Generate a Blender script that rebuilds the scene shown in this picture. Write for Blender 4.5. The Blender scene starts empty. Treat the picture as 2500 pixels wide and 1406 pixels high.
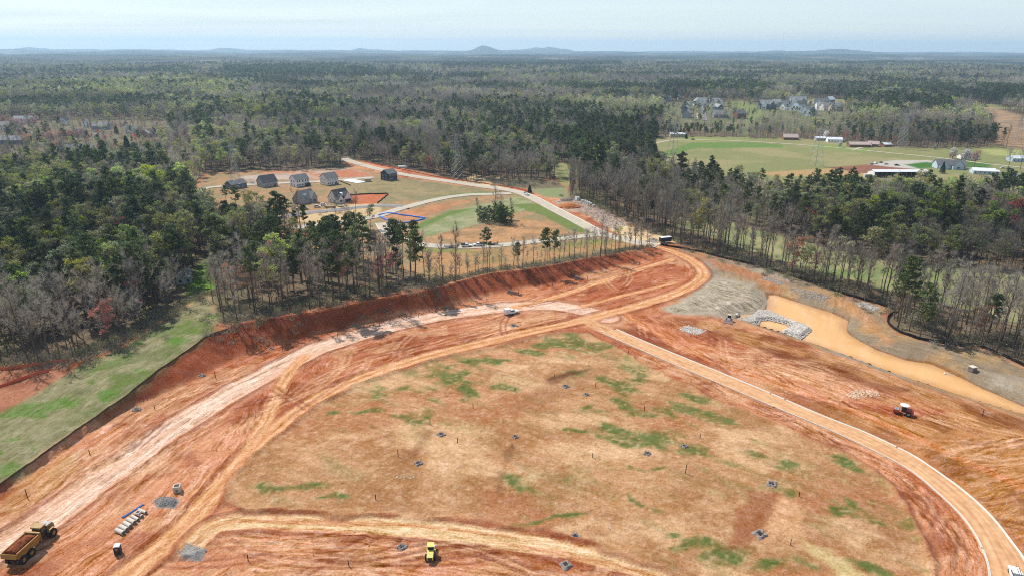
import bpy, math, random
import numpy as np
from mathutils import Vector, Matrix

random.seed(7)
rng = np.random.default_rng(7)
scene = bpy.context.scene
COL = scene.collection

# ------------------------------------------------------------------ camera
CAM_H, PITCH, ROLL, FPX = 105.0, math.radians(19.35), math.radians(0.2), 1667.0
cam = bpy.data.cameras.new('drone_camera')
cam_ob = bpy.data.objects.new('drone_camera', cam)
COL.objects.link(cam_ob)
cam.sensor_width = 36.0
cam.lens = 36.0 * FPX / 2500.0
cam.clip_start, cam.clip_end = 1.0, 90000.0
cam_ob.matrix_world = (Matrix.Translation((0, 0, CAM_H))
                       @ Matrix.Rotation(math.pi / 2 - PITCH, 4, 'X')
                       @ Matrix.Rotation(ROLL, 4, 'Z'))
scene.camera = cam_ob

# ------------------------------------------------------------------ light
SUN_ELEV, SUN_ROT = math.radians(53), math.radians(-48)
SKY_STRENGTH, SUN_STRENGTH, EXPOSURE = 0.12, 4.6, 0.36
HAZE_DENSITY, HAZE_COLOR = 0.000074, (0.56, 0.79, 1.0)

world = bpy.data.worlds.new('World')
scene.world = world
world.use_nodes = True
wn, wl = world.node_tree.nodes, world.node_tree.links
bg = wn['Background']
sky = wn.new('ShaderNodeTexSky')
sky.sky_type = 'NISHITA'
sky.sun_disc = False
sky.sun_elevation, sky.sun_rotation = SUN_ELEV, SUN_ROT
sky.altitude, sky.air_density, sky.dust_density, sky.ozone_density = 300, 1.0, 0.5, 1.0
tc = wn.new('ShaderNodeTexCoord')
sep = wn.new('ShaderNodeSeparateXYZ')
wl.new(tc.outputs['Generated'], sep.inputs[0])
# thin high cloud: project the direction onto a flat layer, so streaks bunch up towards the horizon
zc = wn.new('ShaderNodeMath'); zc.operation = 'MAXIMUM'; zc.inputs[1].default_value = 0.0
wl.new(sep.outputs['Z'], zc.inputs[0])
za = wn.new('ShaderNodeMath'); za.operation = 'ADD'; za.inputs[1].default_value = 0.035
wl.new(zc.outputs[0], za.inputs[0])
dx = wn.new('ShaderNodeMath'); dx.operation = 'DIVIDE'
dy = wn.new('ShaderNodeMath'); dy.operation = 'DIVIDE'
wl.new(sep.outputs['X'], dx.inputs[0]); wl.new(za.outputs[0], dx.inputs[1])
wl.new(sep.outputs['Y'], dy.inputs[0]); wl.new(za.outputs[0], dy.inputs[1])
cmb = wn.new('ShaderNodeCombineXYZ')
wl.new(dx.outputs[0], cmb.inputs[0]); wl.new(dy.outputs[0], cmb.inputs[1])
mp = wn.new('ShaderNodeMapping'); mp.inputs['Scale'].default_value = (0.045, 0.16, 1.0)
mp.inputs['Location'].default_value = (0.55, 0.3, 0.0)
wl.new(cmb.outputs[0], mp.inputs['Vector'])
cn = wn.new('ShaderNodeTexNoise'); cn.inputs['Scale'].default_value = 2.2
cn.inputs['Detail'].default_value = 6; cn.inputs['Roughness'].default_value = 0.55
cn.inputs['Distortion'].default_value = 0.6
wl.new(mp.outputs[0], cn.inputs['Vector'])
cr = wn.new('ShaderNodeMapRange'); cr.inputs['From Min'].default_value = 0.36
cr.inputs['From Max'].default_value = 0.72; cr.inputs['To Min'].default_value = 0.55; cr.inputs['To Max'].default_value = 0.95
wl.new(cn.outputs['Fac'], cr.inputs['Value'])
cm = wn.new('ShaderNodeMix'); cm.data_type = 'RGBA'
cm.inputs[7].default_value = (4.9, 5.6, 6.0, 1)
# veil thickens towards the horizon; thinned in the unseen upper sky to weaken fill
vp = wn.new('ShaderNodeMath'); vp.operation = 'ADD'; vp.inputs[1].default_value = 0.16
wl.new(zc.outputs[0], vp.inputs[0])
vd = wn.new('ShaderNodeMath'); vd.operation = 'DIVIDE'; vd.inputs[0].default_value = 0.24
wl.new(vp.outputs[0], vd.inputs[1])
vm_ = wn.new('ShaderNodeMath'); vm_.operation = 'MINIMUM'; vm_.inputs[1].default_value = 1.0
wl.new(vd.outputs[0], vm_.inputs[0])
vx = wn.new('ShaderNodeMath'); vx.operation = 'MULTIPLY'
wl.new(vm_.outputs[0], vx.inputs[0]); wl.new(cr.outputs[0], vx.inputs[1])
wl.new(vx.outputs[0], cm.inputs[0]); wl.new(sky.outputs[0], cm.inputs[6])
wl.new(cm.outputs[2], bg.inputs['Color'])
bg.inputs['Strength'].default_value = SKY_STRENGTH

sd = bpy.data.lights.new('sun', 'SUN')
sd.energy, sd.angle, sd.color = SUN_STRENGTH, math.radians(0.53), (1.0, 0.955, 0.89)
sun = bpy.data.objects.new('sun', sd)
COL.objects.link(sun)
TO_SUN = Vector((math.sin(SUN_ROT) * math.cos(SUN_ELEV), math.cos(SUN_ROT) * math.cos(SUN_ELEV), math.sin(SUN_ELEV)))
sun.rotation_euler = (-TO_SUN).to_track_quat('-Z', 'Y').to_euler()
sun.location = (-300, 300, 400)

vs = scene.view_settings
scene.display_settings.display_device = 'sRGB'
vs.view_transform, vs.look, vs.exposure, vs.gamma = 'Standard', 'None', EXPOSURE, 1.0
vs.use_curve_mapping = False
scene.cycles.max_bounces = 6
scene.cycles.diffuse_bounces = 3
scene.cycles.transparent_max_bounces = 6
scene.cycles.volume_bounces = 2
scene.cycles.use_denoising = False
scene.cycles.pixel_filter_type = 'BLACKMAN_HARRIS'
scene.cycles.filter_width = 1.1
scene.cycles.sample_clamp_indirect = 4.0

# ------------------------------------------------------------------ pixel <-> ground
_f = np.array([0, math.cos(PITCH), -math.sin(PITCH)])
_r0, _u0 = np.array([1.0, 0, 0]), np.array([0, math.sin(PITCH), math.cos(PITCH)])
_r = math.cos(ROLL) * _r0 + math.sin(ROLL) * _u0
_u = -math.sin(ROLL) * _r0 + math.cos(ROLL) * _u0


def rays(px):
    px = np.asarray(px, float).reshape(-1, 2)
    d = _f + (px[:, :1] - 1250) / FPX * _r - (px[:, 1:] - 703) / FPX * _u
    return d


def pz(px, z=0.0):
    """ground points seen at the photo's pixels, on the level z (scalar or one per pixel)"""
    d = rays(px)
    t = (np.asarray(z, float) - CAM_H) / d[:, 2]
    return np.stack([d[:, 0] * t, d[:, 1] * t], 1)


def smooth(t):
    t = np.clip(t, 0, 1)
    return t * t * (3 - 2 * t)


def hash2(ix, iy, s):
    h = (ix * 374761393 + iy * 668265263 + s * 974634777) & 0xffffffff
    h = ((h ^ (h >> 13)) * 1274126177) & 0xffffffff
    return ((h ^ (h >> 16)) & 0xffff) / 65535.0


def vnoise(x, y, s=0):
    fx, fy = np.floor(x), np.floor(y)
    ix, iy = fx.astype(np.int64), fy.astype(np.int64)
    tx, ty = x - fx, y - fy
    tx, ty = tx * tx * (3 - 2 * tx), ty * ty * (3 - 2 * ty)
    a = hash2(ix, iy, s) * (1 - tx) + hash2(ix + 1, iy, s) * tx
    b = hash2(ix, iy + 1, s) * (1 - tx) + hash2(ix + 1, iy + 1, s) * tx
    return a * (1 - ty) + b * ty


def fbm(x, y, oct=4, s=0, g=0.5):
    v, a, n = 0, 1.0, 0
    for o in range(oct):
        v = v + a * vnoise(x, y, s + o * 17); n += a
        x, y, a = x * 2.03 + 11.3, y * 2.03 + 5.7, a * g
    return v / n


def curve(pts, n=6):
    """Catmull-Rom through 2-D points"""
    p = np.asarray(pts, float)
    p = np.vstack([2 * p[0] - p[1], p, 2 * p[-1] - p[-2]])
    out = []
    for i in range(1, len(p) - 2):
        for k in range(n):
            t = k / n
            out.append(0.5 * (2 * p[i] + (p[i + 1] - p[i - 1]) * t + (2 * p[i - 1] - 5 * p[i] + 4 * p[i + 1] - p[i + 2]) * t * t
                              + (3 * p[i] - p[i - 1] - 3 * p[i + 1] + p[i + 2]) * t ** 3))
    out.append(p[-2])
    return np.array(out)


def pl_dist(x, y, pts, margin=None, attrs=None):
    """distance to a polyline, arc length and signed offset of the nearest point (left positive)"""
    shp = x.shape
    x, y = x.ravel(), y.ravel()
    D = np.full(x.shape, 1e9); S = np.zeros(x.shape); O = np.full(x.shape, 1e9)
    A = None if attrs is None else np.zeros((len(x), attrs.shape[1]))
    if margin is not None:
        lo, hi = pts.min(0) - margin, pts.max(0) + margin
        idx = np.nonzero((x > lo[0]) & (x < hi[0]) & (y > lo[1]) & (y < hi[1]))[0]
    else:
        idx = np.arange(len(x))
    xs, ys = x[idx], y[idx]
    d, s, o = D[idx], S[idx], O[idx]
    a = None if A is None else A[idx]
    acc = 0.0
    for i in range(len(pts) - 1):
        p, q = pts[i], pts[i + 1]
        e = q - p
        L = math.hypot(*e)
        if L < 1e-6:
            continue
        vx, vy = xs - p[0], ys - p[1]
        t = np.clip((vx * e[0] + vy * e[1]) / L ** 2, 0, 1)
        rx, ry = vx - t * e[0], vy - t * e[1]
        dd = np.sqrt(rx * rx + ry * ry)
        m = dd < d
        d[m] = dd[m]; s[m] = acc + t[m] * L
        o[m] = (np.sign(e[0] * vy - e[1] * vx) * dd)[m]
        if a is not None:
            a[m] = attrs[i] * (1 - t[m, None]) + attrs[i + 1] * t[m, None]
        acc += L
    D[idx], S[idx], O[idx] = d, s, o
    if A is not None:
        A[idx] = a
        return D.reshape(shp), S.reshape(shp), O.reshape(shp), A.reshape(shp + (attrs.shape[1],))
    return D.reshape(shp), S.reshape(shp), O.reshape(shp)


def inside(x, y, poly):
    r = np.zeros(x.shape, bool)
    lo, hi = poly.min(0), poly.max(0)
    idx = np.nonzero((x >= lo[0]) & (x <= hi[0]) & (y >= lo[1]) & (y <= hi[1]))
    xs, ys = x[idx], y[idx]
    c = np.zeros(xs.shape, bool)
    n = len(poly)
    for i in range(n):
        (x0, y0), (x1, y1) = poly[i], poly[(i + 1) % n]
        if y0 == y1:
            continue
        c ^= ((y0 > ys) != (y1 > ys)) & (xs < (x1 - x0) * (ys - y0) / (y1 - y0) + x0)
    r[idx] = c
    return r


def sdf(x, y, poly, margin=40.0):
    """signed distance to a polygon, negative inside; +-1e9 far from it"""
    d, _, _ = pl_dist(x, y, np.vstack([poly, poly[:1]]), margin)
    return np.where(inside(x, y, poly), -d, d)


# ------------------------------------------------------------------ relief of the place
_T = [(-330, 1430, 1.2), (0, 1190, 1.2), (129, 1097, 1.6), (215, 1037, 1.8), (302, 977, 2.6), (384, 912, 4.2), (465, 856, 5.2),
      (508, 826, 5.8), (600, 790, 6.6), (768, 764, 7.2), (908, 735, 7.2), (1060, 707, 6.6), (1188, 672, 5.6), (1316, 656, 5.0),
      (1444, 632, 3.6), (1572, 613, 1.2), (1612, 606, 0.3)]
_B = [(-330, 1436), (0, 1197), (129, 1106), (217, 1048), (304, 1002), (392, 968), (500, 915), (600, 866), (712, 834), (852, 797),
      (992, 767), (1124, 748), (1252, 707), (1316, 698), (1396, 678), (1540, 646), (1636, 618)]
BANK_TOP = pz([t[:2] for t in _T], [t[2] for t in _T])
BANK_TOE = pz(_B)
_w = pl_dist(BANK_TOP[:, 0], BANK_TOP[:, 1], BANK_TOE)[0]
BANK_TOP_C = curve(BANK_TOP, 4)
_at = np.stack([np.array([t[2] for t in _T]), np.maximum(_w, 1.2)], 1)
BANK_AT = np.stack([np.interp(np.linspace(0, len(_T) - 1, len(BANK_TOP_C)), np.arange(len(_T)), _at[:, k]) for k in (0, 1)], 1)

POND_Z = -2.6
POND = pz([(1895, 721), (1968, 745), (2038, 767), (2068, 783), (2062, 804), (2080, 823), (2136, 853), (2206, 878), (2276, 890), (2332, 916),
           (2388, 944), (2500, 994), (2700, 1080), (2700, 1090), (2500, 1011), (2332, 960), (2192, 913), (2080, 871), (1954, 828), (1908, 810),
           (1853, 794), (1828, 782), (1800, 778), (1812, 768), (1850, 768), (1872, 760), (1877, 720)], POND_Z)
_fp = [(1395, 812), (1430, 815), (1480, 838), (1530, 865), (1560, 885), (1640, 925), (1700, 950), (1760, 985), (1830, 1010), (1900, 1040),
       (1990, 1075), (2060, 1110), (2130, 1150), (2180, 1200), (2240, 1270), (2270, 1340), (2278, 1420), (1680, 1420), (1560, 1372), (1440, 1322),
       (1300, 1290), (1100, 1272), (900, 1258), (700, 1250), (590, 1245), (545, 1225), (558, 1190), (620, 1120), (680, 1060), (760, 1000),
       (860, 945), (960, 910), (1060, 880), (1200, 850), (1300, 825)]
FIELD = pz(_fp)


def H(x, y):
    x, y = np.asarray(x, float), np.asarray(y, float)
    d, s, o, a = pl_dist(x, y, BANK_TOP_C, 420, BANK_AT)
    hb, w = a[..., 0], a[..., 1]
    up = hb * np.exp(-np.maximum(d - 8, 0) / 130)
    dn = hb * np.clip(1 - d / np.maximum(w, 1), 0, 1)
    h = np.where(d > 1e8, 0, np.where(o > 0, up, dn))
    f = sdf(x, y, FIELD, 5)
    h = h + np.where(f < 0, 0.9 * smooth(-f / 22), 0)
    p = sdf(x, y, POND, 14)
    bowl = np.where(p < 0, POND_Z - 0.15 + 0.3 * np.maximum(p, -3), POND_Z - 0.05 + 0.34 * p)
    h = np.where(p < 1e8, np.minimum(h, np.where(p > 9, 9, bowl)), h)
    r = np.hypot(x, y)
    amp = 4 * smooth((r - 750) / 900) + 16 * smooth((r - 1800) / 3500) + 30 * smooth((r - 5000) / 9000)
    h = h + amp * (2 * fbm(x / 1150 + 3.1, y / 800 + 8.2, 3, 91) - 1)
    return h


def pw(px):
    """ground points (x, y, z) seen at pixels, found along the line of sight on the relief"""
    d = rays(px)
    out = np.zeros((len(d), 3))
    tf = CAM_H / np.maximum(-d[:, 2], 1e-4)
    zr = np.where(tf > 1500, 48, 14)
    t0 = (zr - CAM_H) / np.minimum(d[:, 2], -1e-4)
    t1 = (-zr - CAM_H) / np.minimum(d[:, 2], -1e-4)
    far = t1 > 4000
    t0[far] *= 0.75; t1[far] *= 1.25
    K = np.linspace(0, 1, 160)
    T = t0[:, None] + (t1 - t0)[:, None] * K
    X, Y, Z = d[:, :1] * T, d[:, 1:2] * T, CAM_H + d[:, 2:] * T
    G = Z - H(X, Y)
    first = np.argmax(G < 0, 1)
    first = np.where((G < 0).any(1), np.maximum(first, 1), len(K) - 1)
    r = np.arange(len(d))
    g0, g1 = G[r, first - 1], G[r, first]
    k = np.clip(g0 / np.where(np.abs(g0 - g1) < 1e-9, 1, g0 - g1), 0, 1)
    t = T[r, first - 1] * (1 - k) + T[r, first] * k
    out[:, 0], out[:, 1] = d[:, 0] * t, d[:, 1] * t
    out[:, 2] = H(out[:, 0], out[:, 1])
    return out


def P(u, v):
    return Vector(pw([(u, v)])[0])


def pw2(px):
    return pw(px)[:, :2]


K_LIGHT = 1.62


def srgb(r, g, b):
    c = np.array([r, g, b], float) / 255
    return np.where(c <= 0.04045, c / 12.92, ((c + 0.055) / 1.055) ** 2.4)


def alb(r, g, b):
    """base colour of a surface that shows as (r, g, b) when the sun is on it"""
    return np.minimum(srgb(r, g, b) / K_LIGHT, 0.8)


def rgba(c):
    return (float(c[0]), float(c[1]), float(c[2]), 1.0)


# ------------------------------------------------------------------ materials
def new_mat(name, rough=0.9, spec=0.2):
    m = bpy.data.materials.new(name)
    m.use_nodes = True
    b = m.node_tree.nodes['Principled BSDF']
    b.inputs['Roughness'].default_value = rough
    b.inputs['Specular IOR Level'].default_value = spec
    return m, m.node_tree.nodes, m.node_tree.links, b


def plain(name, color, rough=0.7, metal=0.0, spec=0.3, var=0.12, scale=1.5):
    """one paint with slight dirt and wear"""
    m, n, l, b = new_mat(name, rough, spec)
    b.inputs['Metallic'].default_value = metal
    tex = n.new('ShaderNodeTexCoord')
    no = n.new('ShaderNodeTexNoise'); no.inputs['Scale'].default_value = scale; no.inputs['Detail'].default_value = 5
    l.new(tex.outputs['Object'], no.inputs['Vector'])
    mr = n.new('ShaderNodeMapRange'); mr.inputs['From Min'].default_value = 0.3; mr.inputs['From Max'].default_value = 0.7
    mr.inputs['To Min'].default_value = 1 - var; mr.inputs['To Max'].default_value = 1 + var
    l.new(no.outputs['Fac'], mr.inputs['Value'])
    mx = n.new('ShaderNodeMix'); mx.data_type = 'RGBA'; mx.blend_type = 'MULTIPLY'
    mx.inputs[0].default_value = 1.0; mx.inputs[6].default_value = rgba(color)
    l.new(mr.outputs[0], mx.inputs[7]); l.new(mx.outputs[2], b.inputs['Base Color'])
    return m


def ground_material():
    m, n, l, b = new_mat('earth', 0.95, 0.12)
    at = n.new('ShaderNodeAttribute'); at.attribute_name = 'tint'
    tr = n.new('ShaderNodeAttribute'); tr.attribute_name = 'track'
    pos = n.new('ShaderNodeNewGeometry')

    def noise(vec, sc, det, rough=0.6):
        t = n.new('ShaderNodeTexNoise'); t.inputs['Scale'].default_value = sc
        t.inputs['Detail'].default_value = det; t.inputs['Roughness'].default_value = rough
        l.new(vec, t.inputs['Vector'])
        return t.outputs['Fac']

    def remap(v, a, c, lo, hi):
        r = n.new('ShaderNodeMapRange'); r.inputs['From Min'].default_value = a; r.inputs['From Max'].default_value = c
        r.inputs['To Min'].default_value = lo; r.inputs['To Max'].default_value = hi
        l.new(v, r.inputs['Value'])
        return r.outputs[0]

    def math2(op, a, c):
        r = n.new('ShaderNodeMath'); r.operation = op
        for i, v in enumerate((a, c)):
            if isinstance(v, (int, float)):
                r.inputs[i].default_value = v
            else:
                l.new(v, r.inputs[i])
        return r.outputs[0]
    warp = n.new('ShaderNodeTexNoise'); warp.inputs['Scale'].default_value = .12; warp.inputs['Detail'].default_value = 3
    l.new(pos.outputs['Position'], warp.inputs['Vector'])
    wv = n.new('ShaderNodeVectorMath'); wv.operation = 'MULTIPLY_ADD'
    wv.inputs[1].default_value = (0, 3.2, 0)
    l.new(warp.outputs['Color'], wv.inputs[0]); l.new(tr.outputs['Vector'], wv.inputs[2])

    def stretched(sx, sy, det, rough):
        q = n.new('ShaderNodeMapping'); q.inputs['Scale'].default_value = (sx, sy, 0.0)
        l.new(wv.outputs[0], q.inputs['Vector'])
        return noise(q.outputs[0], 1.0, det, rough)
    streak = stretched(.10, .62, 6, .68)
    fine_streak = stretched(.30, 2.3, 4, .65)
    ruts = stretched(.03, 1.15, 2, .4)
    ruts2 = stretched(.05, 2.9, 1, .4)
    g1 = noise(pos.outputs['Position'], .30, 7, .68)
    g2 = noise(pos.outputs['Position'], 1.7, 5, .75)
    g3 = noise(pos.outputs['Position'], .09, 4, .6)
    amount = at.outputs['Alpha']
    s1 = math2('ADD', remap(streak, .36, .64, -1, 1), math2('MULTIPLY', remap(fine_streak, .33, .67, -1, 1), .7))
    s1 = math2('MULTIPLY', s1, math2('MULTIPLY', amount, .30))
    # thin dark wheel ruts, crisp edged and broken up
    rt = math2('MULTIPLY', remap(ruts, .60, .635, 0, 1), remap(g3, .46, .56, 0, 1))
    rt = math2('ADD', rt, math2('MULTIPLY', math2('MULTIPLY', remap(ruts2, .58, .64, 0, 1), remap(g1, .42, .52, 0, 1)), .55))
    rt = math2('MULTIPLY', math2('MULTIPLY', rt, amount), -.40)
    # pale dried crusts with sharp edges
    cru = math2('MULTIPLY', remap(g1, .57, .61, 0, 1), remap(g3, .44, .58, 0, 1))
    cru = math2('MULTIPLY', math2('MULTIPLY', cru, amount), .26)
    gg = math2('ADD', remap(g1, .3, .7, -.13, .13), remap(g2, .3, .7, -.28, .28))
    val = math2('ADD', math2('ADD', math2('ADD', s1, rt), math2('ADD', gg, cru)), 1.0)
    val = math2('MAXIMUM', val, .35)
    hs = n.new('ShaderNodeHueSaturation')
    l.new(at.outputs['Color'], hs.inputs['Color'])
    l.new(math2('SUBTRACT', 1.0, math2('MULTIPLY', math2('SUBTRACT', val, 1.0), .55)), hs.inputs['Saturation'])
    l.new(val, hs.inputs['Value'])
    l.new(hs.outputs[0], b.inputs['Base Color'])
    bump = n.new('ShaderNodeBump'); bump.inputs['Strength'].default_value = 1.0; bump.inputs['Distance'].default_value = .5
    hb = math2('ADD', math2('MULTIPLY', math2('ADD', streak, math2('MULTIPLY', ruts, -.5)), amount), math2('ADD', math2('MULTIPLY', g1, .55), math2('MULTIPLY', g2, .5)))
    l.new(hb, bump.inputs['Height']); l.new(bump.outputs[0], b.inputs['Normal'])
    return m


def tag(o, label=None, cat=None, group=None, kind=None):
    for k, v in (('label', label), ('category', cat), ('group', group), ('kind', kind)):
        if v:
            o[k] = v
    return o


def mesh_from(name, verts, faces, mats, fm=None):
    me = bpy.data.meshes.new(name)
    me.from_pydata([tuple(v) for v in verts], [], [tuple(f) for f in faces])
    for m in (mats if isinstance(mats, (list, tuple)) else [mats]):
        me.materials.append(m)
    if fm is not None:
        me.polygons.foreach_set('material_index', np.asarray(fm, np.int32))
    me.update()
    return me


def link(name, data, parent=None, loc=None, rz=None):
    o = bpy.data.objects.new(name, data)
    COL.objects.link(o)
    if parent is not None:
        o.parent = parent
    if loc is not None:
        o.location = loc
    if rz is not None:
        o.rotation_euler = (0, 0, rz)
    return o
# ------------------------------------------------------------------ the ground sheet
def axis_y():
    y, out = -400.0, []
    while y < 95:
        out.append(y); y += 33
    y = 95.0
    while y < 19400:
        out.append(y)
        if y < 470:
            y += 0.0030 * y + 0.08
        elif y < 760:
            y += 0.0032 * y
        elif y < 1900:
            y += 0.008 * y
        else:
            y += 0.03 * y
    return np.array(out)


def axis_x():
    x, out, s = 0.35, [], 0.7
    while x < 17500:
        out.append(x)
        s = 0.7 if x < 175 else s * 1.012 if x < 360 else s * 1.03 if x < 1500 else s * 1.12
        x += s
    a = np.array(out)
    return np.concatenate([-a[::-1], a])


GX, GY = axis_x(), axis_y()
X, Y = np.meshgrid(GX, GY)
Z = H(X, Y)
near = (Y < 1900)


def poly_mask(poly, soft=1.5, noisy=0.0, scale=6.0, seed=3, marg=45):
    d = sdf(X, Y, poly, marg)
    if noisy:
        sel = np.abs(d) < noisy * 2 + soft
        d[sel] += (fbm(X[sel] / scale, Y[sel] / scale, 4, seed) - 0.5) * 2 * noisy
    return np.where(d > 1e8, 0, smooth(0.5 - d / (2 * soft)))


TINT = np.zeros(X.shape + (3,)); STREAK = np.zeros(X.shape)
TRS, TRO = X * 0.7 + Y * 0.3, Y * 0.9 - X * 0.3
CLS = np.zeros(X.shape, np.int8)            # 0 terrain 1 graded ground 2 haul road 3 grass verge 4 seeded field 5 earth bank 6 meadow


def paint(mask, color, streak=None):
    k = mask[..., None]
    TINT[:] = TINT * (1 - k) + np.asarray(color) * k
    if streak is not None:
        STREAK[:] = STREAK * (1 - mask) + streak * mask


def mixc(a, b, t):
    return a * (1 - t[..., None]) + b * t[..., None]


C_LITTER, C_LITTER2 = alb(112, 96, 80), alb(138, 118, 92)
C_RED, C_RED2, C_RED3 = alb(196, 118, 78), alb(226, 156, 114), alb(160, 86, 54)
C_PALE, C_PALE2 = alb(253, 214, 186), alb(243, 188, 150)
C_OCHRE = alb(208, 150, 92)
C_STRAW, C_STRAW2, C_STRAW3 = alb(212, 160, 114), alb(192, 138, 92), alb(236, 190, 142)
C_GREEN, C_GREEN2, C_LIME = alb(112, 132, 60), alb(140, 142, 84), alb(100, 138, 52)
C_HAY = alb(158, 150, 110)
C_GREY = alb(176, 172, 168)
C_BLANKET = alb(192, 176, 150)

n1 = fbm(X / 40, Y / 40, 4, 1)
n2 = fbm(X / 9, Y / 9, 4, 2)
n3 = fbm(X / 2.6, Y / 2.6, 3, 5)
TINT[:] = mixc(C_LITTER, C_LITTER2, smooth((n2 - 0.35) / 0.3))
# green flush on the forest floor in places
paint(smooth((n1 - 0.52) / 0.15) * 0.4, alb(120, 124, 78))

FARCLR = smooth((fbm(X / 330 + 5, Y / 210 + 2, 3, 181) - .655) / .02) * (Y > 1250) * (Y < 4600)
paint(FARCLR, mixc(alb(164, 152, 108), alb(140, 146, 92), smooth((n1 - .45) / .1)))
# ---- open ground around the site
SITE = pw2([(-900, 1250), (-300, 1000), (0, 885), (190, 880), (300, 838), (420, 762), (515, 712), (528, 790), (640, 778), (768, 752), (908, 724), (1060, 697),
            (1064, 688), (985, 655), (860, 628), (740, 603), (655, 598), (600, 592), (540, 575), (488, 545), (476, 500), (472, 455), (500, 423), (600, 418),
            (700, 416), (850, 411), (835, 396), (862, 392), (960, 408), (1000, 413), (1060, 428), (1110, 440), (1250, 444), (1358, 438), (1338, 394), (1400, 402),
            (1480, 407), (1590, 414), (1604, 440), (1500, 442), (1400, 425), (1385, 470), (1392, 487), (1450, 505), (1520, 535), (1590, 569),
            (1640, 594), (1700, 610), (1760, 630), (1838, 650), (1911, 675), (1980, 699), (2050, 718), (2130, 738), (2190, 758), (2164, 785), (2199, 811), (2244, 827), (2310, 836), (2400, 846),
            (2500, 890), (2800, 1010), (3300, 1600), (3000, 3000), (-900, 3000)])
FARM = pw2([(1600, 440), (1660, 440), (1740, 452), (1800, 468), (1850, 480), (2000, 490), (2100, 490), (2300, 492), (2500, 496), (2900, 500), (2900, 362), (2500, 366), (2440, 356),
            (2400, 360), (2290, 363), (2210, 361), (2150, 357), (2060, 347), (2000, 343), (1930, 337), (1832, 339), (1826, 334), (1700, 334),
            (1640, 336), (1560, 340), (1552, 352), (1600, 372), (1592, 414)])
MEADOW = pw2([(1645, 530), (1760, 535), (1850, 562), (1960, 592), (2060, 620), (2200, 640), (2350, 655), (2500, 672), (2900, 720), (2900, 900),
              (2500, 795), (2300, 742), (2100, 692), (1900, 640), (1740, 582), (1645, 550)])
NR1 = pw2([(1615, 316), (1620, 252), (1680, 246), (1780, 245), (1830, 249), (1868, 258), (2060, 252), (2080, 300), (2040, 322), (1960, 320), (1866, 308), (1852, 326), (1820, 334), (1790, 322), (1700, 318)])
NL1 = pw2([(-200, 300), (200, 292), (420, 296), (420, 345), (330, 385), (100, 372), (-200, 372)])
CLEAR = pw2([(1065, 267), (1120, 264), (1165, 270), (1172, 281), (1100, 281)])
ROW1 = pw2([(2345, 262), (2420, 262), (2520, 292), (2520, 372), (2432, 352), (2424, 312), (2380, 284)])
OPEN = [SITE, FARM, MEADOW, NR1, CLEAR, ROW1]

m = poly_mask(MEADOW, 3, 4); paint(m, mixc(alb(146, 152, 100), alb(176, 168, 118), smooth((n2 - .4) / .3)))
paint(m * smooth((n1 - .55) / .1) * .7, alb(120, 146, 72))
m = poly_mask(FARM, 3, 2)
paint(m, mixc(alb(148, 148, 94), alb(168, 158, 108), smooth((n1 - .4) / .25)))
for pg, c in (([(1598, 380), (1690, 348), (1830, 348), (1912, 354), (1912, 361), (1780, 362), (1700, 362), (1640, 380), (1600, 395)], alb(116, 144, 68)),
              ([(1650, 334), (1830, 340), (1830, 346), (1650, 345)], alb(150, 158, 90)),
              ([(1850, 422), (2060, 410), (2125, 418), (2120, 428), (1900, 432)], alb(196, 160, 108)),
              ([(2020, 410), (2120, 402), (2240, 412), (2230, 420), (2110, 424)], alb(158, 106, 82)),
              ([(2120, 402), (2180, 392), (2270, 392), (2290, 405), (2240, 414), (2170, 408)], alb(206, 198, 184)),
              ([(2210, 402), (2260, 396), (2290, 400), (2280, 410), (2240, 412)], alb(76, 124, 44)),
              ([(2330, 395), (2420, 398), (2420, 412), (2340, 408)], alb(86, 124, 50)),
              ([(2390, 364), (2500, 368), (2500, 382), (2420, 380)], alb(176, 178, 110)),
              ([(1990, 350), (2130, 362), (2110, 372), (1980, 362)], alb(142, 158, 84))):
    paint(poly_mask(pw2(pg), 2.5, 1.5), c)
m = poly_mask(NR1, 4); paint(m, mixc(alb(112, 118, 76), alb(146, 134, 102), smooth((n2 - .4) / .3)))
m = poly_mask(NL1, 14, 10); paint(m * .55, mixc(alb(122, 116, 86), alb(136, 128, 96), smooth((n2 - .4) / .3)))
paint(poly_mask(pw2([(1778, 247), (1800, 247), (1840, 256), (1862, 262), (1862, 280), (1845, 290), (1830, 305), (1818, 300), (1826, 280), (1800, 264)]), 4), alb(140, 150, 88))
m = poly_mask(CLEAR, 4); paint(m, alb(196, 142, 98))
m = poly_mask(ROW1, 6, 4); paint(m, mixc(alb(158, 126, 96), alb(190, 156, 116), smooth((n2 - .4) / .3)))

# ---- the construction site
msite = poly_mask(SITE, 2, 1.5)
CLS[(msite > .5) & (Y < 480)] = 1
base = mixc(C_RED, C_RED2, smooth((n1 - .40) / .25))
base = mixc(base, C_RED3, smooth((n2 - .52) / .14) * .6)
base = mixc(base, alb(226, 172, 126), smooth((fbm(X / 15 + 9, Y / 11, 5, 8, .62) - .55) / .06) * .6)
TINT[:] = TINT * (1 - msite[..., None]) + base * msite[..., None]
STREAK[:] = np.where(msite > .3, .8, .15)

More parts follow.
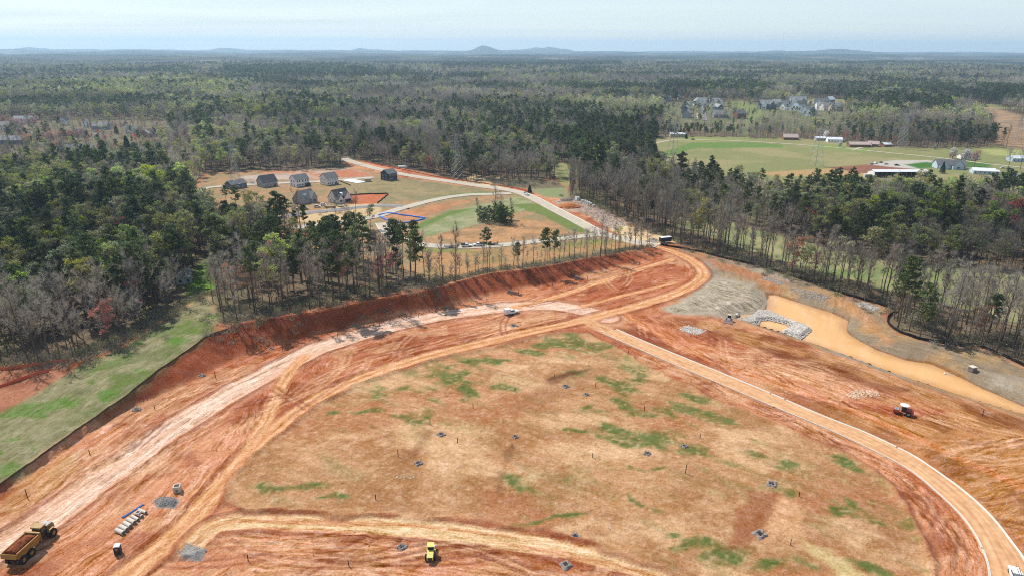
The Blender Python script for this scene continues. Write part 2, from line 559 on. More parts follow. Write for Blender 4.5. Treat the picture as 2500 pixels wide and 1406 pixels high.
ROADS = {
    'haul': (curve(pw2([(-260, 1475), (0, 1335), (120, 1262), (230, 1180), (330, 1110), (400, 1060), (560, 962), (700, 888), (800, 842), (1000, 786), (1200, 754), (1330, 746), (1420, 757), (1480, 776)]), 5), 10.0),
    'lower': (curve(pw2([(150, 1530), (250, 1450), (330, 1385), (430, 1305), (530, 1195), (620, 1095), (700, 1025), (820, 948), (1000, 882), (1200, 831), (1400, 786), (1560, 745), (1640, 720), (1696, 693), (1716, 668), (1696, 642), (1650, 618), (1598, 603)]), 5), 6.4),
    'link': (curve(pw2([(745, 868), (700, 918), (672, 975), (648, 1030), (610, 1090)]), 5), 4.2),
    'far_track': (curve(pw2([(1250, 752), (1340, 730), (1420, 704), (1530, 668), (1640, 634)]), 5), 4.0),
    'far_track2': (curve(pw2([(1420, 748), (1520, 722), (1590, 705), (1650, 690)]), 5), 2.6),
    'front': (curve(pw2([(470, 1330), (520, 1285), (600, 1272), (700, 1276), (900, 1284), (1100, 1300), (1300, 1328), (1450, 1358), (1600, 1396), (1750, 1450)]), 5), 5.6),
    'street': (curve(pw2([(1425, 778), (1490, 810), (1570, 848), (1660, 884), (1780, 935), (1900, 984), (2020, 1035), (2130, 1088), (2240, 1140), (2330, 1204), (2400, 1285), (2440, 1350), (2460, 1410), (2470, 1500)]), 5), 7.4),
    'dozer': (curve(pw2([(1530, 768), (1590, 805), (1650, 842), (1740, 880), (1850, 918), (1960, 958), (2100, 1010), (2250, 1075), (2500, 1190)]), 5), 3.5),
}
best = np.full(X.shape, 1e9)
RD = {}
for k, (c, w) in ROADS.items():
    d, s, o = pl_dist(X, Y, c, 95)
    RD[k] = (d, s, o)
    take = (d < best) & (d < 1e8)
    TRS[take], TRO[take] = s[take], o[take]
    best = np.minimum(best, d)

# seeded bank ground on the right, round the pond
PONDSIDE = pw2([(1640, 606), (1700, 614), (1796, 640), (1924, 675), (2052, 719), (2164, 753), (2162, 785), (2200, 815), (2310, 842), (2400, 852), (2500, 896), (2900, 1060),
                (2900, 1180), (2500, 1020), (2330, 966), (2190, 918), (2078, 876), (1950, 832), (1900, 812), (1850, 795), (1790, 780), (1700, 770), (1620, 760), (1700, 712), (1735, 680), (1725, 650), (1700, 630)])
m = poly_mask(PONDSIDE, 2.5, 2.5)
paint(m, mixc(alb(160, 140, 114), alb(188, 152, 108), smooth((n2 - .42) / .22)), .35)
paint(m * smooth((n1 - .5) / .1) * .7, alb(176, 166, 150), .2)
for pg, c, a in (([(1690, 612), (1760, 640), (1850, 668), (1920, 690), (1900, 716), (1860, 700), (1800, 672), (1745, 655)], alb(206, 128, 76), .6),
                 ([(2010, 715), (2060, 725), (2110, 752), (2140, 790), (2180, 830), (2170, 842), (2110, 806), (2080, 765), (2030, 745)], alb(216, 152, 98), .55),
                 ([(2330, 850), (2400, 862), (2430, 880), (2380, 880)], alb(206, 166, 112), .6),
                 ([(2400, 905), (2500, 925), (2500, 960), (2430, 940)], alb(196, 186, 166), .5)):
    paint(poly_mask(pw2(pg), 2.5, 2.5) * a, c)
pdm = sdf(X, Y, POND, 8)
paint(np.where(pdm > 1e8, 0, smooth((1.9 - pdm + (n2 - .5) * 2.5) / 1.4)) * .75, alb(150, 98, 58))
# erosion blanket on the slope below the haul road
BLANKET = pw2([(1612, 752), (1660, 735), (1700, 712), (1738, 678), (1790, 684), (1840, 700), (1868, 716), (1876, 738), (1862, 765), (1800, 772), (1700, 768), (1640, 766)])
m = poly_mask(BLANKET, 1, .8)
paint(m, C_BLANKET, 1.3)
bd = pl_dist(X, Y, curve(pw2([(1700, 770), (1800, 742), (1860, 705)]), 4), 60)
sel = m > .4
TRS[sel], TRO[sel] = bd[2][sel] * 1.6, bd[1][sel]

# striped ochre ground far right bottom
OCH = pw2([(1960, 962), (2100, 985), (2330, 985), (2500, 1035), (2900, 1200), (2900, 1600), (2500, 1420), (2450, 1300), (2340, 1190), (2210, 1100), (2100, 1046), (2000, 1004)])
m = poly_mask(OCH, 6, 6, 14); paint(m, mixc(alb(208, 146, 90), alb(176, 116, 68), smooth((n2 - .5) / .2)), .8)
OCH2 = pw2([(2200, 1090), (2330, 1060), (2500, 1052), (2900, 1180), (2900, 1600), (2500, 1380), (2420, 1270), (2330, 1180)])
sel = poly_mask(OCH2, 2) > .5
ang = math.radians(18)
TRS[sel] = (X * math.cos(ang) + Y * math.sin(ang))[sel]; TRO[sel] = (-X * math.sin(ang) + Y * math.cos(ang))[sel] * .7
NEARPOND = pw2([(1640, 775), (1760, 790), (1900, 825), (2080, 888), (2330, 975), (2500, 1028), (2500, 1050), (2330, 1000), (2190, 960), (2050, 920), (1900, 870), (1780, 830)])
m = poly_mask(NEARPOND, 3, 3, 9); paint(m * .75, mixc(alb(196, 142, 88), alb(150, 92, 52), smooth((n2 - .45) / .2)))
for pg, c, a in (([(2170, 990), (2310, 1000), (2300, 1015), (2190, 1018), (2040, 985), (2060, 975)], alb(186, 92, 54), .8),
                 ([(1480, 800), (1560, 800), (1620, 840), (1700, 880), (1660, 880), (1560, 836)], alb(150, 76, 44), .75),
                 ([(1840, 835), (1990, 880), (2110, 920), (2195, 950), (2180, 960), (2080, 930), (1960, 895), (1840, 850)], alb(140, 78, 44), .8),
                 ([(1640, 770), (1720, 775), (1690, 800), (1620, 792)], alb(160, 84, 50), .7),
                 ([(1590, 790), (1720, 840), (1830, 880), (1990, 925), (1960, 945), (1820, 905), (1700, 868), (1620, 830)], alb(226, 144, 96), .65),
                 ([(300, 1080), (330, 1074), (352, 1084), (335, 1110), (308, 1102)], alb(236, 196, 158), 1),
                 ([(135, 1140), (200, 1100), (190, 1118), (140, 1160), (120, 1200), (100, 1215)], alb(240, 206, 160), .8),
                 ([(0, 1210), (140, 1110), (210, 1130), (150, 1200), (0, 1290)], alb(212, 160, 104), .6),
                 ([(1540, 655), (1620, 640), (1690, 655), (1690, 690), (1640, 705), (1480, 738), (1440, 725)], alb(190, 104, 62), .7)):
    paint(poly_mask(pw2(pg), 2, 2), c if c is None else c, None) if a == 1 else paint(poly_mask(pw2(pg), 2.5, 2.5) * a, c)

# ---- cut bank
bd_, bs_, bo_, ba_ = pl_dist(X, Y, BANK_TOP_C, 60, BANK_AT)
mb = smooth((1.2 - bo_) / 1.6) * smooth((ba_[..., 1] * 1.0 - np.abs(bo_) + (n2 - .5) * 4) / 2.0) * (bd_ < 60) * smooth((ba_[..., 0] - .9) / 1.5)
mb = np.where(bo_ < 1.2, mb, 0)
paint(mb, mixc(alb(172, 92, 58), alb(150, 78, 48), smooth((n2 - .4) / .25)), .3)
CLS[(mb > .5)] = 5
sel = mb > .3
TRS[sel] = -bo_[sel] * 1.4; TRO[sel] = bs_[sel]

# ---- roads
for k, (c, w) in ROADS.items():
    d, s, o = RD[k]
    if k == 'street':
        paint(np.where(d > 1e8, 0, smooth((3.6 - np.abs(o) + (n3 - .5) * 1.5) / 1.2)) * .85, mixc(alb(238, 184, 134), alb(220, 150, 100), smooth((n2 - .45) / .2)), .8)
        continue
    edge = w / 2 + (fbm(s / 7, o * 0 + 3.3, 3, hash(k) % 50 if False else len(k)) - .5) * 2.2 + (n3 - .5) * 1.2
    m = np.where(d > 1e8, 0, smooth((edge - np.abs(o)) / 1.4 + .5))
    prof = vnoise(s / 30, o * .85 + 20, len(k))
    if k == 'haul':
        c0 = mixc(C_PALE, C_PALE2, smooth((prof - .45) / .3) * .7)
        paint(smooth((w / 2 + 5 - np.abs(o)) / 5) * (d < 1e8) * .55, C_PALE2)
        paint(m, c0, .75)
    elif k == 'dozer':
        paint(m * .8, alb(232, 150, 100), .9)
    elif k == 'front':
        paint(m, mixc(alb(250, 208, 156), alb(226, 164, 114), smooth((prof - .4) / .3)), .9)
    else:
        # two worn wheel paths
        wp = np.exp(-((np.abs(o) - w * .24) / (w * .16)) ** 2)
        paint(m, mixc(alb(222, 150, 100), alb(250, 194, 140), np.clip(wp, 0, 1) * .9), .6)
    CLS[(m > .5) & (CLS != 5)] = 2
    # windrows of spoil along the edges, their shadow line painted dark
    if k in ('lower', 'front', 'haul'):
        b = np.exp(-((np.abs(o) - w / 2 - .9) / .7) ** 2) * (d < 1e8)
        paint(b * .75, C_RED3)

# ---- the seeded, straw covered field
md = sdf(X, Y, FIELD, 30)
wob = (fbm(X / 7, Y / 7, 4, 31) - .5) * 5
mf = np.where(md > 1e8, 0, smooth(.5 - (md + wob) / 2.4))
straw = mixc(C_STRAW2, C_STRAW, smooth((n2 - .38) / .25))
straw = mixc(straw, C_STRAW3, smooth((fbm(X / 16 + 40, Y / 10, 4, 12) - .52) / .18) * .8)
straw = mixc(straw, alb(192, 118, 78), smooth((fbm(X / 24, Y / 13 + 9, 4, 14) - .54) / .15) * .45)
keep = TINT.copy(); kst = STREAK.copy()
TINT[:] = TINT * (1 - mf[..., None]) + straw * mf[..., None]
STREAK[:] = kst * (1 - mf) + .22 * mf
CLS[(mf > .5) & (CLS != 2)] = 4
sel = mf > .3
TRS[sel] = (X * .86 - Y * .5)[sel]; TRO[sel] = (X * .5 + Y * .86)[sel]
GREENS = [(1400, 838, 90, 18), (1290, 868, 60, 10), (1080, 925, 60, 26), (1150, 890, 40, 12), (1110, 955, 30, 16), (990, 1025, 70, 9), (1410, 925, 60, 18), (1500, 940, 55, 22),
          (1560, 910, 35, 18), (1540, 985, 60, 22), (1420, 998, 50, 10), (1520, 1060, 50, 30), (1590, 1085, 80, 24), (1700, 1110, 60, 18), (1460, 1050, 30, 7), (1760, 1030, 55, 14),
          (1700, 985, 50, 16), (1830, 1000, 40, 10), (1560, 1150, 50, 8), (1850, 1110, 25, 9), (2040, 1125, 55, 20), (2080, 1150, 50, 14), (1930, 1145, 20, 8), (2160, 1255, 60, 24),
          (2200, 1295, 70, 16), (2050, 1255, 45, 12), (1590, 1290, 30, 12), (1690, 1330, 60, 22), (1800, 1345, 60, 30), (1920, 1370, 40, 20), (1570, 1230, 15, 12), (760, 1225, 70, 10),
          (1630, 1005, 70, 16), (1190, 940, 45, 10), (880, 1010, 40, 8), (700, 1190, 60, 10), (1650, 1400, 60, 10), (2120, 1380, 80, 14), (1330, 1270, 50, 9), (940, 960, 60, 14), (1240, 1200, 30, 12), (1900, 1195, 50, 12)]
gsc = np.zeros(X.shape)
XW = X + (fbm(X / 17, Y / 13, 3, 201) - .5) * 22; YW = Y + (fbm(X / 13 + 4, Y / 17, 3, 202) - .5) * 16
for (u, v, a, b_) in GREENS:
    c0 = P(u, v); e1 = P(u + a, v); e2 = P(u, v - b_)
    rx, ry = abs(e1.x - c0.x), abs(e2.y - c0.y)
    q = ((XW - c0.x) / rx) ** 2 + ((YW - c0.y) / ry) ** 2
    gsc = np.maximum(gsc, np.exp(-q * .8))
gn = fbm(X / 5, Y / 5, 5, 51, .6)
gq = fbm((X * .8 - Y * .6) / 11, (X * .6 + Y * .8) / 3.2, 4, 53, .6)
ggr = vnoise(X / .9, Y / .9, 54) * .6 + vnoise(X / 2.1, Y / 2.1, 55) * .4
gm = smooth((gsc * 1.0 + (gn - .5) * 1.5 + (gq - .5) * 1.1 - .30) / .62) * mf
paint(np.clip(gm * (.55 + .9 * (ggr - .15)), 0, .92), mixc(C_GREEN, alb(80, 112, 44), smooth((gm - .6) / .4)))
paint(smooth((gq - .50) / .25) * mf * (.34 + .34 * smooth((Y - 165) / 90)) * (.4 + ggr), C_GREEN2)
sg = smooth((fbm((X * .86 - Y * .5) / 14, (X * .5 + Y * .86) / 2.0, 4, 57, .6) - .5) / .2)
paint(sg * mf * .26, alb(166, 112, 72))
paint(smooth((vnoise(X / .8, Y / .8, 58) - .62) / .2) * mf * .35, alb(150, 104, 66))
paint(smooth((vnoise(X / 1.1, Y / .9, 59) - .66) / .2) * mf * .4, alb(236, 196, 148))
for pg, c, a in (([(1765, 1340), (1830, 1200), (1905, 1205), (1860, 1290), (1800, 1350)], alb(166, 98, 62), .7),
                 ([(1870, 1290), (1910, 1215), (1960, 1230), (1945, 1300), (1890, 1310)], alb(238, 184, 136), .7),
                 ([(1960, 1320), (2060, 1360), (2110, 1406), (2060, 1420), (1980, 1350)], alb(232, 206, 146), .8),
                 ([(1215, 1195), (1235, 1100), (1250, 1088), (1240, 1130), (1222, 1198)], alb(140, 92, 56), .7),
                 ([(1330, 925), (1380, 908), (1440, 898), (1442, 904), (1400, 918), (1345, 934)], alb(112, 66, 42), .85),
                 ([(965, 1165), (975, 1130), (1045, 1050), (1050, 1058), (985, 1150)], alb(150, 98, 62), .6),
                 ([(1230, 1000), (1330, 935), (1440, 905), (1500, 890), (1490, 905), (1380, 960), (1280, 1000)], alb(176, 124, 84), .5)):
    paint(poly_mask(pw2(pg), 1.2, 2.0, 5) * a * mf, c)

# ---- grass verge on the left above the cut
VERGE = pw2([(-300, 1100), (0, 1008), (168, 906), (300, 850), (430, 766), (515, 716), (528, 770), (520, 815), (470, 850), (384, 909), (302, 974), (215, 1034), (129, 1093), (0, 1186), (-300, 1380)])
m = poly_mask(VERGE, 2, 1.5)
paint(m, mixc(C_HAY, alb(132, 134, 88), smooth((n2 - .4) / .25)), .5)
sel = m > .4
TRS[sel] = bs_[sel]; TRO[sel] = bo_[sel]
edge_g = smooth(1 - np.abs(sdf(X, Y, pw2([(0, 1008), (168, 906), (300, 850), (430, 766), (500, 730), (500, 745), (430, 785), (300, 875), (168, 930), (0, 1040)]), 30)) / 6) * m
paint(edge_g * smooth((n2 - .42) / .3) * .5 * (.4 + ggr), C_LIME)
paint(smooth((vnoise(X / .9, Y / 1.3, 66) - .5) / .3) * m * .4, alb(118, 112, 76))
paint(smooth((fbm(X / 3, Y / 3, 4, 67, .65) - .55) / .1) * m * .5, alb(176, 166, 126))
for (u, v, a, b_) in ((330, 920, 60, 25), (470, 800, 60, 26), (505, 790, 40, 18), (30, 1140, 50, 22), (240, 965, 60, 18), (90, 1000, 120, 26), (440, 830, 50, 14), (410, 760, 80, 20)):
    c0 = P(u, v); e1 = P(u + a, v); e2 = P(u, v - b_)
    q = ((X - c0.x) / abs(e1.x - c0.x)) ** 2 + ((Y - c0.y) / abs(e2.y - c0.y)) ** 2
    paint(np.clip(smooth((np.exp(-q) + (gn - .5) * 1.6 + (gq - .5) * 1.2 - .3) / .6) * m * (.35 + .8 * ggr), 0, .9), mixc(C_LIME, C_GREEN, smooth((n2 - .4) / .2)))
CLS[m > .5] = 3
m = poly_mask(pw2([(-300, 1030), (0, 905), (168, 882), (175, 906), (0, 1006), (-300, 1098)]), 2, 2)
paint(m, mixc(alb(190, 128, 96), alb(168, 106, 78), smooth((n2 - .4) / .3)), .2)

# ---- the subdivision beyond: lots, graded earth, straw and sown grass
def lot(pg, c, a=1.0, soft=1.6, noisy=1.2, c2=None):
    m = poly_mask(pw2(pg), soft, noisy, 5) * a
    paint(m, c if c2 is None else mixc(c, c2, smooth((n2 - .42) / .25)), .25)


lot([(470, 478), (505, 425), (860, 410), (1010, 440), (1180, 462), (1260, 470), (1400, 535), (1545, 592), (1572, 610), (1444, 628), (1316, 652), (1188, 668), (1060, 700), (985, 655), (860, 628), (740, 603), (600, 540)],
    alb(188, 148, 106), 1, 2, 2, alb(162, 144, 102))
lot([(640, 420), (860, 410), (912, 428), (800, 440), (640, 438)], alb(204, 146, 110), .9, 2, 2, alb(206, 180, 158))
lot([(590, 430), (700, 424), (716, 437), (590, 443)], alb(206, 186, 170), .9, 2, 2, alb(186, 158, 136))
lot([(770, 426), (850, 414), (912, 428), (800, 436)], alb(206, 124, 82), .8, 2, 2)
lot([(1030, 440), (1180, 462), (1200, 470), (1040, 488), (930, 492), (840, 470), (790, 450), (960, 432)], alb(170, 150, 106), 1, 2, 2, alb(150, 138, 98))
lot([(1030, 490), (1120, 472), (1210, 468), (1200, 474), (1110, 482), (1045, 494)], alb(118, 140, 68))
lot([(840, 475), (945, 474), (920, 500), (840, 502)], alb(206, 118, 76))
lot([(930, 530), (1060, 500), (1200, 482), (1130, 496), (1040, 530), (1000, 548), (940, 545)], alb(210, 148, 104), 1, 2, 2, alb(186, 134, 92))
lot([(1020, 548), (1120, 512), (1260, 480), (1300, 490), (1300, 505), (1230, 530), (1140, 555), (1040, 580)], alb(150, 156, 104), 1, 2, 2, alb(172, 170, 126))
lot([(1010, 552), (1100, 515), (1160, 508), (1090, 530), (1020, 562)], alb(112, 138, 64), .9)
lot([(1250, 500), (1310, 498), (1420, 548), (1440, 570), (1400, 565), (1330, 530)], alb(120, 138, 68), .95, 1.6, 2.5)
lot([(1045, 580), (1200, 545), (1300, 535), (1400, 568), (1345, 580), (1150, 596)], alb(206, 156, 108), 1, 2, 3, alb(176, 138, 98))
lot([(1000, 608), (1150, 610), (1350, 594), (1500, 588), (1570, 606), (1444, 626), (1316, 650), (1188, 666), (1060, 695)], alb(196, 150, 102), 1, 2, 3, alb(166, 140, 90))
lot([(1360, 596), (1480, 584), (1500, 592), (1370, 604)], alb(150, 152, 80), .8)
lot([(1020, 605), (1150, 610), (1150, 618), (1020, 616)], alb(140, 150, 76), .7)
lot([(1110, 445), (1160, 428), (1290, 440), (1240, 462)], alb(232, 206, 158), 1, 2, 2)
lot([(1440, 530), (1520, 545), (1600, 572), (1650, 592), (1600, 602), (1540, 590)], alb(240, 214, 168), 1, 2, 2, alb(228, 194, 148))
lot([(1350, 492), (1400, 486), (1450, 505), (1540, 545), (1500, 560), (1420, 520), (1370, 515)], alb(196, 172, 150), .85, 2, 2)
lot([(1290, 462), (1330, 450), (1385, 460), (1385, 485), (1330, 482)], alb(152, 158, 110), 1, 2, 2)
lot([(1180, 440), (1270, 436), (1360, 442), (1380, 458), (1300, 462), (1230, 458)], alb(132, 118, 92), 1, 2, 2)
lot([(1280, 474), (1340, 490), (1430, 540), (1480, 572), (1460, 572), (1380, 528), (1290, 484)], alb(214, 134, 88), .8, 1.5, 1.5)
lot([(1338, 394), (1400, 402), (1590, 414), (1604, 440), (1500, 442), (1400, 425), (1385, 460), (1358, 438)], alb(164, 158, 106), 1, 2, 2, alb(144, 148, 92))
lot([(640, 545), (720, 552), (770, 580), (720, 598), (640, 570)], alb(206, 120, 80), .9)
lot([(840, 500), (930, 497), (930, 522), (800, 548), (720, 540), (780, 515)], alb(232, 200, 150), .8)
lot([(1000, 415), (1060, 425), (1070, 440), (1010, 432)], alb(196, 140, 100), .9, 2, 2)
lot([(200, 480 + 0), (201, 480), (201, 481)], alb(0, 0, 0), 0)
# lawn under the left wood
lot([(480, 650), (515, 640), (530, 700), (470, 738), (455, 720)], alb(110, 150, 46), .9, 2, 2)

# single passes of tracked and wheeled machines, crossing each other
ARC = np.random.default_rng(21)
for (poly, n_) in (([(0, 1400), (330, 1130), (640, 960), (1000, 800), (1300, 755), (1400, 775), (1200, 825), (860, 925), (640, 1070), (500, 1200), (330, 1370), (150, 1420)], 46),
                   ([(340, 1406), (520, 1300), (1000, 1310), (1400, 1350), (1620, 1420)], 26), ([(1240, 745), (1640, 632), (1700, 660), (1640, 705), (1420, 760)], 18),
                   ([(1480, 790), (1640, 780), (1900, 850), (2190, 960), (2330, 1000), (2150, 1030), (1900, 960), (1600, 830)], 34),
                   ([(2100, 1046), (2330, 1000), (2500, 1060), (2500, 1330), (2330, 1180)], 14), ([(1640, 900), (1900, 1030), (2150, 1150), (2290, 1300), (2330, 1400), (2390, 1400), (2340, 1280), (2190, 1140), (1900, 1005), (1600, 875)], 22),
                   ([(100, 1180), (330, 1000), (560, 920), (640, 900), (300, 1120), (0, 1300)], 12)):
    q = pw2(poly); lo, hi = q.min(0), q.max(0)
    done = 0
    while done < n_:
        c0 = ARC.uniform(lo, hi)
        if not inside(c0[:1], c0[1:], q)[0]:
            continue
        done += 1
        i = min(np.searchsorted(GX, c0[0]), len(GX) - 2); j = min(np.searchsorted(GY, c0[1]), len(GY) - 2)
        gs = np.array([TRS[j, i + 1] - TRS[j, i], TRS[j + 1, i] - TRS[j, i]]); a0 = math.atan2(gs[1], gs[0]) + ARC.normal(0, .38)
        L_, kx = ARC.uniform(14, 55), ARC.normal(0, .022)
        ss = np.linspace(-L_ / 2, L_ / 2, 12)
        th = a0 + kx * ss
        arc = c0 + np.cumsum(np.stack([np.cos(th), np.sin(th)], 1) * (L_ / 11), 0) - np.array([math.cos(a0), math.sin(a0)]) * L_ / 2
        d, s, o = pl_dist(X, Y, arc, 3)
        if not (d < 1e8).any():
            continue
        mt_ = smooth((.62 - np.abs(np.abs(o) - 1.05)) / .35) * (d < 2.2) * inside(X, Y, q) * smooth(np.minimum(s, L_ - s) / 3)
        kind_ = ARC.random()
        paint(mt_ * ARC.uniform(.35, .7), alb(238, 184, 138) if kind_ < .55 else alb(150, 80, 50))
        Z -= mt_ * .10
        Z += smooth((.4 - np.abs(np.abs(o) - 2.0)) / .3) * (d < 2.5) * .08

# where two track directions meet, no tracks
jump = np.zeros(X.shape, bool)
for A_ in (TRS, TRO):
    for ax_ in (0, 1):
        j_ = np.abs(np.diff(A_, axis=ax_)) > np.maximum(2.2, 2.2 * np.diff(X if ax_ else Y, axis=ax_))
        if ax_ == 0:
            jump[:-1] |= j_; jump[1:] |= j_
        else:
            jump[:, :-1] |= j_; jump[:, 1:] |= j_
for _ in range(2):
    q_ = jump.copy(); q_[1:] |= jump[:-1]; q_[:-1] |= jump[1:]; q_[:, 1:] |= jump[:, :-1]; q_[:, :-1] |= jump[:, 1:]; jump = q_
STREAK[jump] = 0

# ---- fine relief of worked earth
work = smooth((msite - .5) * 4) * (Y < 480)
st_corr = smooth((7.0 - RD['street'][0]) / 2.0)
rough = work * (1 - st_corr) * np.where(CLS == 3, .2, 1) * np.where(CLS == 4, .45, 1) * np.where(CLS == 2, .55, 1)
track_h = (fbm(TRS / 22, TRO / 1.25, 3, 77) - .5) * .5
Z += rough * (track_h * 1.3 * np.where(jump, 0, np.clip(STREAK, .15, 1)) + (n2 - .5) * .40 + (n3 - .5) * .28)
for k in ('lower', 'front', 'haul'):
    d, s, o = RD[k]; w = ROADS[k][1]
    side = 1.0
    Z += np.where(d < 1e8, np.exp(-((np.abs(o) - w / 2 - .9) / .7) ** 2) * (.25 + .5 * vnoise(s / 9, s * 0, 5)) * .8, 0) * work * (1 - st_corr) * (1 - mf * .6)
fe = np.where(md > 1e8, 0, np.exp(-((md + wob) / 1.0) ** 2)) * .7
paint(np.where(md > 1e8, 0, np.exp(-((md + wob - .6) / .8) ** 2)) * .7 * (fbm(X / 13, Y / 13, 2, 95) > .42), C_RED3)  # field edge berm: its shade painted as a broken dark line
Z += fe * (1 - st_corr)
# silt berm along the top of the cut at left
Z += np.where(bd_ < 60, np.exp(-((bo_ - .5) / .9) ** 2) * .45, 0) * (CLS != 2)

# holes and pits: (pixel, radius, depth)
for (u, v, r_, dp) in ((325, 1090, 3.6, .9), (620, 1018, 3.0, .5), (2235, 1195, 2.2, .8), (1405, 1308, 2.2, .6)):
    c0 = P(u, v)
    Z -= dp * smooth(1 - np.hypot(X - c0.x, Y - c0.y) / r_)

# ---- gravel, brush and rubble tints under their own heaps
GRAVEL = [([(372, 1222), (395, 1212), (425, 1214), (440, 1222), (425, 1240), (385, 1240)], 1.0), ([(436, 1352), (455, 1325), (480, 1332), (505, 1345), (490, 1368), (445, 1362)], .6)]
for pg, hgt in GRAVEL:
    q = pw2(pg)
    d = sdf(X, Y, q, 10) + (n3 - .5) * 1.2
    mm = np.where(d > 1e8, 0, smooth(.5 - d / .8))
    paint(mm * .95, mixc(alb(150, 152, 152), alb(178, 176, 170), n3), .1)
    Z += np.where(d < 0, hgt * smooth(-d / 2.2), 0)

nv = X.size
r_, c_ = X.shape
vid = np.arange(nv).reshape(r_, c_)
quads = np.stack([vid[:-1, :-1], vid[:-1, 1:], vid[1:, 1:], vid[1:, :-1]], -1).reshape(-1, 4)
qc = np.maximum.reduce([CLS[:-1, :-1]]).ravel()
CO = np.stack([X, Y, Z], -1).reshape(-1, 3)
TC = np.concatenate([TINT.reshape(-1, 3), STREAK.reshape(-1, 1)], 1)
TV = np.stack([TRS.ravel(), TRO.ravel(), np.zeros(nv)], 1)
M_EARTH = ground_material()


def sheet(name, q, label=None):
    used = np.unique(q)
    re = np.zeros(nv, np.int64); re[used] = np.arange(len(used))
    q = re[q]
    me = bpy.data.meshes.new(name)
    me.vertices.add(len(used)); me.vertices.foreach_set('co', CO[used].astype(np.float32).ravel())
    me.loops.add(q.size); me.loops.foreach_set('vertex_index', q.astype(np.int32).ravel())
    me.polygons.add(len(q)); me.polygons.foreach_set('loop_start', np.arange(0, q.size, 4, dtype=np.int32))
    me.polygons.foreach_set('use_smooth', np.ones(len(q), bool))
    me.update(calc_edges=True)
    a = me.attributes.new('tint', 'FLOAT_COLOR', 'POINT'); a.data.foreach_set('color', TC[used].astype(np.float32).ravel())
    a = me.attributes.new('track', 'FLOAT_VECTOR', 'POINT'); a.data.foreach_set('vector', TV[used].astype(np.float32).ravel())
    me.materials.append(M_EARTH)
    o = link(name, me)
    return tag(o, label, None, None, 'structure')


for k, (nm, lb) in enumerate((('terrain', 'brown and green land under the woods and fields'), ('graded_ground', 'bare red clay graded for building lots'), ('haul_road', 'pale packed clay haul roads'),
                              ('grass_verge', 'mown grass strip above the cut'), ('seeded_field', 'straw covered field sprouting green'), ('earth_bank', 'steep dark red cut bank'))):
    sel = qc == k
    if sel.any():
        sheet(nm, quads[sel], lb)


def zat(x, y):
    """height of the finished sheet"""
    x, y = np.atleast_1d(x), np.atleast_1d(y)
    i = np.clip(np.searchsorted(GX, x) - 1, 0, len(GX) - 2); j = np.clip(np.searchsorted(GY, y) - 1, 0, len(GY) - 2)
    tx = (x - GX[i]) / (GX[i + 1] - GX[i]); ty = (y - GY[j]) / (GY[j + 1] - GY[j])
    return ((Z[j, i] * (1 - tx) + Z[j, i + 1] * tx) * (1 - ty) + (Z[j + 1, i] * (1 - tx) + Z[j + 1, i + 1] * tx) * ty)


def G(u, v, dz=0.0):
    """point on the finished ground at a photo pixel"""
    p = P(u, v)
    return Vector((p.x, p.y, float(zat(p.x, p.y)[0]) + dz))
# ------------------------------------------------------------------ haze
def build_haze():
    zt = 290.0; zb = float(Z.min()) - 1.5
    x0, x1, y0, y1 = -18500, 18500, -600, 19900
    v = [(x0, y0, zb), (x1, y0, zb), (x1, y1, zb), (x0, y1, zb), (x0, y0, zt), (x1, y0, zt), (x1, y1, zt), (x0, y1, zt)]
    f = [(0, 3, 2, 1), (4, 5, 6, 7), (0, 1, 5, 4), (1, 2, 6, 5), (2, 3, 7, 6), (3, 0, 4, 7)]
    m = bpy.data.materials.new('haze'); m.use_nodes = True
    n, l = m.node_tree.nodes, m.node_tree.links
    n.remove(n['Principled BSDF'])
    pv = n.new('ShaderNodeVolumePrincipled')
    pv.inputs['Color'].default_value = HAZE_COLOR + (1,)
    pv.inputs['Density'].default_value = HAZE_DENSITY
    pv.inputs['Anisotropy'].default_value = 0.3
    pv.inputs['Density Attribute'].default_value = ''
    pv.inputs['Temperature Attribute'].default_value = ''
    l.new(pv.outputs[0], n['Material Output'].inputs['Volume'])
    m.cycles.homogeneous_volume = True
    o = link('haze', mesh_from('haze', v, f, m))
    tag(o, 'pale blue haze over the far woods', None, None, 'stuff')


build_haze()
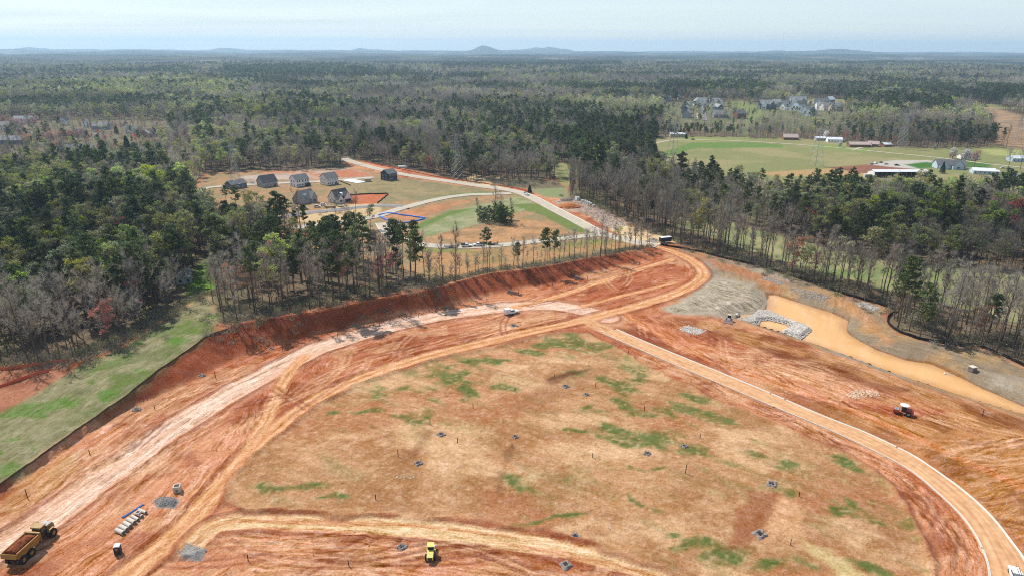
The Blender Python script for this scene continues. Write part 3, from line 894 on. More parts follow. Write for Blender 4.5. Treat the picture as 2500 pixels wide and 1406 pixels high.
# ------------------------------------------------------------------ tree materials
def leaf_mat(name, color, hue=0.03, sat=0.25, val=0.35, trans=0.25, rough=0.8):
    m, n, l, b = new_mat(name, rough, 0.15)
    oi = n.new('ShaderNodeObjectInfo')
    hs = n.new('ShaderNodeHueSaturation'); hs.inputs['Color'].default_value = rgba(color)

    def rnd(k, lo, hi):
        a = n.new('ShaderNodeMath'); a.operation = 'MULTIPLY'; a.inputs[1].default_value = k
        l.new(oi.outputs['Random'], a.inputs[0])
        f = n.new('ShaderNodeMath'); f.operation = 'FRACT'; l.new(a.outputs[0], f.inputs[0])
        r = n.new('ShaderNodeMapRange'); r.inputs['To Min'].default_value = lo; r.inputs['To Max'].default_value = hi
        l.new(f.outputs[0], r.inputs['Value'])
        return r.outputs[0]
    l.new(rnd(1.0, .5 - hue, .5 + hue), hs.inputs['Hue'])
    l.new(rnd(7.31, 1 - sat, 1 + sat), hs.inputs['Saturation'])
    gi = n.new('ShaderNodeNewGeometry')
    ri = n.new('ShaderNodeMapRange'); ri.inputs['To Min'].default_value = .7; ri.inputs['To Max'].default_value = 1.3
    l.new(gi.outputs['Random Per Island'], ri.inputs['Value'])
    pt = n.new('ShaderNodeTexNoise'); pt.inputs['Scale'].default_value = .0045; pt.inputs['Detail'].default_value = 4
    l.new(oi.outputs['Location'], pt.inputs['Vector'])
    pr_ = n.new('ShaderNodeMapRange'); pr_.inputs['From Min'].default_value = .35; pr_.inputs['From Max'].default_value = .65
    pr_.inputs['To Min'].default_value = .55; pr_.inputs['To Max'].default_value = 1.5
    l.new(pt.outputs['Fac'], pr_.inputs['Value'])
    pm = n.new('ShaderNodeMath'); pm.operation = 'MULTIPLY'
    l.new(pr_.outputs[0], pm.inputs[0]); l.new(rnd(13.7, 1 - val * .7, 1 + val * .7), pm.inputs[1])
    vm = n.new('ShaderNodeMath'); vm.operation = 'MULTIPLY'
    l.new(pm.outputs[0], vm.inputs[0]); l.new(ri.outputs[0], vm.inputs[1])
    l.new(vm.outputs[0], hs.inputs['Value'])
    l.new(hs.outputs[0], b.inputs['Base Color'])
    t = n.new('ShaderNodeBsdfTranslucent'); l.new(hs.outputs[0], t.inputs['Color'])
    mx = n.new('ShaderNodeMixShader'); mx.inputs[0].default_value = trans
    l.new(b.outputs[0], mx.inputs[1]); l.new(t.outputs[0], mx.inputs[2])
    l.new(mx.outputs[0], n['Material Output'].inputs['Surface'])
    return m


M_BARK = leaf_mat('bark', (0.105, 0.08, 0.062), .01, .15, .3, 0)
M_PBARK = leaf_mat('pine_bark', (0.10, 0.065, 0.048), .01, .15, .25, 0)
M_TWIG = leaf_mat('twigs', (0.335, 0.295, 0.24), .02, .3, .35, 0.2)
M_PINE = leaf_mat('pine_needles', (0.10, 0.13, 0.052), .02, .2, .35, .38)
M_BUD = leaf_mat('spring_leaves', (0.32, 0.34, 0.13), .035, .35, .3, .35)
M_LEAF = leaf_mat('fresh_leaves', (0.36, 0.44, 0.085), .025, .25, .22, .45)
M_REDBUD = leaf_mat('red_buds', (0.48, 0.21, 0.165), .03, .3, .3, .3)
M_BLOSSOM = leaf_mat('white_blossom', (0.62, 0.60, 0.56), .01, .3, .15, .3)
M_CEDAR = leaf_mat('cedar_leaves', (0.028, 0.042, 0.024), .02, .2, .3, .12)
M_BRUSH = leaf_mat('brush_leaves', (0.22, 0.20, 0.115), .05, .35, .35, .2)


# ------------------------------------------------------------------ tree shapes (metres, base at 0,0,0)
class TM:
    def __init__(self):
        self.v, self.f, self.n = [], [], 0

    def tube(self, pts, radii, k=5):
        pts = np.asarray(pts, float)
        base = self.n
        for i, p in enumerate(pts):
            d = pts[min(i + 1, len(pts) - 1)] - pts[max(i - 1, 0)]
            d = d / (np.linalg.norm(d) + 1e-9)
            a = np.cross(d, (1, 0, 0) if abs(d[0]) < .8 else (0, 1, 0)); a /= np.linalg.norm(a)
            b = np.cross(d, a)
            for j in range(k):
                t = 2 * math.pi * j / k
                self.v.append(p + radii[i] * (math.cos(t) * a + math.sin(t) * b))
        for i in range(len(pts) - 1):
            for j in range(k):
                self.f.append((base + i * k + j, base + i * k + (j + 1) % k, base + (i + 1) * k + (j + 1) % k, base + (i + 1) * k + j))
        self.n += len(pts) * k

    def sliver(self, p, q, w, r):
        d = q - p
        a = np.cross(d, r.normal(size=3)); a /= np.linalg.norm(a) + 1e-9
        self.v += [p - a * w / 2, p + a * w / 2, q]
        self.f.append((self.n, self.n + 1, self.n + 2)); self.n += 3

    def leaf(self, c, s, r, up=0.0):
        a = r.normal(size=3); a[2] *= (1 - up); a /= np.linalg.norm(a)
        b = np.cross(a, r.normal(size=3)); b /= np.linalg.norm(b) + 1e-9
        e = s * r.uniform(.6, 1.2)
        self.v += [c - a * e * .5 - b * e * .35, c + a * e * .5 - b * e * .3, c + a * e * .35 + b * e * .4, c - a * e * .4 + b * e * .35]
        self.f.append((self.n, self.n + 1, self.n + 2, self.n + 3)); self.n += 4

    def mesh(self, name, mat):
        return mesh_from(name, self.v, self.f, mat)


def trunk_path(r, h, lean=.03):
    a = r.uniform(0, 2 * math.pi)
    pts, k = [], 7
    wob = r.normal(0, .012 * h, (k, 2)); wob[0] = 0
    for i in range(k):
        t = i / (k - 1)
        pts.append((math.cos(a) * lean * h * t * t + wob[i, 0] * .5, math.sin(a) * lean * h * t * t + wob[i, 1] * .5, h * t))
    return np.array(pts)


def at_path(p, t):
    i = min(int(t * (len(p) - 1)), len(p) - 2); k = t * (len(p) - 1) - i
    return p[i] * (1 - k) + p[i + 1] * k


def make_pine(seed, h, crown0, rad, nb, per, leaf, lod=False):
    r = np.random.default_rng(seed)
    t, c = TM(), TM()
    p = trunk_path(r, h, .02)
    t.tube(p, np.linspace(.012 * h, .003 * h, len(p)), 5)
    for i in range(nb):
        k = crown0 + (1 - crown0) * ((i + r.uniform(0, 1)) / nb)
        o = at_path(p, min(k, .985))
        q = (k - crown0) / (1 - crown0)
        R = rad * (math.sin(math.pi * min(.18 + q * .80, 1)) ** .8) * r.uniform(.55, 1.15) + .3
        a = r.uniform(0, 2 * math.pi)
        e = o + np.array([math.cos(a) * R, math.sin(a) * R, R * r.uniform(.05, .5)])
        if not lod:
            t.tube([o, (o + e) / 2 + (0, 0, .1 * R), e], [.004 * h, .003 * h, .001 * h], 3)
        for j in range(3):
            cc = o + (e - o) * (.45 + .32 * j) + r.normal(0, .25, 3)
            s = r.uniform(.6, 1.1) * (.6 + rad * .2)
            for _ in range(per):
                d = r.normal(size=3); d /= np.linalg.norm(d)
                c.leaf(cc + d * s * r.uniform(.4, 1.0) * (1, 1, .6), leaf, r)
    # dead stubs on the clean trunk
    if not lod:
        for _ in range(7):
            o = at_path(p, r.uniform(.5, 1) * crown0); a = r.uniform(0, 6.28)
            t.tube([o, o + np.array([math.cos(a), math.sin(a), .2]) * r.uniform(.5, 1.6)], [.05, .015], 3)
    return t, c


def make_bare(seed, h, crown0, rad, nl, leaves=0, leaf=.4, lod=False, tw=.066, multi=False):
    r = np.random.default_rng(seed)
    t, c = TM(), TM()
    L = TM()
    p = trunk_path(r, h * .94, .05)
    t.tube(p, np.linspace(.0125 * h, .0018 * h, len(p)), 5)
    tips = []
    for i in range(nl):
        k = crown0 + (.95 - crown0) * ((i + r.uniform(0, 1)) / nl)
        o = at_path(p, k)
        q = (k - crown0) / (1 - crown0)
        a = i * 2.4 + r.uniform(-.5, .5)
        ln = rad * (1.25 - .75 * q) * r.uniform(.7, 1.25)
        up = r.uniform(.7, 1.5) + q * .6
        d = np.array([math.cos(a), math.sin(a), up]); d /= np.linalg.norm(d)
        m = o + d * ln * .55 + r.normal(0, .1 * ln, 3)
        d2 = d + (0, 0, .35); d2 /= np.linalg.norm(d2)
        e = m + d2 * ln * .6 + r.normal(0, .1 * ln, 3)
        rr = .0055 * h * (1.1 - .6 * q)
        t.tube([o, m, e], [rr, rr * .6, rr * .15], 4 if not lod else 3)
        for s in range(3 if lod else 6):
            f = r.uniform(.25, 1)
            b0 = o + (m - o) * f * 2 if f < .5 else m + (e - m) * (f - .5) * 2
            dd = d2 + r.normal(0, .55, 3); dd[2] += .25; dd /= np.linalg.norm(dd)
            b1 = b0 + dd * ln * r.uniform(.3, .6)
            c.sliver(b0, b1, .10 if not lod else .22, r)
            for w in range(5 if lod else 11):
                g = r.uniform(.2, 1)
                w0 = b0 + (b1 - b0) * g
                wd = dd + r.normal(0, .6, 3); wd[2] += .2; wd /= np.linalg.norm(wd)
                w1 = w0 + wd * r.uniform(.8, 2.0)
                c.sliver(w0, w1, tw if not lod else tw * 3.2, r)
                tips.append(w1); tips.append((w0 + w1) / 2)
    if leaves:
        nc = 20
        cen = [tips[i] for i in r.choice(len(tips), nc, replace=False)]
        for c0 in cen:
            cr_ = rad * r.uniform(.26, .42)
            for _ in range(leaves // nc):
                d = r.normal(size=3); d /= np.linalg.norm(d)
                if d[2] < -.35: d[2] *= -.6
                L.leaf(c0 + d * cr_ * r.uniform(.55, 1.05) * (1, 1, .8), leaf, r)
    return t, c, L


def make_ball(seed, h, w, n, leaf, cone=False):
    r = np.random.default_rng(seed)
    t, c = TM(), TM()
    t.tube([(0, 0, 0), (0, 0, h * .45)], [.03 * h, .02 * h], 5)
    for _ in range(n):
        d = r.normal(size=3); d /= np.linalg.norm(d)
        z = r.uniform(.06, 1)
        if cone:
            R = w * (1 - z) ** .75 * r.uniform(.55, 1.08)
            a = r.uniform(0, 6.283)
            q = np.array([R * math.cos(a), R * math.sin(a), h * z])
        else:
            q = d * r.uniform(.55, 1.05) * (w, w, h * .42) + (0, 0, h * .58)
            q += r.normal(0, .08 * w, 3)
        c.leaf(q, leaf, r)
    return t, c


PROTO = {}        # kind -> list of (height, trunk mesh, crown mesh)
LODP = {}         # kind -> list of joined light meshes for the far woods


def joined(name, parts):
    v, f, fm, mats = [], [], [], []
    for tm, mat in parts:
        if not tm.n:
            continue
        b = len(v)
        v += tm.v; f += [tuple(i + b for i in q) for q in tm.f]; fm += [len(mats)] * len(tm.f); mats.append(mat)
    return mesh_from(name, v, f, mats, fm)


def two(L, c, name, mat_c, mat_l):
    return joined(name, [(c, mat_c), (L, mat_l)])


PROTO['pine_tree'] = []
for s, (h, c0, rad, nb) in enumerate(((26, .55, 3.6, 26), (28, .62, 3.4, 22), (23, .45, 3.8, 30), (30, .66, 3.0, 19), (20, .38, 3.4, 28), (24, .5, 4.2, 30))):
    t, c = make_pine(100 + s, h, c0, rad, nb, 13, .8)
    PROTO['pine_tree'].append((h, t.mesh('pine_trunk', M_PBARK), c.mesh('pine_crown', M_PINE), joined('pine', [(t, M_PBARK), (c, M_PINE)])))
PROTO['bare_tree'] = []
for s, (h, c0, rad, nl) in enumerate(((22, .42, 4.8, 13), (24, .5, 4.2, 12), (19, .32, 5.4, 14), (26, .55, 4.0, 12), (17, .3, 4.4, 12), (21, .38, 6.2, 15))):
    t, c, _ = make_bare(200 + s, h, c0, rad, nl)
    PROTO['bare_tree'].append((h, t.mesh('bare_trunk', M_BARK), c.mesh('bare_crown', M_TWIG), joined('bare', [(t, M_BARK), (c, M_TWIG)])))
PROTO['slender_tree'] = []
for s, (h, c0, rad, nl) in enumerate(((20, .45, 1.9, 11), (18, .35, 2.2, 11), (22, .55, 1.7, 10))):
    t, c, _ = make_bare(250 + s, h, c0, rad, nl)
    PROTO['slender_tree'].append((h, t.mesh('slender_trunk', M_BARK), c.mesh('slender_crown', M_TWIG), joined('slender', [(t, M_BARK), (c, M_TWIG)])))
PROTO['young_pine'] = []
for s, (h, c0, rad, nb) in enumerate(((12, .10, 2.6, 26), (13, .16, 2.4, 24), (10, .06, 2.6, 24))):
    t, c = make_pine(150 + s, h, c0, rad, nb, 10, .6)
    PROTO['young_pine'].append((h, t.mesh('young_pine_trunk', M_PBARK), c.mesh('young_pine_crown', M_PINE), None))
PROTO['budding_tree'] = []
for s, (h, c0, rad, nl, lf) in enumerate(((20, .35, 5.0, 13, 900), (22, .4, 4.6, 13, 650), (17, .3, 5.2, 13, 1050), (24, .45, 4.8, 13, 750))):
    t, c, L = make_bare(300 + s, h, c0, rad, nl, lf, .62)
    PROTO['budding_tree'].append((h, t.mesh('budding_trunk', M_BARK), two(L, c, 'budding_crown', M_TWIG, M_BUD), joined('budding', [(t, M_BARK), (c, M_TWIG), (L, M_BUD)])))
PROTO['leafing_tree'] = []
for s, (h, c0, rad, nl, lf) in enumerate(((19, .28, 5.4, 13, 1900), (21, .34, 5.0, 13, 1700), (17, .25, 5.6, 13, 2000))):
    t, c, L = make_bare(350 + s, h, c0, rad, nl, lf, .62)
    PROTO['leafing_tree'].append((h, t.mesh('leafing_trunk', M_BARK), two(L, c, 'leafing_crown', M_TWIG, M_LEAF), joined('leafing', [(t, M_BARK), (c, M_TWIG), (L, M_LEAF)])))
PROTO['red_maple'] = []
for s, (h, c0, rad, nl, lf) in enumerate(((13, .2, 4.0, 11, 800), (15, .25, 4.0, 12, 850))):
    t, c, L = make_bare(400 + s, h, c0, rad, nl, lf, .5)
    PROTO['red_maple'].append((h, t.mesh('maple_trunk', M_BARK), two(L, c, 'maple_crown', M_TWIG, M_REDBUD), joined('maple', [(t, M_BARK), (c, M_TWIG), (L, M_REDBUD)])))
PROTO['blossom_tree'] = []
for s, (h, w) in enumerate(((9, 3.0), (10, 2.8))):
    t, c = make_ball(500 + s, h, w, 700, .8)
    PROTO['blossom_tree'].append((h, t.mesh('blossom_trunk', M_BARK), c.mesh('blossom_crown', M_BLOSSOM), None))
PROTO['cedar_tree'] = []
for s, (h, w) in enumerate(((12, 3.0), (14, 3.2), (10, 3.4))):
    t, c = make_ball(600 + s, h, w, 900, .8, True)
    PROTO['cedar_tree'].append((h, t.mesh('cedar_trunk', M_BARK), c.mesh('cedar_crown', M_CEDAR), joined('cedar', [(t, M_BARK), (c, M_CEDAR)])))

for kind in ('pine_tree', 'bare_tree', 'budding_tree', 'red_maple'):
    LODP[kind] = []
    for s in range(4):
        if kind == 'pine_tree':
            t, c = make_pine(700 + s, 24, .36 + .05 * s, 4.8, 14, 5, 1.8, True)
            LODP[kind].append(joined('far_pine', [(t, M_PBARK), (c, M_PINE)]))
        elif kind == 'bare_tree':
            t, c, L = make_bare(720 + s, 21, .30, 6.6, 12, lod=True)
            LODP[kind].append(joined('far_bare', [(t, M_BARK), (c, M_TWIG)]))
        elif kind == 'budding_tree':
            t, c, L = make_bare(740 + s, 20, .28, 6.6, 11, 150, 1.45, lod=True)
            LODP[kind].append(joined('far_budding', [(t, M_BARK), (c, M_TWIG), (L, M_BUD)]))
        else:
            t, c, L = make_bare(760 + s, 14, .25, 4.0, 8, 110, 1.1, lod=True)
            LODP[kind].append(joined('far_maple', [(t, M_BARK), (c, M_TWIG), (L, M_REDBUD)]))

# ------------------------------------------------------------------ where they stand
KINDS = ['pine_tree', 'bare_tree', 'budding_tree', 'red_maple', 'leafing_tree', 'slender_tree']
# ground footprint in photo pixels, shares of pine / bare / budding / red maple, height factor, thinning, place name
ZONES = [
    ([(-400, 462), (480, 458), (500, 478), (460, 505), (330, 520), (150, 505), (-400, 520)], (.12, .18, .69, .01), .85, 1.0, 'left back wood'),
    ([(-400, 470), (0, 455), (330, 440), (500, 470), (560, 520), (690, 590), (640, 640), (560, 690), (440, 740), (380, 770), (250, 800), (-400, 850)], (.54, .20, .25, .01), 1.0, 1.0, 'left wood'),
    ([(-400, 820), (250, 795), (380, 765), (300, 850), (190, 885), (0, 890), (-400, 960)], (.06, .84, .06, .04), 1.0, 1.0, 'left wood edge'),
    ([(440, 740), (560, 690), (640, 640), (700, 640), (700, 770), (640, 785), (528, 795), (515, 720)], (.14, .78, .06, .02), 1.0, .85, 'belt above the cut'),
    ([(640, 640), (655, 578), (740, 600), (860, 626), (985, 653), (1064, 690), (1060, 700), (908, 728), (768, 756), (700, 770)], (.46, .50, .03, .01), 1.0, .95, 'belt above the cut'),
    ([(1392, 430), (1500, 440), (1604, 452), (1660, 470), (1660, 600), (1590, 569), (1450, 505), (1385, 487)], (.05, .92, .03, 0), 1.15, 1.0, 'silt fence strip'),
    ([(1640, 560), (1740, 582), (1900, 640), (2100, 692), (2300, 742), (2500, 795), (2900, 900), (2900, 1080), (2500, 890), (2310, 836), (2190, 760), (2050, 718), (1838, 650), (1640, 596)], (.01, .95, .03, .01), 1.18, .95, 'silt fence strip'),
    ([(1604, 440), (1660, 440), (1740, 452), (1850, 480), (2000, 490), (2000, 535), (1850, 545), (1700, 525), (1640, 505)], (.28, .64, .06, .02), .72, 1.1, 'wood before the farm'),
    ([(2000, 490), (2300, 492), (2900, 500), (2900, 715), (2350, 655), (2200, 640), (2060, 618), (1960, 590), (1850, 560), (1760, 535), (1900, 535)], (.22, .64, .12, .02), .85, 1.0, 'wood before the farm'),
    ([(1290, 330), (1600, 330), (1600, 414), (1480, 405), (1400, 400), (1335, 392), (1290, 380)], (.62, .36, .02, 0), .9, 1.0, 'dark farm wood'),
    ([(860, 392), (1340, 380), (1360, 436), (1250, 442), (1110, 438), (1000, 411)], (.10, .76, .13, .01), .85, 1.0, 'wood behind the new houses'),
    ([(480, 330), (860, 330), (860, 408), (600, 414), (480, 418)], (.08, .76, .16, 0), .85, 1.0, 'wood behind the new houses'),
    ([(1550, 300), (1850, 318), (1840, 338), (1700, 334), (1560, 340)], (.34, .64, 0, .02), .52, 1.0, 'wood behind the farm'),
    ([(1850, 310), (2420, 320), (2430, 356), (2290, 362), (2060, 346), (1840, 338)], (.15, .76, .06, .03), .58, 1.0, 'wood behind the farm'),
    ([(1050, 158), (1500, 156), (1520, 170), (1080, 174)], (.92, .08, 0, 0), 1, 1, 'far'),
    ([(540, 178), (760, 174), (920, 186), (900, 204), (560, 196)], (.9, .1, 0, 0), 1, 1, 'far'),
    ([(1600, 216), (1850, 222), (1880, 240), (1620, 240)], (.75, .2, .05, 0), 1, 1, 'far'),
    ([(1900, 236), (2260, 244), (2330, 290), (2200, 300), (2060, 262)], (.6, .36, .04, 0), 1, 1, 'far'),
    ([(0, 225), (420, 205), (620, 215), (600, 245), (0, 262)], (.08, .4, .52, 0), 1, 1, 'far'),
    ([(400, 270), (820, 270), (840, 312), (420, 312)], (.25, .3, .45, 0), 1, 1, 'far'),
    ([(2380, 232), (2520, 236), (2520, 262), (2430, 258)], (.8, .2, 0, 0), 1, 1, 'far'),
]
ZW = [(pw2(z[0]),) + z[1:] for z in ZONES]
pts = []
for (ya, yb, sp, sc) in ((150, 900, 5.4, 1.0), (900, 2000, 8.2, 1.12), (2000, 4600, 13.5, 1.45)):
    nx, ny = int(2 * yb * .84 / sp), int((yb - ya) / sp)
    gx, gy = np.meshgrid(np.arange(nx) - nx / 2, np.arange(ny))
    gx, gy = gx.ravel() * sp, ya + gy.ravel() * sp
    gx = gx + rng.uniform(-.48, .48, gx.size) * sp; gy = gy + rng.uniform(-.48, .48, gy.size) * sp
    ok = np.abs(gx) < gy * .80 + 70
    pts.append(np.stack([gx[ok], gy[ok], np.full(ok.sum(), sc), np.full(ok.sum(), sp)], 1))
pts = np.concatenate(pts)
px_, py_ = pts[:, 0], pts[:, 1]
openm = np.zeros(len(pts), bool)
for poly in OPEN:
    openm |= inside(px_, py_, poly) & ((rng.random(len(pts)) < .80) if poly is NR1 else True)
zone = np.full(len(pts), -1)
for i in range(len(ZW) - 1, -1, -1):
    zone[inside(px_, py_, ZW[i][0])] = i
keepm = ~openm
keepm |= np.isin(zone, [3, 4, 6])
keepm &= ~((openm) & ~np.isin(zone, [3, 4, 6]))
# thin out the left neighbourhood
nl = inside(px_, py_, NL1)
keepm &= ~(nl & (rng.random(len(pts)) < .80))
fl = inside(px_, py_, pw2([(-200, 372), (100, 372), (330, 385), (430, 345), (480, 345), (480, 425), (-200, 430)]))
keepm &= ~(fl & (rng.random(len(pts)) < .55))
main_road = curve(pw2([(820, 382), (862, 397), (915, 412), (1000, 430), (1100, 445)]), 3)
keepm &= pl_dist(px_, py_, main_road, 30)[0] > 9
lawn = pw2([(480, 640), (520, 630), (528, 715), (470, 738), (455, 715)])
keepm &= ~inside(px_, py_, lawn)
dens = fbm(px_ / 60, py_ / 60, 3, 61)
keepm &= ~((fbm(px_ / 330 + 5, py_ / 210 + 2, 3, 181) > .66) & (py_ > 1250))
keepm &= ~(np.isin(zone, [3, 4]) & (rng.random(len(pts)) < .26))
keepm &= rng.random(len(pts)) < np.clip(.45 + 1.15 * dens, 0, .98)
pts, zone = pts[keepm], zone[keepm]
px_, py_ = pts[:, 0], pts[:, 1]
pn = smooth((fbm(px_ / 230, py_ / 170, 5, 41, .6) - .565) / .035)
bn = smooth((fbm(px_ / 200 + 7, py_ / 150, 5, 43, .6) - .53) / .04)
pr = np.zeros((len(pts), 4))
pr[:, 0] = .03 + .64 * pn
pr[:, 2] = (.04 + .34 * bn) * (1 - pn * .9)
pr[:, 3] = .008
pr[:, 1] = 1 - pr[:, 0] - pr[:, 2] - pr[:, 3]
hf = np.full(len(pts), .84)
for i, z in enumerate(ZW):
    s_ = zone == i
    q_ = np.array(z[1])
    g_ = np.stack([fbm(px_[s_] / 34 + 3 * k_, py_[s_] / 34, 3, 141 + k_) for k_ in range(4)], 1)
    pr[s_] = q_ * np.exp((g_ - .5) * 9); hf[s_] = z[2]
nlm = inside(px_, py_, NL1)
pr[nlm] = (.10, .42, .2, .28)
hf[nlm] *= .75
fl2 = inside(px_, py_, pw2([(-200, 372), (100, 372), (330, 385), (430, 345), (480, 345), (480, 425), (-200, 430)])); hf[fl2] *= .72; pr[fl2] = (.05, .78, .16, .01)
nrm_ = inside(px_, py_, NR1); pr[nrm_] = (.2, .6, .18, .02); hf[nrm_] *= .6
cum = np.cumsum(pr / pr.sum(1, keepdims=True), 1)
kd = (rng.random(len(pts))[:, None] > cum).sum(1).clip(0, 3)
lf_ = (kd == 2) & (np.hypot(px_, py_) < 1000) & (rng.random(len(pts)) < np.where(zone == 0, .34, .16))
kd[lf_] = 4
sl_ = (kd == 1) & np.isin(zone, [3, 4, 5, 6]) & (rng.random(len(pts)) < .6)
kd[sl_] = 5
bt_ = np.isin(zone, [3, 4])
bd2 = pl_dist(px_, py_, BANK_TOP_C, 150)[0]
hf[bt_] *= np.interp(bd2[bt_], [6, 18, 50], [1.2, 1.05, .78])
hf *= rng.uniform(.66, 1.2, len(pts)) * pts[:, 2] ** .35
zz = zat(px_, py_)
dist = np.hypot(px_, py_)
app = hf * np.array([25, 21, 20, 14, 19, 20])[kd] / dist
inframe = np.abs(px_) < py_ * .74 + 4

LABELS = {'pine_tree': 'tall dark green pine with a bare trunk in the {}', 'bare_tree': 'grey leafless tree with fine twigs in the {}',
          'budding_tree': 'tree with pale yellow green new leaves in the {}', 'red_maple': 'small tree with reddish buds in the {}', 'leafing_tree': 'tree in bright yellow green leaf in the {}'}


def plant(kind, var, x, y, z, s, rz, label, group, wide=1.0):
    h, tm, cm_, _ = PROTO[kind][var % len(PROTO[kind])]
    root = bpy.data.objects.new(kind, None); COL.objects.link(root)
    root.empty_display_size = 1.0
    root.location = (x, y, z); root.rotation_euler = (0, 0, rz); root.scale = (s * wide, s * wide, s)
    tag(root, label, kind.replace('_', ' '), group)
    link('trunk', tm, root); link('crown', cm_, root)
    return root


used = np.zeros(len(pts), bool)
NOUN = {'pine_tree': 'dark green pine', 'bare_tree': 'grey leafless tree', 'budding_tree': 'pale budding tree', 'red_maple': 'reddish tree', 'leafing_tree': 'bright leafing tree', 'slender_tree': 'thin bare tree'}


def place_words(i, zn, sel):
    """what tells one tree of a wood from the next: its height and where in the wood it stands"""
    qh = (app[sel] * dist[sel] < app[i] * dist[i]).mean(); qd = (dist[sel] < dist[i]).mean()
    b_ = px_ / py_; qx = (b_[sel] < b_[i]).mean()
    size = 'very tall' if qh > .9 else 'tall' if qh > .6 else 'middling' if qh > .25 else 'short' if qh > .08 else 'very short'
    dep = 'front edge' if qd < .12 else 'front' if qd < .36 else 'middle' if qd < .64 else 'back' if qd < .88 else 'back edge'
    side = 'far left' if qx < .1 else 'left' if qx < .36 else 'centre' if qx < .64 else 'right' if qx < .9 else 'far right'
    return size, dep, side


for k, kind in enumerate(KINDS):
    idx = np.nonzero((kd == k) & inframe)[0]
    idx = idx[np.argsort(-app[idx])][:(270 if kind != 'red_maple' else 60)]
    used[idx] = True
    zname = np.array([ZW[zone[i]][4] if zone[i] >= 0 and ZW[zone[i]][4] != 'far' else 'left neighbourhood' if inside(px_[i:i + 1], py_[i:i + 1], NL1)[0] else 'woods beyond the site' for i in idx])
    for i, zn in zip(idx, zname):
        sz_, dp_, sd_ = place_words(i, zn, idx[zname == zn])
        lab = '{} {} at {} {} of the {}'.format(sz_, NOUN[kind], sd_, dp_, zn)
        wide = 1.0
        if zone[i] in (5, 6) and kind == 'bare_tree':
            wide = .82
        plant(kind, int(rng.integers(0, 99)), px_[i], py_[i], zz[i] - .1, hf[i] * .98, rng.uniform(0, 6.28), lab, '{}s in the {}'.format(kind.replace('_', ' '), zn), wide)

# the rest of the woods: one object a kind
def scatter(name, meshes, P3, scale, label):
    me = bpy.data.meshes.new(name)
    me.vertices.add(len(P3)); me.vertices.foreach_set('co', P3.astype(np.float32).ravel())
    a = me.attributes.new('size', 'FLOAT', 'POINT'); a.data.foreach_set('value', scale.astype(np.float32))
    a = me.attributes.new('turn', 'FLOAT_VECTOR', 'POINT')
    tv = np.zeros((len(P3), 3)); tv[:, 2] = rng.uniform(0, 6.28, len(P3)); tv[:, :2] = rng.normal(0, .03, (len(P3), 2))
    a.data.foreach_set('vector', tv.astype(np.float32).ravel())
    a = me.attributes.new('pick', 'INT', 'POINT'); a.data.foreach_set('value', rng.integers(0, len(meshes), len(P3)).astype(np.int32))
    src = bpy.data.collections.new(name + '_shapes')
    for i, mm in enumerate(meshes):
        src.objects.link(bpy.data.objects.new('%s_shape_%02d' % (name, i), mm))
    ng = bpy.data.node_groups.new(name, 'GeometryNodeTree')
    ng.interface.new_socket('Geometry', in_out='INPUT', socket_type='NodeSocketGeometry')
    ng.interface.new_socket('Geometry', in_out='OUTPUT', socket_type='NodeSocketGeometry')
    n, l = ng.nodes, ng.links
    gi, go = n.new('NodeGroupInput'), n.new('NodeGroupOutput')
    ci = n.new('GeometryNodeCollectionInfo'); ci.inputs['Collection'].default_value = src
    ci.inputs['Separate Children'].default_value = True; ci.inputs['Reset Children'].default_value = True
    ip = n.new('GeometryNodeInstanceOnPoints'); ip.inputs['Pick Instance'].default_value = True

    def attr(nm, ty):
        q = n.new('GeometryNodeInputNamedAttribute'); q.data_type = ty; q.inputs['Name'].default_value = nm
        return q.outputs['Attribute']
    l.new(gi.outputs[0], ip.inputs['Points']); l.new(ci.outputs[0], ip.inputs['Instance'])
    l.new(attr('pick', 'INT'), ip.inputs['Instance Index'])
    l.new(attr('turn', 'FLOAT_VECTOR'), ip.inputs['Rotation'])
    l.new(attr('size', 'FLOAT'), ip.inputs['Scale'])
    l.new(ip.outputs[0], go.inputs[0])
    o = link(name, me)
    o.modifiers.new('scatter', 'NODES').node_group = ng
    return tag(o, label, None, None, 'stuff')


for k, kind in enumerate(KINDS):
    nm = {'pine_tree': 'pine_forest', 'bare_tree': 'bare_forest', 'budding_tree': 'budding_forest', 'red_maple': 'maple_woods', 'leafing_tree': 'leafing_woods', 'slender_tree': 'bare_thicket'}[kind]
    for part, cond in (('near', dist < 1000), ('far', dist >= 1000)):
        s_ = (kd == k) & ~used & cond
        if not s_.any():
            continue
        P3 = np.stack([px_[s_], py_[s_], zz[s_] - .1], 1)
        ms = [q[3] for q in PROTO[kind]] if part == 'near' else LODP[kind]
        scatter(('' if part == 'near' else 'distant_') + nm, ms, P3, hf[s_] * (1.0 if part == 'near' else pts[s_, 2] ** .4), {'pine_tree': 'mass of dark pines', 'bare_tree': 'mass of grey leafless trees', 'budding_tree': 'mass of trees in yellow green bud', 'red_maple': 'mass of reddish budding maples', 'leafing_tree': 'mass of bright leafing trees', 'slender_tree': 'mass of thin bare trees'}[kind] + (' in the nearer woods' if part == 'near' else ' in the far woods'))


# ---- undergrowth and fallen brush under the trees
def brush_mesh(seed, n, w, h, green):
    r = np.random.default_rng(seed); a, b = TM(), TM()
    for _ in range(n):
        o = np.array([r.normal(0, w * .4), r.normal(0, w * .4), 0])
        d = r.normal(0, .5, 3); d[2] = 1
        a.sliver(o, o + d / np.linalg.norm(d) * h * r.uniform(.4, 1.1), .06, r)
    for _ in range(green):
        b.leaf(np.array([r.normal(0, w * .4), r.normal(0, w * .4), r.uniform(.1, h * .8)]), .38, r)
    return joined('brush', [(a, M_TWIG), (b, M_BRUSH)])


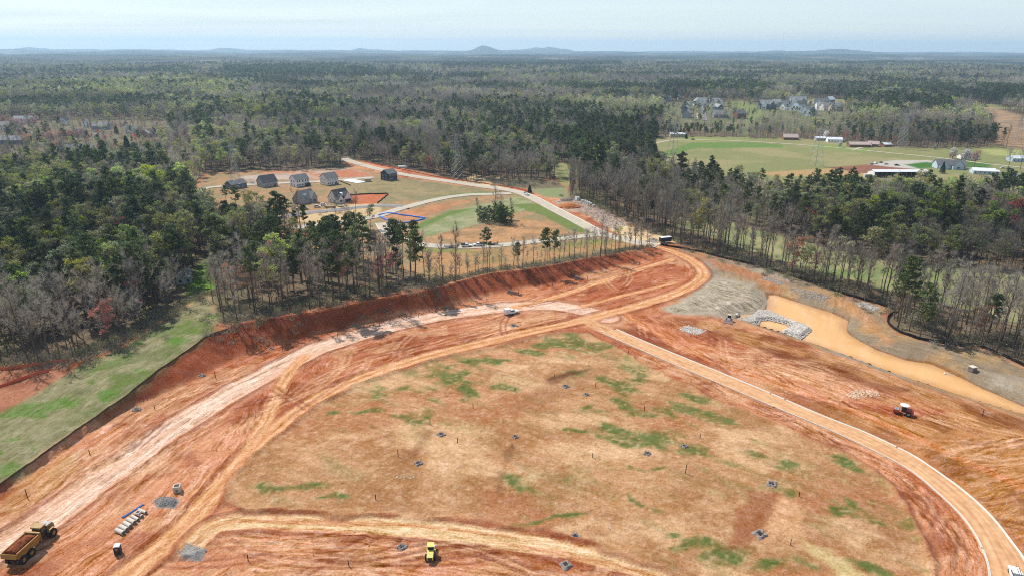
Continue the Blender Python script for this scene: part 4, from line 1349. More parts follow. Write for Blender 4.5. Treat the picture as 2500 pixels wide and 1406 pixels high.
BR = [brush_mesh(i, 36, 2.4, 2.2, 46) for i in range(3)] + [brush_mesh(9, 26, 2.2, 1.6, 90)]


def along(px, n, spread, dens_seed=0, closed=False):
    c = curve(pw2(px), 5)
    seg = np.hypot(*np.diff(c, axis=0).T); cs = np.concatenate([[0], np.cumsum(seg)])
    t = rng.uniform(0, cs[-1], n)
    q = np.stack([np.interp(t, cs, c[:, 0]), np.interp(t, cs, c[:, 1])], 1)
    return q + rng.normal(0, spread, (n, 2))


ug = [along([(1660, 590), (1760, 612), (1900, 655), (2050, 702), (2190, 745), (2310, 815), (2420, 840), (2520, 880)], 620, 7),
      along([(1400, 478), (1470, 500), (1560, 545), (1640, 580)], 260, 5),
      along([(530, 784), (640, 768), (768, 740), (908, 712), (1060, 686)], 380, 8),
      along([(1060, 694), (1188, 664), (1316, 648), (1444, 625), (1590, 604)], 260, 1.6),
      along([(0, 885), (190, 872), (300, 835), (420, 755), (510, 712)], 320, 4),
      along([(1190, 440), (1260, 452), (1330, 445)], 120, 9),
      along([(1180, 547), (1245, 548)], 50, 4),
      along([(860, 480), (820, 520), (900, 520)], 30, 6)]
ug = np.concatenate(ug)
scatter('undergrowth', BR, np.stack([ug[:, 0], ug[:, 1], zat(ug[:, 0], ug[:, 1]) - .05], 1), rng.uniform(.5, 1.25, len(ug)), 'brown brush and saplings under the trees')


# ---- trees that stand alone
def single(kind, u, v, top, label, group=None, var=None, wide=1.0):
    p = G(u, v)
    d = Vector((p.x, p.y, p.z - CAM_H))
    # height from the photo: foot and top share one plumb line
    ry = rays([(u, top)])[0]
    t = math.hypot(p.x, p.y) / math.hypot(ry[0], ry[1])
    h = CAM_H + ry[2] * t - p.z
    if var is None:
        var = int(rng.integers(0, 99))
    s = h / PROTO[kind][var % len(PROTO[kind])][0]
    return plant(kind, var, p.x, p.y, p.z - .1, s, rng.uniform(0, 6.28), label, group, wide)


GB = 'thin trees along the top of the cut'
for (u, v, top, k, lb) in ((1190, 668, 557, 'pine_tree', 'slim tall pine above the cut bank, in front of the parked truck trailers'), (1262, 655, 592, 'pine_tree', 'short bushy young pine above the middle of the cut bank'),
                           (1330, 651, 557, 'pine_tree', 'taller pine of the close pair above the cut bank'), (1354, 645, 562, 'pine_tree', 'second pine of the close pair above the cut bank'),
                           (1081, 692, 566, 'bare_tree', 'bare leaning tree above the cut near the low flatbed trailer'), (1111, 688, 541, 'bare_tree', 'tall bare forked tree above the cut, in front of the dark pickup'),
                           (1477, 630, 550, 'bare_tree', 'straight bare pole of a tree above the right part of the cut'), (1466, 629, 512, 'bare_tree', 'tallest bare tree near the road corner above the cut'),
                           (1431, 636, 556, 'bare_tree', 'bare tree above the cut left of the tallest one'), (1502, 622, 540, 'bare_tree', 'bare tree with two stems above the cut near the road end'),
                           (1537, 616, 541, 'bare_tree', 'bare tree above the cut nearest the dark trailer'), (1512, 620, 556, 'budding_tree', 'small tree with olive new leaves near the road end'),
                           (1560, 612, 570, 'bare_tree', 'crooked low bare tree at the end of the cut')):
    single('slender_tree' if k == 'bare_tree' else k, u, v, top, lb, GB, wide=.95 if k == 'bare_tree' else .85)
for i in range(52):
    u = 1066 + i * 10.2 + rng.uniform(-6, 6)
    v = np.interp(u, [1060, 1188, 1316, 1444, 1572, 1600], [703, 668, 652, 628, 609, 604]) - rng.uniform(1, 7)
    single('slender_tree', u, v, v - rng.uniform(34, 84), ('taller' if i % 3 == 0 else 'low' if i % 3 == 1 else 'medium') + ' thin sapling on the bank top, ' + ('below the left trailer', 'below the parked pickups', 'right of the slim tall pine', 'left of the pine pair', 'right of the pine pair', 'near the tallest bare tree', 'nearest the dark trailer')[min(6, i * 7 // 52)], 'saplings along the cut', wide=1.15)
for i in range(30):
    u, v = 1206 + rng.uniform(-46, 46), 545 + rng.uniform(-9, 5)
    single('young_pine', u, v, v - rng.uniform(26, 50) * (1 - .35 * abs(u - 1212) / 46), ('front' if v > 545 else 'back') + ' young evergreen in the thicket between the new roads, ' + ('left end' if u < 1180 else 'left half' if u < 1206 else 'right half' if u < 1232 else 'right end'), 'thicket between the roads', None, 1.0)
for (u, v, top, lb) in ((1208, 545, 446, 'taller bare tree rising from the clump between the roads'), (1222, 544, 462, 'shorter bare tree rising from the clump between the roads'),
                        (1249, 546, 478, 'bare dead pole right of the clump between the roads'), (1167, 543, 478, 'forked bare tree left of the clump between the roads')):
    single('slender_tree', u, v, top, lb, wide=1.0)
for (u, v, top, k, lb) in ((683, 588, 468, 'pine_tree', 'broad dark pine in front of the grey roofed houses, left of its pair'), (700, 590, 480, 'pine_tree', 'dark pine beside the broad pine in front of the houses'), (666, 586, 492, 'pine_tree', 'thinner pine left of the dark pair in front of the houses'),
                           (735, 575, 460, 'bare_tree', 'bare tree in front of the grey house with the dormer gable'), (640, 570, 480, 'budding_tree', 'pale budding tree in front of the houses'),
                           (620, 560, 470, 'budding_tree', 'budding tree left of the pale one by the houses'), (553, 500, 452, 'pine_tree', 'small pine before the dark blue garage'), (578, 520, 455, 'pine_tree', 'narrow pine right of the small pine by the dark house'),
                           (820, 545, 470, 'bare_tree', 'bare tree before the house with the open garage'), (870, 545, 462, 'bare_tree', 'tall thin bare tree before the red earth lot'), (850, 555, 500, 'bare_tree', 'spreading bare tree behind the pine belt'), (905, 560, 505, 'budding_tree', 'light green tree behind the pine belt'),
                           (1293, 472, 452, 'cedar_tree', 'round dark evergreen beside the road bend'),
                           (985, 678, 545, 'pine_tree', 'tall flat topped pine at the end of the pine belt'), (1016, 690, 538, 'pine_tree', 'rightmost tall flat topped pine of the belt'), (960, 672, 556, 'pine_tree', 'leaning tall pine near the end of the belt')):
    single(k, u, v, top, lb)
for (u, v, top, lb) in ((2282, 366, 354, 'small white blossoming tree by the far lane'), (2325, 388, 360, 'white blossoming tree behind the pale blue house'), (2357, 391, 364, 'white blossoming tree right of the pale blue house'),
                        (2016, 342, 320, 'white cone shaped blossoming tree by the farm sheds'), (2050, 360, 345, 'low white flowering tree in front of the farm sheds'), (82, 340, 322, 'white blossoming tree among the pink maples'),
                        (126, 342, 326, 'white topped blossoming tree right of the dark cedar'), (237, 347, 324, 'white blossoming tree in the left neighbourhood'), (1373, 254, 237, 'white blossoming tree in the distant wood'), (5, 345, 330, 'white blossoming tree at the left edge')):
    single('blossom_tree', u, v, top, lb, 'white blossoming trees')
for (u, v, top, lb) in ((98, 346, 313, 'dark pointed cedar among the pink maples'), (316, 392, 332, 'big dark cedar in the left neighbourhood'), (285, 328, 306, 'dark cedars beside a grey roof'), (150, 372, 348, 'low dark cedar by the broad grey roof'),
                        (172, 374, 352, 'second low dark cedar by the broad grey roof'), (1565, 376, 346, 'dark clipped evergreen at the left end of the field hedge'), (1580, 374, 345, 'dark clipped evergreen in the middle of the field hedge'), (1596, 371, 343, 'dark clipped evergreen at the right end of the field hedge'),
                        (2300, 424, 396, 'dark cedar in front of the pale blue house'), (1675, 340, 326, 'round evergreen beside the white roofed shed')):
    single('cedar_tree', u, v, top, lb, None, wide=1.15)
for (u, v, top, k, lb) in ((2460, 418, 358, 'bare_tree', 'big spreading bare tree by the right farmhouse'), (2490, 416, 362, 'bare_tree', 'second big bare tree by the right farmhouse'), (2378, 408, 372, 'red_maple', 'reddish bare tree right of the blue house'), (2318, 392, 376, 'red_maple', 'pinkish tree behind the blue house'),
                           (1887, 350, 330, 'bare_tree', 'lone small bare tree on the far lawn'), (72, 668, 562, 'leafing_tree', 'bright yellow green tree in the dark left wood'), (46, 800, 697, 'leafing_tree', 'broad olive yellow tree at the left edge'),
                           (455, 500, 405, 'leafing_tree', 'bright yellow green tree left of the dark blue house'), (325, 640, 540, 'red_maple', 'red budding tree deep in the pine wood'), (325, 775, 672, 'red_maple', 'orange red budding tree at the wood edge'),
                           (265, 835, 742, 'red_maple', 'crimson budding tree in the bare wood edge'), (610, 752, 655, 'red_maple', 'pinkish red tree in the belt above the cut'), (300, 495, 416, 'leafing_tree', 'bright yellow green tree in front of the left neighbourhood'), (370, 500, 412, 'leafing_tree', 'yellow green tree left of the bright one by the blue house'), (405, 505, 425, 'leafing_tree', 'dull yellow green tree beside the bright one by the blue house'), (2250, 612, 470, 'leafing_tree', 'mid green leafing tree in the right wood'), (2420, 610, 500, 'leafing_tree', 'bright green leafing tree at the right edge of the wood'), (2470, 600, 495, 'red_maple', 'orange leafing tree at the right edge of the wood'), (545, 690, 585, 'budding_tree', 'pale budding tree by the left lawn'), (20, 470, 405, 'leafing_tree', 'bright leafing tree at the far left'), (680, 722, 586, 'leafing_tree', 'bright green leafing tree in the belt above the cut')):
    single(k, u, v, top, lb, None, wide=1.1)

for i, (u, v, top) in enumerate(((30, 318, 296), (44, 320, 298), (58, 316, 297), (72, 316, 298), (86, 314, 298), (12, 312, 290), (64, 352, 334), (74, 354, 336), (110, 352, 330), (120, 354, 330), (132, 354, 332), (150, 350, 328), (165, 350, 330), (178, 346, 326), (190, 344, 326), (52, 342, 322), (210, 308, 298), (538, 306, 286))):
    single('red_maple', u, v, top - 4, 'rounded maple with pink red buds among the left houses, ' + ('behind the red row' if i < 6 else 'left of the pointed cedar' if i in (6, 7, 15) else 'right of the pointed cedar' if i < 15 else 'deep among the woods'), 'pink and red maples of the left neighbourhood', None, 1.6)
# ---- far canopy, where single trees are no longer seen
def far_canopy():
    xs = np.linspace(-1, 1, 330); ys = [4300.0]
    while ys[-1] < 18800:
        ys.append(ys[-1] * 1.012)
    ys = np.array(ys)
    xx = xs[None, :] * (ys[:, None] * .84 + 200); yy = np.repeat(ys[:, None], len(xs), 1)
    xx = xx + (vnoise(xx / 9, yy / 9, 3) - .5) * 8
    hh = H(xx, yy) + 13 + 7 * fbm(xx / 30, yy / 40, 2, 71) + 10 * (fbm(xx / 240, yy / 300, 3, 73) - .5)
    pnf = smooth((fbm(xx / 700, yy / 520, 4, 74) - .51) / .06)
    bnf = smooth((fbm(xx / 900, yy / 600, 3, 75) - .52) / .1)
    mt = (1 - pnf)[..., None] * ((1 - bnf)[..., None] * np.array((.050, .043, .036)) + bnf[..., None] * np.array((.066, .066, .036))) + pnf[..., None] * np.array((.016, .024, .012))
    mt *= (.65 + .7 * vnoise(xx / 22, yy / 40, 9))[..., None]
    clr = smooth((fbm(xx / 420, yy / 260, 3, 79) - .665) / .02)
    mt = mt * (1 - clr[..., None]) + np.array((.16, .15, .10)) * clr[..., None]
    hh -= clr * 12
    r_, c_ = xx.shape
    vid = np.arange(r_ * c_).reshape(r_, c_)
    q = np.stack([vid[:-1, :-1], vid[:-1, 1:], vid[1:, 1:], vid[1:, :-1]], -1).reshape(-1, 4)
    me = bpy.data.meshes.new('far_forest')
    me.vertices.add(r_ * c_); me.vertices.foreach_set('co', np.stack([xx, yy, hh], -1).astype(np.float32).ravel())
    me.loops.add(q.size); me.loops.foreach_set('vertex_index', q.astype(np.int32).ravel())
    me.polygons.add(len(q)); me.polygons.foreach_set('loop_start', np.arange(0, q.size, 4, dtype=np.int32))
    me.update(calc_edges=True)
    a = me.attributes.new('tint', 'FLOAT_COLOR', 'POINT')
    a.data.foreach_set('color', np.concatenate([mt, np.ones(mt.shape[:2] + (1,))], -1).astype(np.float32).ravel())
    m, n, l, b = new_mat('far_canopy', 1, 0)
    at = n.new('ShaderNodeAttribute'); at.attribute_name = 'tint'
    l.new(at.outputs['Color'], b.inputs['Base Color'])
    me.materials.append(m)
    tag(link('far_forest', me), 'unbroken woods reaching to the horizon', None, None, 'stuff')


far_canopy()


# ---- mountains and low hills on the skyline
def skyline_hill(name, label, u0, u1, prof, dist_, z0=-30):
    """prof: heights above the skyline in photo pixels, evenly spaced between u0 and u1"""
    n, mrow = 60, 9
    us = np.linspace(u0, u1, n)
    hp = np.interp(np.linspace(0, 1, n), np.linspace(0, 1, len(prof)), prof)
    hp = np.convolve(np.pad(hp, 2, 'edge'), np.ones(5) / 5, 'valid') * 1.05
    v, f = [], []
    for i in range(n):
        d = rays([(us[i], 118)])[0]; d = d / d[1]
        top = CAM_H - 6.5 / FPX * dist_ + hp[i] * dist_ / FPX * 1.1
        for j in range(mrow):
            t = (j / (mrow - 1)) * 2 - 1
            y = dist_ + t * 1700
            e = (1 - abs(t) ** 1.5)
            z = z0 + (top - z0) * e + (fbm(np.array([us[i] / 9]), np.array([j * 1.3]), 3, 5)[0] - .5) * 22 * e
            v.append((d[0] * y, y, z))
    for i in range(n - 1):
        for j in range(mrow - 1):
            a = i * mrow + j
            f.append((a, a + mrow, a + mrow + 1, a + 1))
    me = mesh_from(name, v, f, M_HILL)
    me.polygons.foreach_set('use_smooth', np.ones(len(f), bool))
    tag(link(name, me), label, None, None, 'structure')


M_HILL = plain('wooded_hill', (0.055, 0.06, 0.045), 1.0, 0, 0, .3, .004)
skyline_hill('mountain', 'lone rounded mountain on the skyline', 1140, 1225, [0, 1, 4, 8, 10, 9, 7, 4, 1.5, 0], 13000)
skyline_hill('mountains', 'jagged pale mountain range right of the lone mountain', 1235, 1400, [0, 2, 2, 3, 4.5, 7, 5.5, 8, 6, 4, 4, 0], 16500)
skyline_hill('hills', 'low hills on the right skyline', 1850, 2150, [0, 1.5, 2, 1, 1.5, 3, 5, 5.5, 3, 1, 0], 13000)
skyline_hill('hills', 'low hill on the left skyline', 30, 130, [0, 2, 4, 2.5, 1.5, 0], 16000)
skyline_hill('hills', 'low hill right of the left one on the skyline', 510, 600, [0, 3, 3.5, 2, 0], 16000)
skyline_hill('hills', 'low knoll left of the lone mountain', 860, 960, [0, 4, 3, 1, 2, 1, 0], 16000)
# ------------------------------------------------------------------ paved roads, kerbs, water, stone
M_PAVE = plain('road_paving', alb(214, 200, 178), .9, 0, .15, .10, .25)
M_ASPH = plain('worn_asphalt', alb(150, 146, 144), .9, 0, .15, .12, .25)
M_KERB = plain('kerb_concrete', alb(246, 238, 222), .85, 0, .2, .06, .8)
M_CONC = plain('concrete', alb(240, 228, 210), .85, 0, .2, .12, .9)
M_CONCD = plain('dark_concrete', alb(150, 144, 134), .85, 0, .2, .15, .9)  # darker concrete for bases, spigots and the outlet box
M_STREET = None


def sweep(name, c, prof, mat, kind='structure', label=None, zf=None, smooth_sh=False, parent=None, cap=True):
    """sweep a profile [(offset to the left, height)] along a ground curve"""
    c = np.asarray(c)
    t = np.gradient(c, axis=0); t /= np.linalg.norm(t, axis=1)[:, None]
    nrm = np.stack([-t[:, 1], t[:, 0]], 1)
    v, f, k = [], [], len(prof)
    zc = (zf or (lambda a, b: H(a, b)))(c[:, 0], c[:, 1])
    for i in range(len(c)):
        for (o, h) in prof:
            x, y = c[i] + nrm[i] * o
            v.append((x, y, zc[i] + h))
    for i in range(len(c) - 1):
        for j in range(k - 1):
            a = i * k + j
            f.append((a, a + k, a + k + 1, a + 1))
    if cap and k > 2:
        f.append(tuple(range(k))); f.append(tuple(range((len(c) - 1) * k, len(c) * k))[::-1])
    me = mesh_from(name, v, f, mat)
    o = link(name, me, parent)
    return tag(o, label, None, None, kind) if kind else o


def fine(c, step=2.0):
    seg = np.hypot(*np.diff(c, axis=0).T); cs = np.concatenate([[0], np.cumsum(seg)])
    t = np.linspace(0, cs[-1], max(2, int(cs[-1] / step)))
    return np.stack([np.interp(t, cs, c[:, 0]), np.interp(t, cs, c[:, 1])], 1)


def flat_strip(name, px, w, mat, label, lift, across=5, edge=True, ends=(0, 0)):
    c = fine(curve(pw2(px), 6), 2.0)
    zz_ = lambda a, b: H(a, b) + lift
    prof = [(w / 2 - w * i / (across - 1), 0) for i in range(across)]
    o = sweep(name, c, prof, mat, 'structure', label, zz_, cap=False)
    if edge:
        for s in (1, -1):
            pr = [(s * (w / 2 + .55), -.25), (s * (w / 2 + .55), .13), (s * (w / 2 + .38), .13), (s * (w / 2 + .34), .02), (s * w / 2, .006), (s * w / 2, -.2)]
            sweep('kerb', c, pr if s > 0 else pr, M_KERB, 'structure', 'pale concrete kerb and gutter of the {}'.format(label), zz_)
    return c


def lev(*pxs):
    """raise of the ground sheet above the smooth relief, so that roads lie on it"""
    return .28


flat_strip('road', [(838, 388), (862, 397), (915, 412), (1000, 430), (1100, 445), (1180, 457), (1255, 468), (1300, 484), (1350, 510), (1400, 536), (1470, 571), (1545, 592), (1604, 602)], 7.6, M_PAVE, 'main paved road through the new lots', .30)
flat_strip('road', [(1248, 473), (1200, 475), (1130, 478), (1040, 494), (960, 516), (925, 528), (880, 536), (820, 545), (760, 552), (700, 560)], 6.6, M_PAVE, 'loop street between the new lots', .26)
flat_strip('road', [(1462, 574), (1400, 581), (1350, 587), (1240, 598), (1150, 604), (1060, 602), (1000, 592), (950, 572), (930, 545)], 6.2, M_PAVE, 'lower street with parked trucks', .26)
flat_strip('road', [(912, 434), (860, 438), (800, 443), (740, 446), (669, 449), (600, 452), (530, 457)], 6.2, M_PAVE, 'short street before the row of white houses', .26)
flat_strip('road', [(990, 507), (932, 503), (870, 508), (800, 516), (740, 522), (640, 540), (560, 560)], 6.4, M_ASPH, 'asphalt street before the gabled house', .22)
flat_strip('road', [(1592, 352), (1640, 343), (1690, 342), (1800, 345), (1920, 352), (2050, 362), (2170, 374), (2290, 386), (2420, 402), (2520, 412)], 4.2, M_PAVE, 'farm lane across the field', .20, 3, False)
flat_strip('road', [(2080, 367), (2120, 358), (2170, 357)], 4.0, M_PAVE, 'drive to the brown farmhouse', .24, 3, False)
flat_strip('road', [(1722, 296), (1718, 270), (1716, 258)], 6.0, M_ASPH, 'street between the distant houses', .6, 3, False)
flat_strip('road', [(1702, 293), (1704, 262)], 2.4, M_PAVE, 'pale pavement of the distant street', .7, 3, False)
flat_strip('road', [(540, 456), (505, 460), (484, 470), (480, 486), (492, 505)], 5.0, M_PAVE, 'curving road end left of the dark blue house', .26)

# the curbed street in front
M_SAND, n_, l_, b_ = new_mat('sandy_subgrade', .95, .1)
at_ = n_.new('ShaderNodeAttribute'); at_.attribute_name = 'track'
mp_ = n_.new('ShaderNodeMapping'); mp_.inputs['Scale'].default_value = (.05, .9, 0)
no_ = n_.new('ShaderNodeTexNoise'); no_.inputs['Scale'].default_value = 1; no_.inputs['Detail'].default_value = 6; no_.inputs['Roughness'].default_value = .65
l_.new(at_.outputs['Vector'], mp_.inputs['Vector']); l_.new(mp_.outputs[0], no_.inputs['Vector'])
rp_ = n_.new('ShaderNodeValToRGB')
rp_.color_ramp.elements[0].position = .34; rp_.color_ramp.elements[0].color = rgba(alb(222, 160, 110))
rp_.color_ramp.elements[1].position = .66; rp_.color_ramp.elements[1].color = rgba(alb(248, 202, 154))
l_.new(no_.outputs['Fac'], rp_.inputs['Fac'])
ge_ = n_.new('ShaderNodeNewGeometry'); n2_ = n_.new('ShaderNodeTexNoise'); n2_.inputs['Scale'].default_value = .6; n2_.inputs['Detail'].default_value = 6
l_.new(ge_.outputs['Position'], n2_.inputs['Vector'])
mr_ = n_.new('ShaderNodeMapRange'); mr_.inputs['From Min'].default_value = .3; mr_.inputs['From Max'].default_value = .7; mr_.inputs['To Min'].default_value = .82; mr_.inputs['To Max'].default_value = 1.14
l_.new(n2_.outputs['Fac'], mr_.inputs['Value'])
mm_ = n_.new('ShaderNodeMix'); mm_.data_type = 'RGBA'; mm_.blend_type = 'MULTIPLY'; mm_.inputs[0].default_value = 1
l_.new(rp_.outputs[0], mm_.inputs[6]); l_.new(mr_.outputs[0], mm_.inputs[7]); l_.new(mm_.outputs[2], b_.inputs['Base Color'])

KI = curve(pw2([(1470, 813), (1560, 852), (1648, 890), (1780, 946), (1900, 997), (1990, 1034), (2060, 1065), (2140, 1103), (2220, 1146), (2293, 1205), (2360, 1272), (2402, 1343), (2419, 1404), (2424, 1500)]), 6)
KO = curve(pw2([(1504, 805), (1600, 846), (1700, 887), (1800, 928), (1900, 970), (2002, 1014), (2111, 1057), (2200, 1099), (2248, 1126), (2346, 1196), (2416, 1260), (2472, 1331), (2500, 1372), (2560, 1500)]), 6)
ki, ko = fine(KI, 1.5), fine(KO, 1.5)
# road surface between the two kerbs
tt = np.linspace(0, 1, 160)
a_ = np.stack([np.interp(tt, np.linspace(0, 1, len(ki)), ki[:, k]) for k in (0, 1)], 1)
b2 = np.stack([np.interp(tt, np.linspace(0, 1, len(ko)), ko[:, k]) for k in (0, 1)], 1)
v, f, tv = [], [], []
hz = H(*(a_ * .5 + b2 * .5).T)
for i in range(160):
    for j in range(9):
        q = a_[i] * (1 - j / 8) + b2[i] * (j / 8)
        v.append((q[0], q[1], hz[i] + .16 + .07 * math.sin(math.pi * j / 8))); tv.append((i * 1.5, j * 1.0, 0))
for i in range(159):
    for j in range(8):
        p = i * 9 + j
        f.append((p, p + 1, p + 10, p + 9))
me = mesh_from('street', v, f, M_SAND)
me.attributes.new('track', 'FLOAT_VECTOR', 'POINT').data.foreach_set('vector', np.array(tv, np.float32).ravel())
tag(link('street', me), 'unpaved orange street between new white kerbs', None, None, 'structure')


def kerb_run(c, side, gaps, name):
    L = np.concatenate([[0], np.cumsum(np.hypot(*np.diff(c, axis=0).T))])
    cuts = [0.0] + [g for q in gaps for g in q] + [L[-1]]
    for a, b in zip(cuts[::2], cuts[1::2]):
        t = np.linspace(a, b, max(2, int((b - a) / 1.5)))
        if len(t) < 2:
            continue
        cc = np.stack([np.interp(t, L, c[:, 0]), np.interp(t, L, c[:, 1])], 1)
        s = side
        pr = [(s * .44, -.3), (s * .44, .38), (s * .31, .38), (s * .25, .27), (s * 0, .25), (s * -.02, -.2)]
        sweep('kerb', cc, pr if s > 0 else pr, M_KERB, 'structure', 'bright new concrete kerb of the {} side'.format(name))


kerb_run(ki, -1, [(74.0, 74.7), (146, 146.5)], 'inner')
kerb_run(ko, 1, [(67.4, 67.9), (72.5, 73.1), (107, 107.5)], 'outer')

# ------------------------------------------------------------------ pond
M_MUD, n_, l_, b_ = new_mat('muddy_water', .06, .5)
b_.inputs['IOR'].default_value = 1.33
ge_ = n_.new('ShaderNodeNewGeometry'); no_ = n_.new('ShaderNodeTexNoise'); no_.inputs['Scale'].default_value = .06; no_.inputs['Detail'].default_value = 4
l_.new(ge_.outputs['Position'], no_.inputs['Vector'])
rp_ = n_.new('ShaderNodeValToRGB')
rp_.color_ramp.elements[0].position = .3; rp_.color_ramp.elements[0].color = rgba((.60,.335,.14))
rp_.color_ramp.elements[1].position = .7; rp_.color_ramp.elements[1].color = rgba((.67,.405,.18))
l_.new(no_.outputs['Fac'], rp_.inputs['Fac'])
sh_ = n_.new('ShaderNodeAttribute'); sh_.attribute_name = 'shallow'
sm_ = n_.new('ShaderNodeMix'); sm_.data_type = 'RGBA'; sm_.inputs[7].default_value = (.42, .215, .085, 1)
l_.new(sh_.outputs['Fac'], sm_.inputs[0]); l_.new(rp_.outputs[0], sm_.inputs[6]); l_.new(sm_.outputs[2], b_.inputs['Base Color'])
w2 = n_.new('ShaderNodeTexNoise'); w2.inputs['Scale'].default_value = 1.2; w2.inputs['Detail'].default_value = 3
l_.new(ge_.outputs['Position'], w2.inputs['Vector'])
bu_ = n_.new('ShaderNodeBump'); bu_.inputs['Strength'].default_value = .06; bu_.inputs['Distance'].default_value = .1
l_.new(w2.outputs['Fac'], bu_.inputs['Height']); l_.new(bu_.outputs[0], b_.inputs['Normal'])
big = POND.mean(0) + (POND - POND.mean(0)) * 1.0
cen = POND
lo, hi = POND.min(0) - 3, POND.max(0) + 3
gx, gy = np.meshgrid(np.arange(lo[0], hi[0], 2.0), np.arange(lo[1], hi[1], 2.0))
near_p = sdf(gx, gy, POND, 30) < 2.2
vid = -np.ones(gx.shape, int); v, f = [], []
for j in range(gx.shape[0] - 1):
    for i in range(gx.shape[1] - 1):
        if near_p[j, i]:
            q = []
            for (jj, ii) in ((j, i), (j, i + 1), (j + 1, i + 1), (j + 1, i)):
                if vid[jj, ii] < 0:
                    vid[jj, ii] = len(v); v.append((gx[jj, ii], gy[jj, ii], POND_Z))
                q.append(vid[jj, ii])
            f.append(q)
pm_e = mesh_from('pond', v, f, M_MUD)
va = np.array(v)
sdp = -sdf(va[:, 0], va[:, 1], POND, 40)
pm_e.attributes.new('shallow', 'FLOAT', 'POINT').data.foreach_set('value', (np.clip(1 - sdp / 4.5 + (fbm(va[:, 0] / 6, va[:, 1] / 6, 3, 9) - .5) * .8, 0, 1) * .8).astype(np.float32))
tag(link('pond', pm_e), 'muddy orange water of the sediment pond', None, None, 'structure')

# ------------------------------------------------------------------ stone
def stone_mat(name, c, var=.35):
    m = leaf_mat(name, c, .01, .15, var, 0, .9)
    return m


M_STONE, M_STONEW, M_GRAV = stone_mat('grey_stone', alb(186, 178, 168)), stone_mat('pale_stone', alb(214, 184, 154)), stone_mat('gravel_stone', alb(166, 158, 150))


def rock_mesh(seed, mat):
    r = np.random.default_rng(seed)
    bm = bpy.data.meshes.new('rock')
    import bmesh
    b = bmesh.new(); bmesh.ops.create_icosphere(b, subdivisions=1, radius=1)
    for q in b.verts:
        q.co *= r.uniform(.65, 1.2)
        q.co.z *= .75
    b.to_mesh(bm); b.free(); bm.materials.append(mat)
    return bm


ROCKS = {k: [rock_mesh(i + 10 * j, m) for i in range(4)] for j, (k, m) in enumerate((('grey', M_STONE), ('pale', M_STONEW), ('gravel', M_GRAV)))}


def stones(name, pg, n, size, kind, label, z=None, mound=0.0):
    q = pw2(pg) if z is None else pz(pg, z)
    lo, hi = q.min(0), q.max(0)
    pp = rng.uniform(lo, hi, (n * 6, 2))
    pp = pp[inside(pp[:, 0], pp[:, 1], q)][:n]
    d = -sdf(pp[:, 0], pp[:, 1], q, 30)
    zz_ = (zat(pp[:, 0], pp[:, 1]) if z is None else np.maximum(zat(pp[:, 0], pp[:, 1]), z - .3)) + mound * smooth(d / 2.0)
    return scatter(name, ROCKS[kind], np.stack([pp[:, 0], pp[:, 1], zz_], 1), size * rng.uniform(.5, 1.4, len(pp)), label)


U_OUT = [(1800, 777), (1828, 772), (1840, 765), (1853, 756), (1884, 760), (1926, 779), (1968, 793), (1983, 803), (1955, 827), (1912, 810), (1908, 806), (1928, 797), (1920, 790), (1878, 780), (1856, 781), (1852, 792), (1828, 788)]
stones('riprap', U_OUT, 3800, .36, 'grey', 'curved berm of grey rocks in the muddy pond', POND_Z + .5, 1.1)
uo = pz(U_OUT, POND_Z + .5)
stones('riprap', [(1658, 800), (1680, 793), (1726, 808), (1712, 813), (1700, 818), (1668, 808)], 420, .34, 'grey', 'patch of grey rocks left of the bulldozer')
stones('rubble', [(2063, 963), (2090, 950), (2140, 957), (2150, 966), (2085, 973)], 300, .27, 'pale', 'scatter of pale broken stones near the red roller')
stones('riprap', [(2092, 740), (2110, 737), (2152, 752), (2132, 758), (2100, 749)], 420, .34, 'grey', 'grey rock apron beside the silt fence')
stones('riprap', [(1852, 677), (1880, 679), (1925, 692), (1900, 697)], 380, .3, 'gravel', 'low gravel bed above the erosion blanket')
stones('riprap', [(1925, 704), (1970, 708), (2032, 724), (2012, 736), (1950, 722)], 520, .3, 'gravel', 'gravel bed above the pond')
stones('rubble', [(1360, 494), (1400, 486), (1452, 505), (1540, 545), (1500, 562), (1420, 520)], 900, .42, 'gravel', 'broken spoil and rubble beside the main road')
stones('gravel', [(372, 1222), (395, 1212), (425, 1214), (440, 1222), (425, 1240), (385, 1240)], 700, .08, 'gravel', 'grey gravel heap by the concrete pipes', None, .5)
stones('gravel', [(436, 1352), (455, 1325), (480, 1332), (505, 1345), (490, 1368), (445, 1362)], 700, .07, 'gravel', 'spread grey gravel beside the haul road')
stones('rubble', [(960, 1166), (980, 1158), (1018, 1160), (1010, 1168), (985, 1170)], 60, .2, 'pale', 'few pale stones in the seeded field')
cl = pw2([(20, 1335), (400, 1100), (640, 960), (800, 880)])
clods = np.concatenate([along([(560, 1330), (800, 1345), (1000, 1370), (1250, 1400)], 420, 7), along([(150, 1390), (330, 1290), (500, 1150), (600, 1050)], 520, 6), along([(1230, 792), (1330, 780), (1420, 765)], 160, 3), along([(640, 1030), (800, 925), (1000, 870), (1200, 815)], 240, 2)])
CLOD = [rock_mesh(90 + i, plain('clay_clod', alb(186, 108, 68), .95, 0, .1, .25, 2)) for i in range(3)]
scatter('clods', CLOD, np.stack([clods[:, 0], clods[:, 1], zat(clods[:, 0], clods[:, 1])], 1), rng.uniform(.04, .15, len(clods)) * rng.choice([.6, 1, 1.5], len(clods), p=[.6, .33, .07]), 'loose red clay clods on the worked ground')
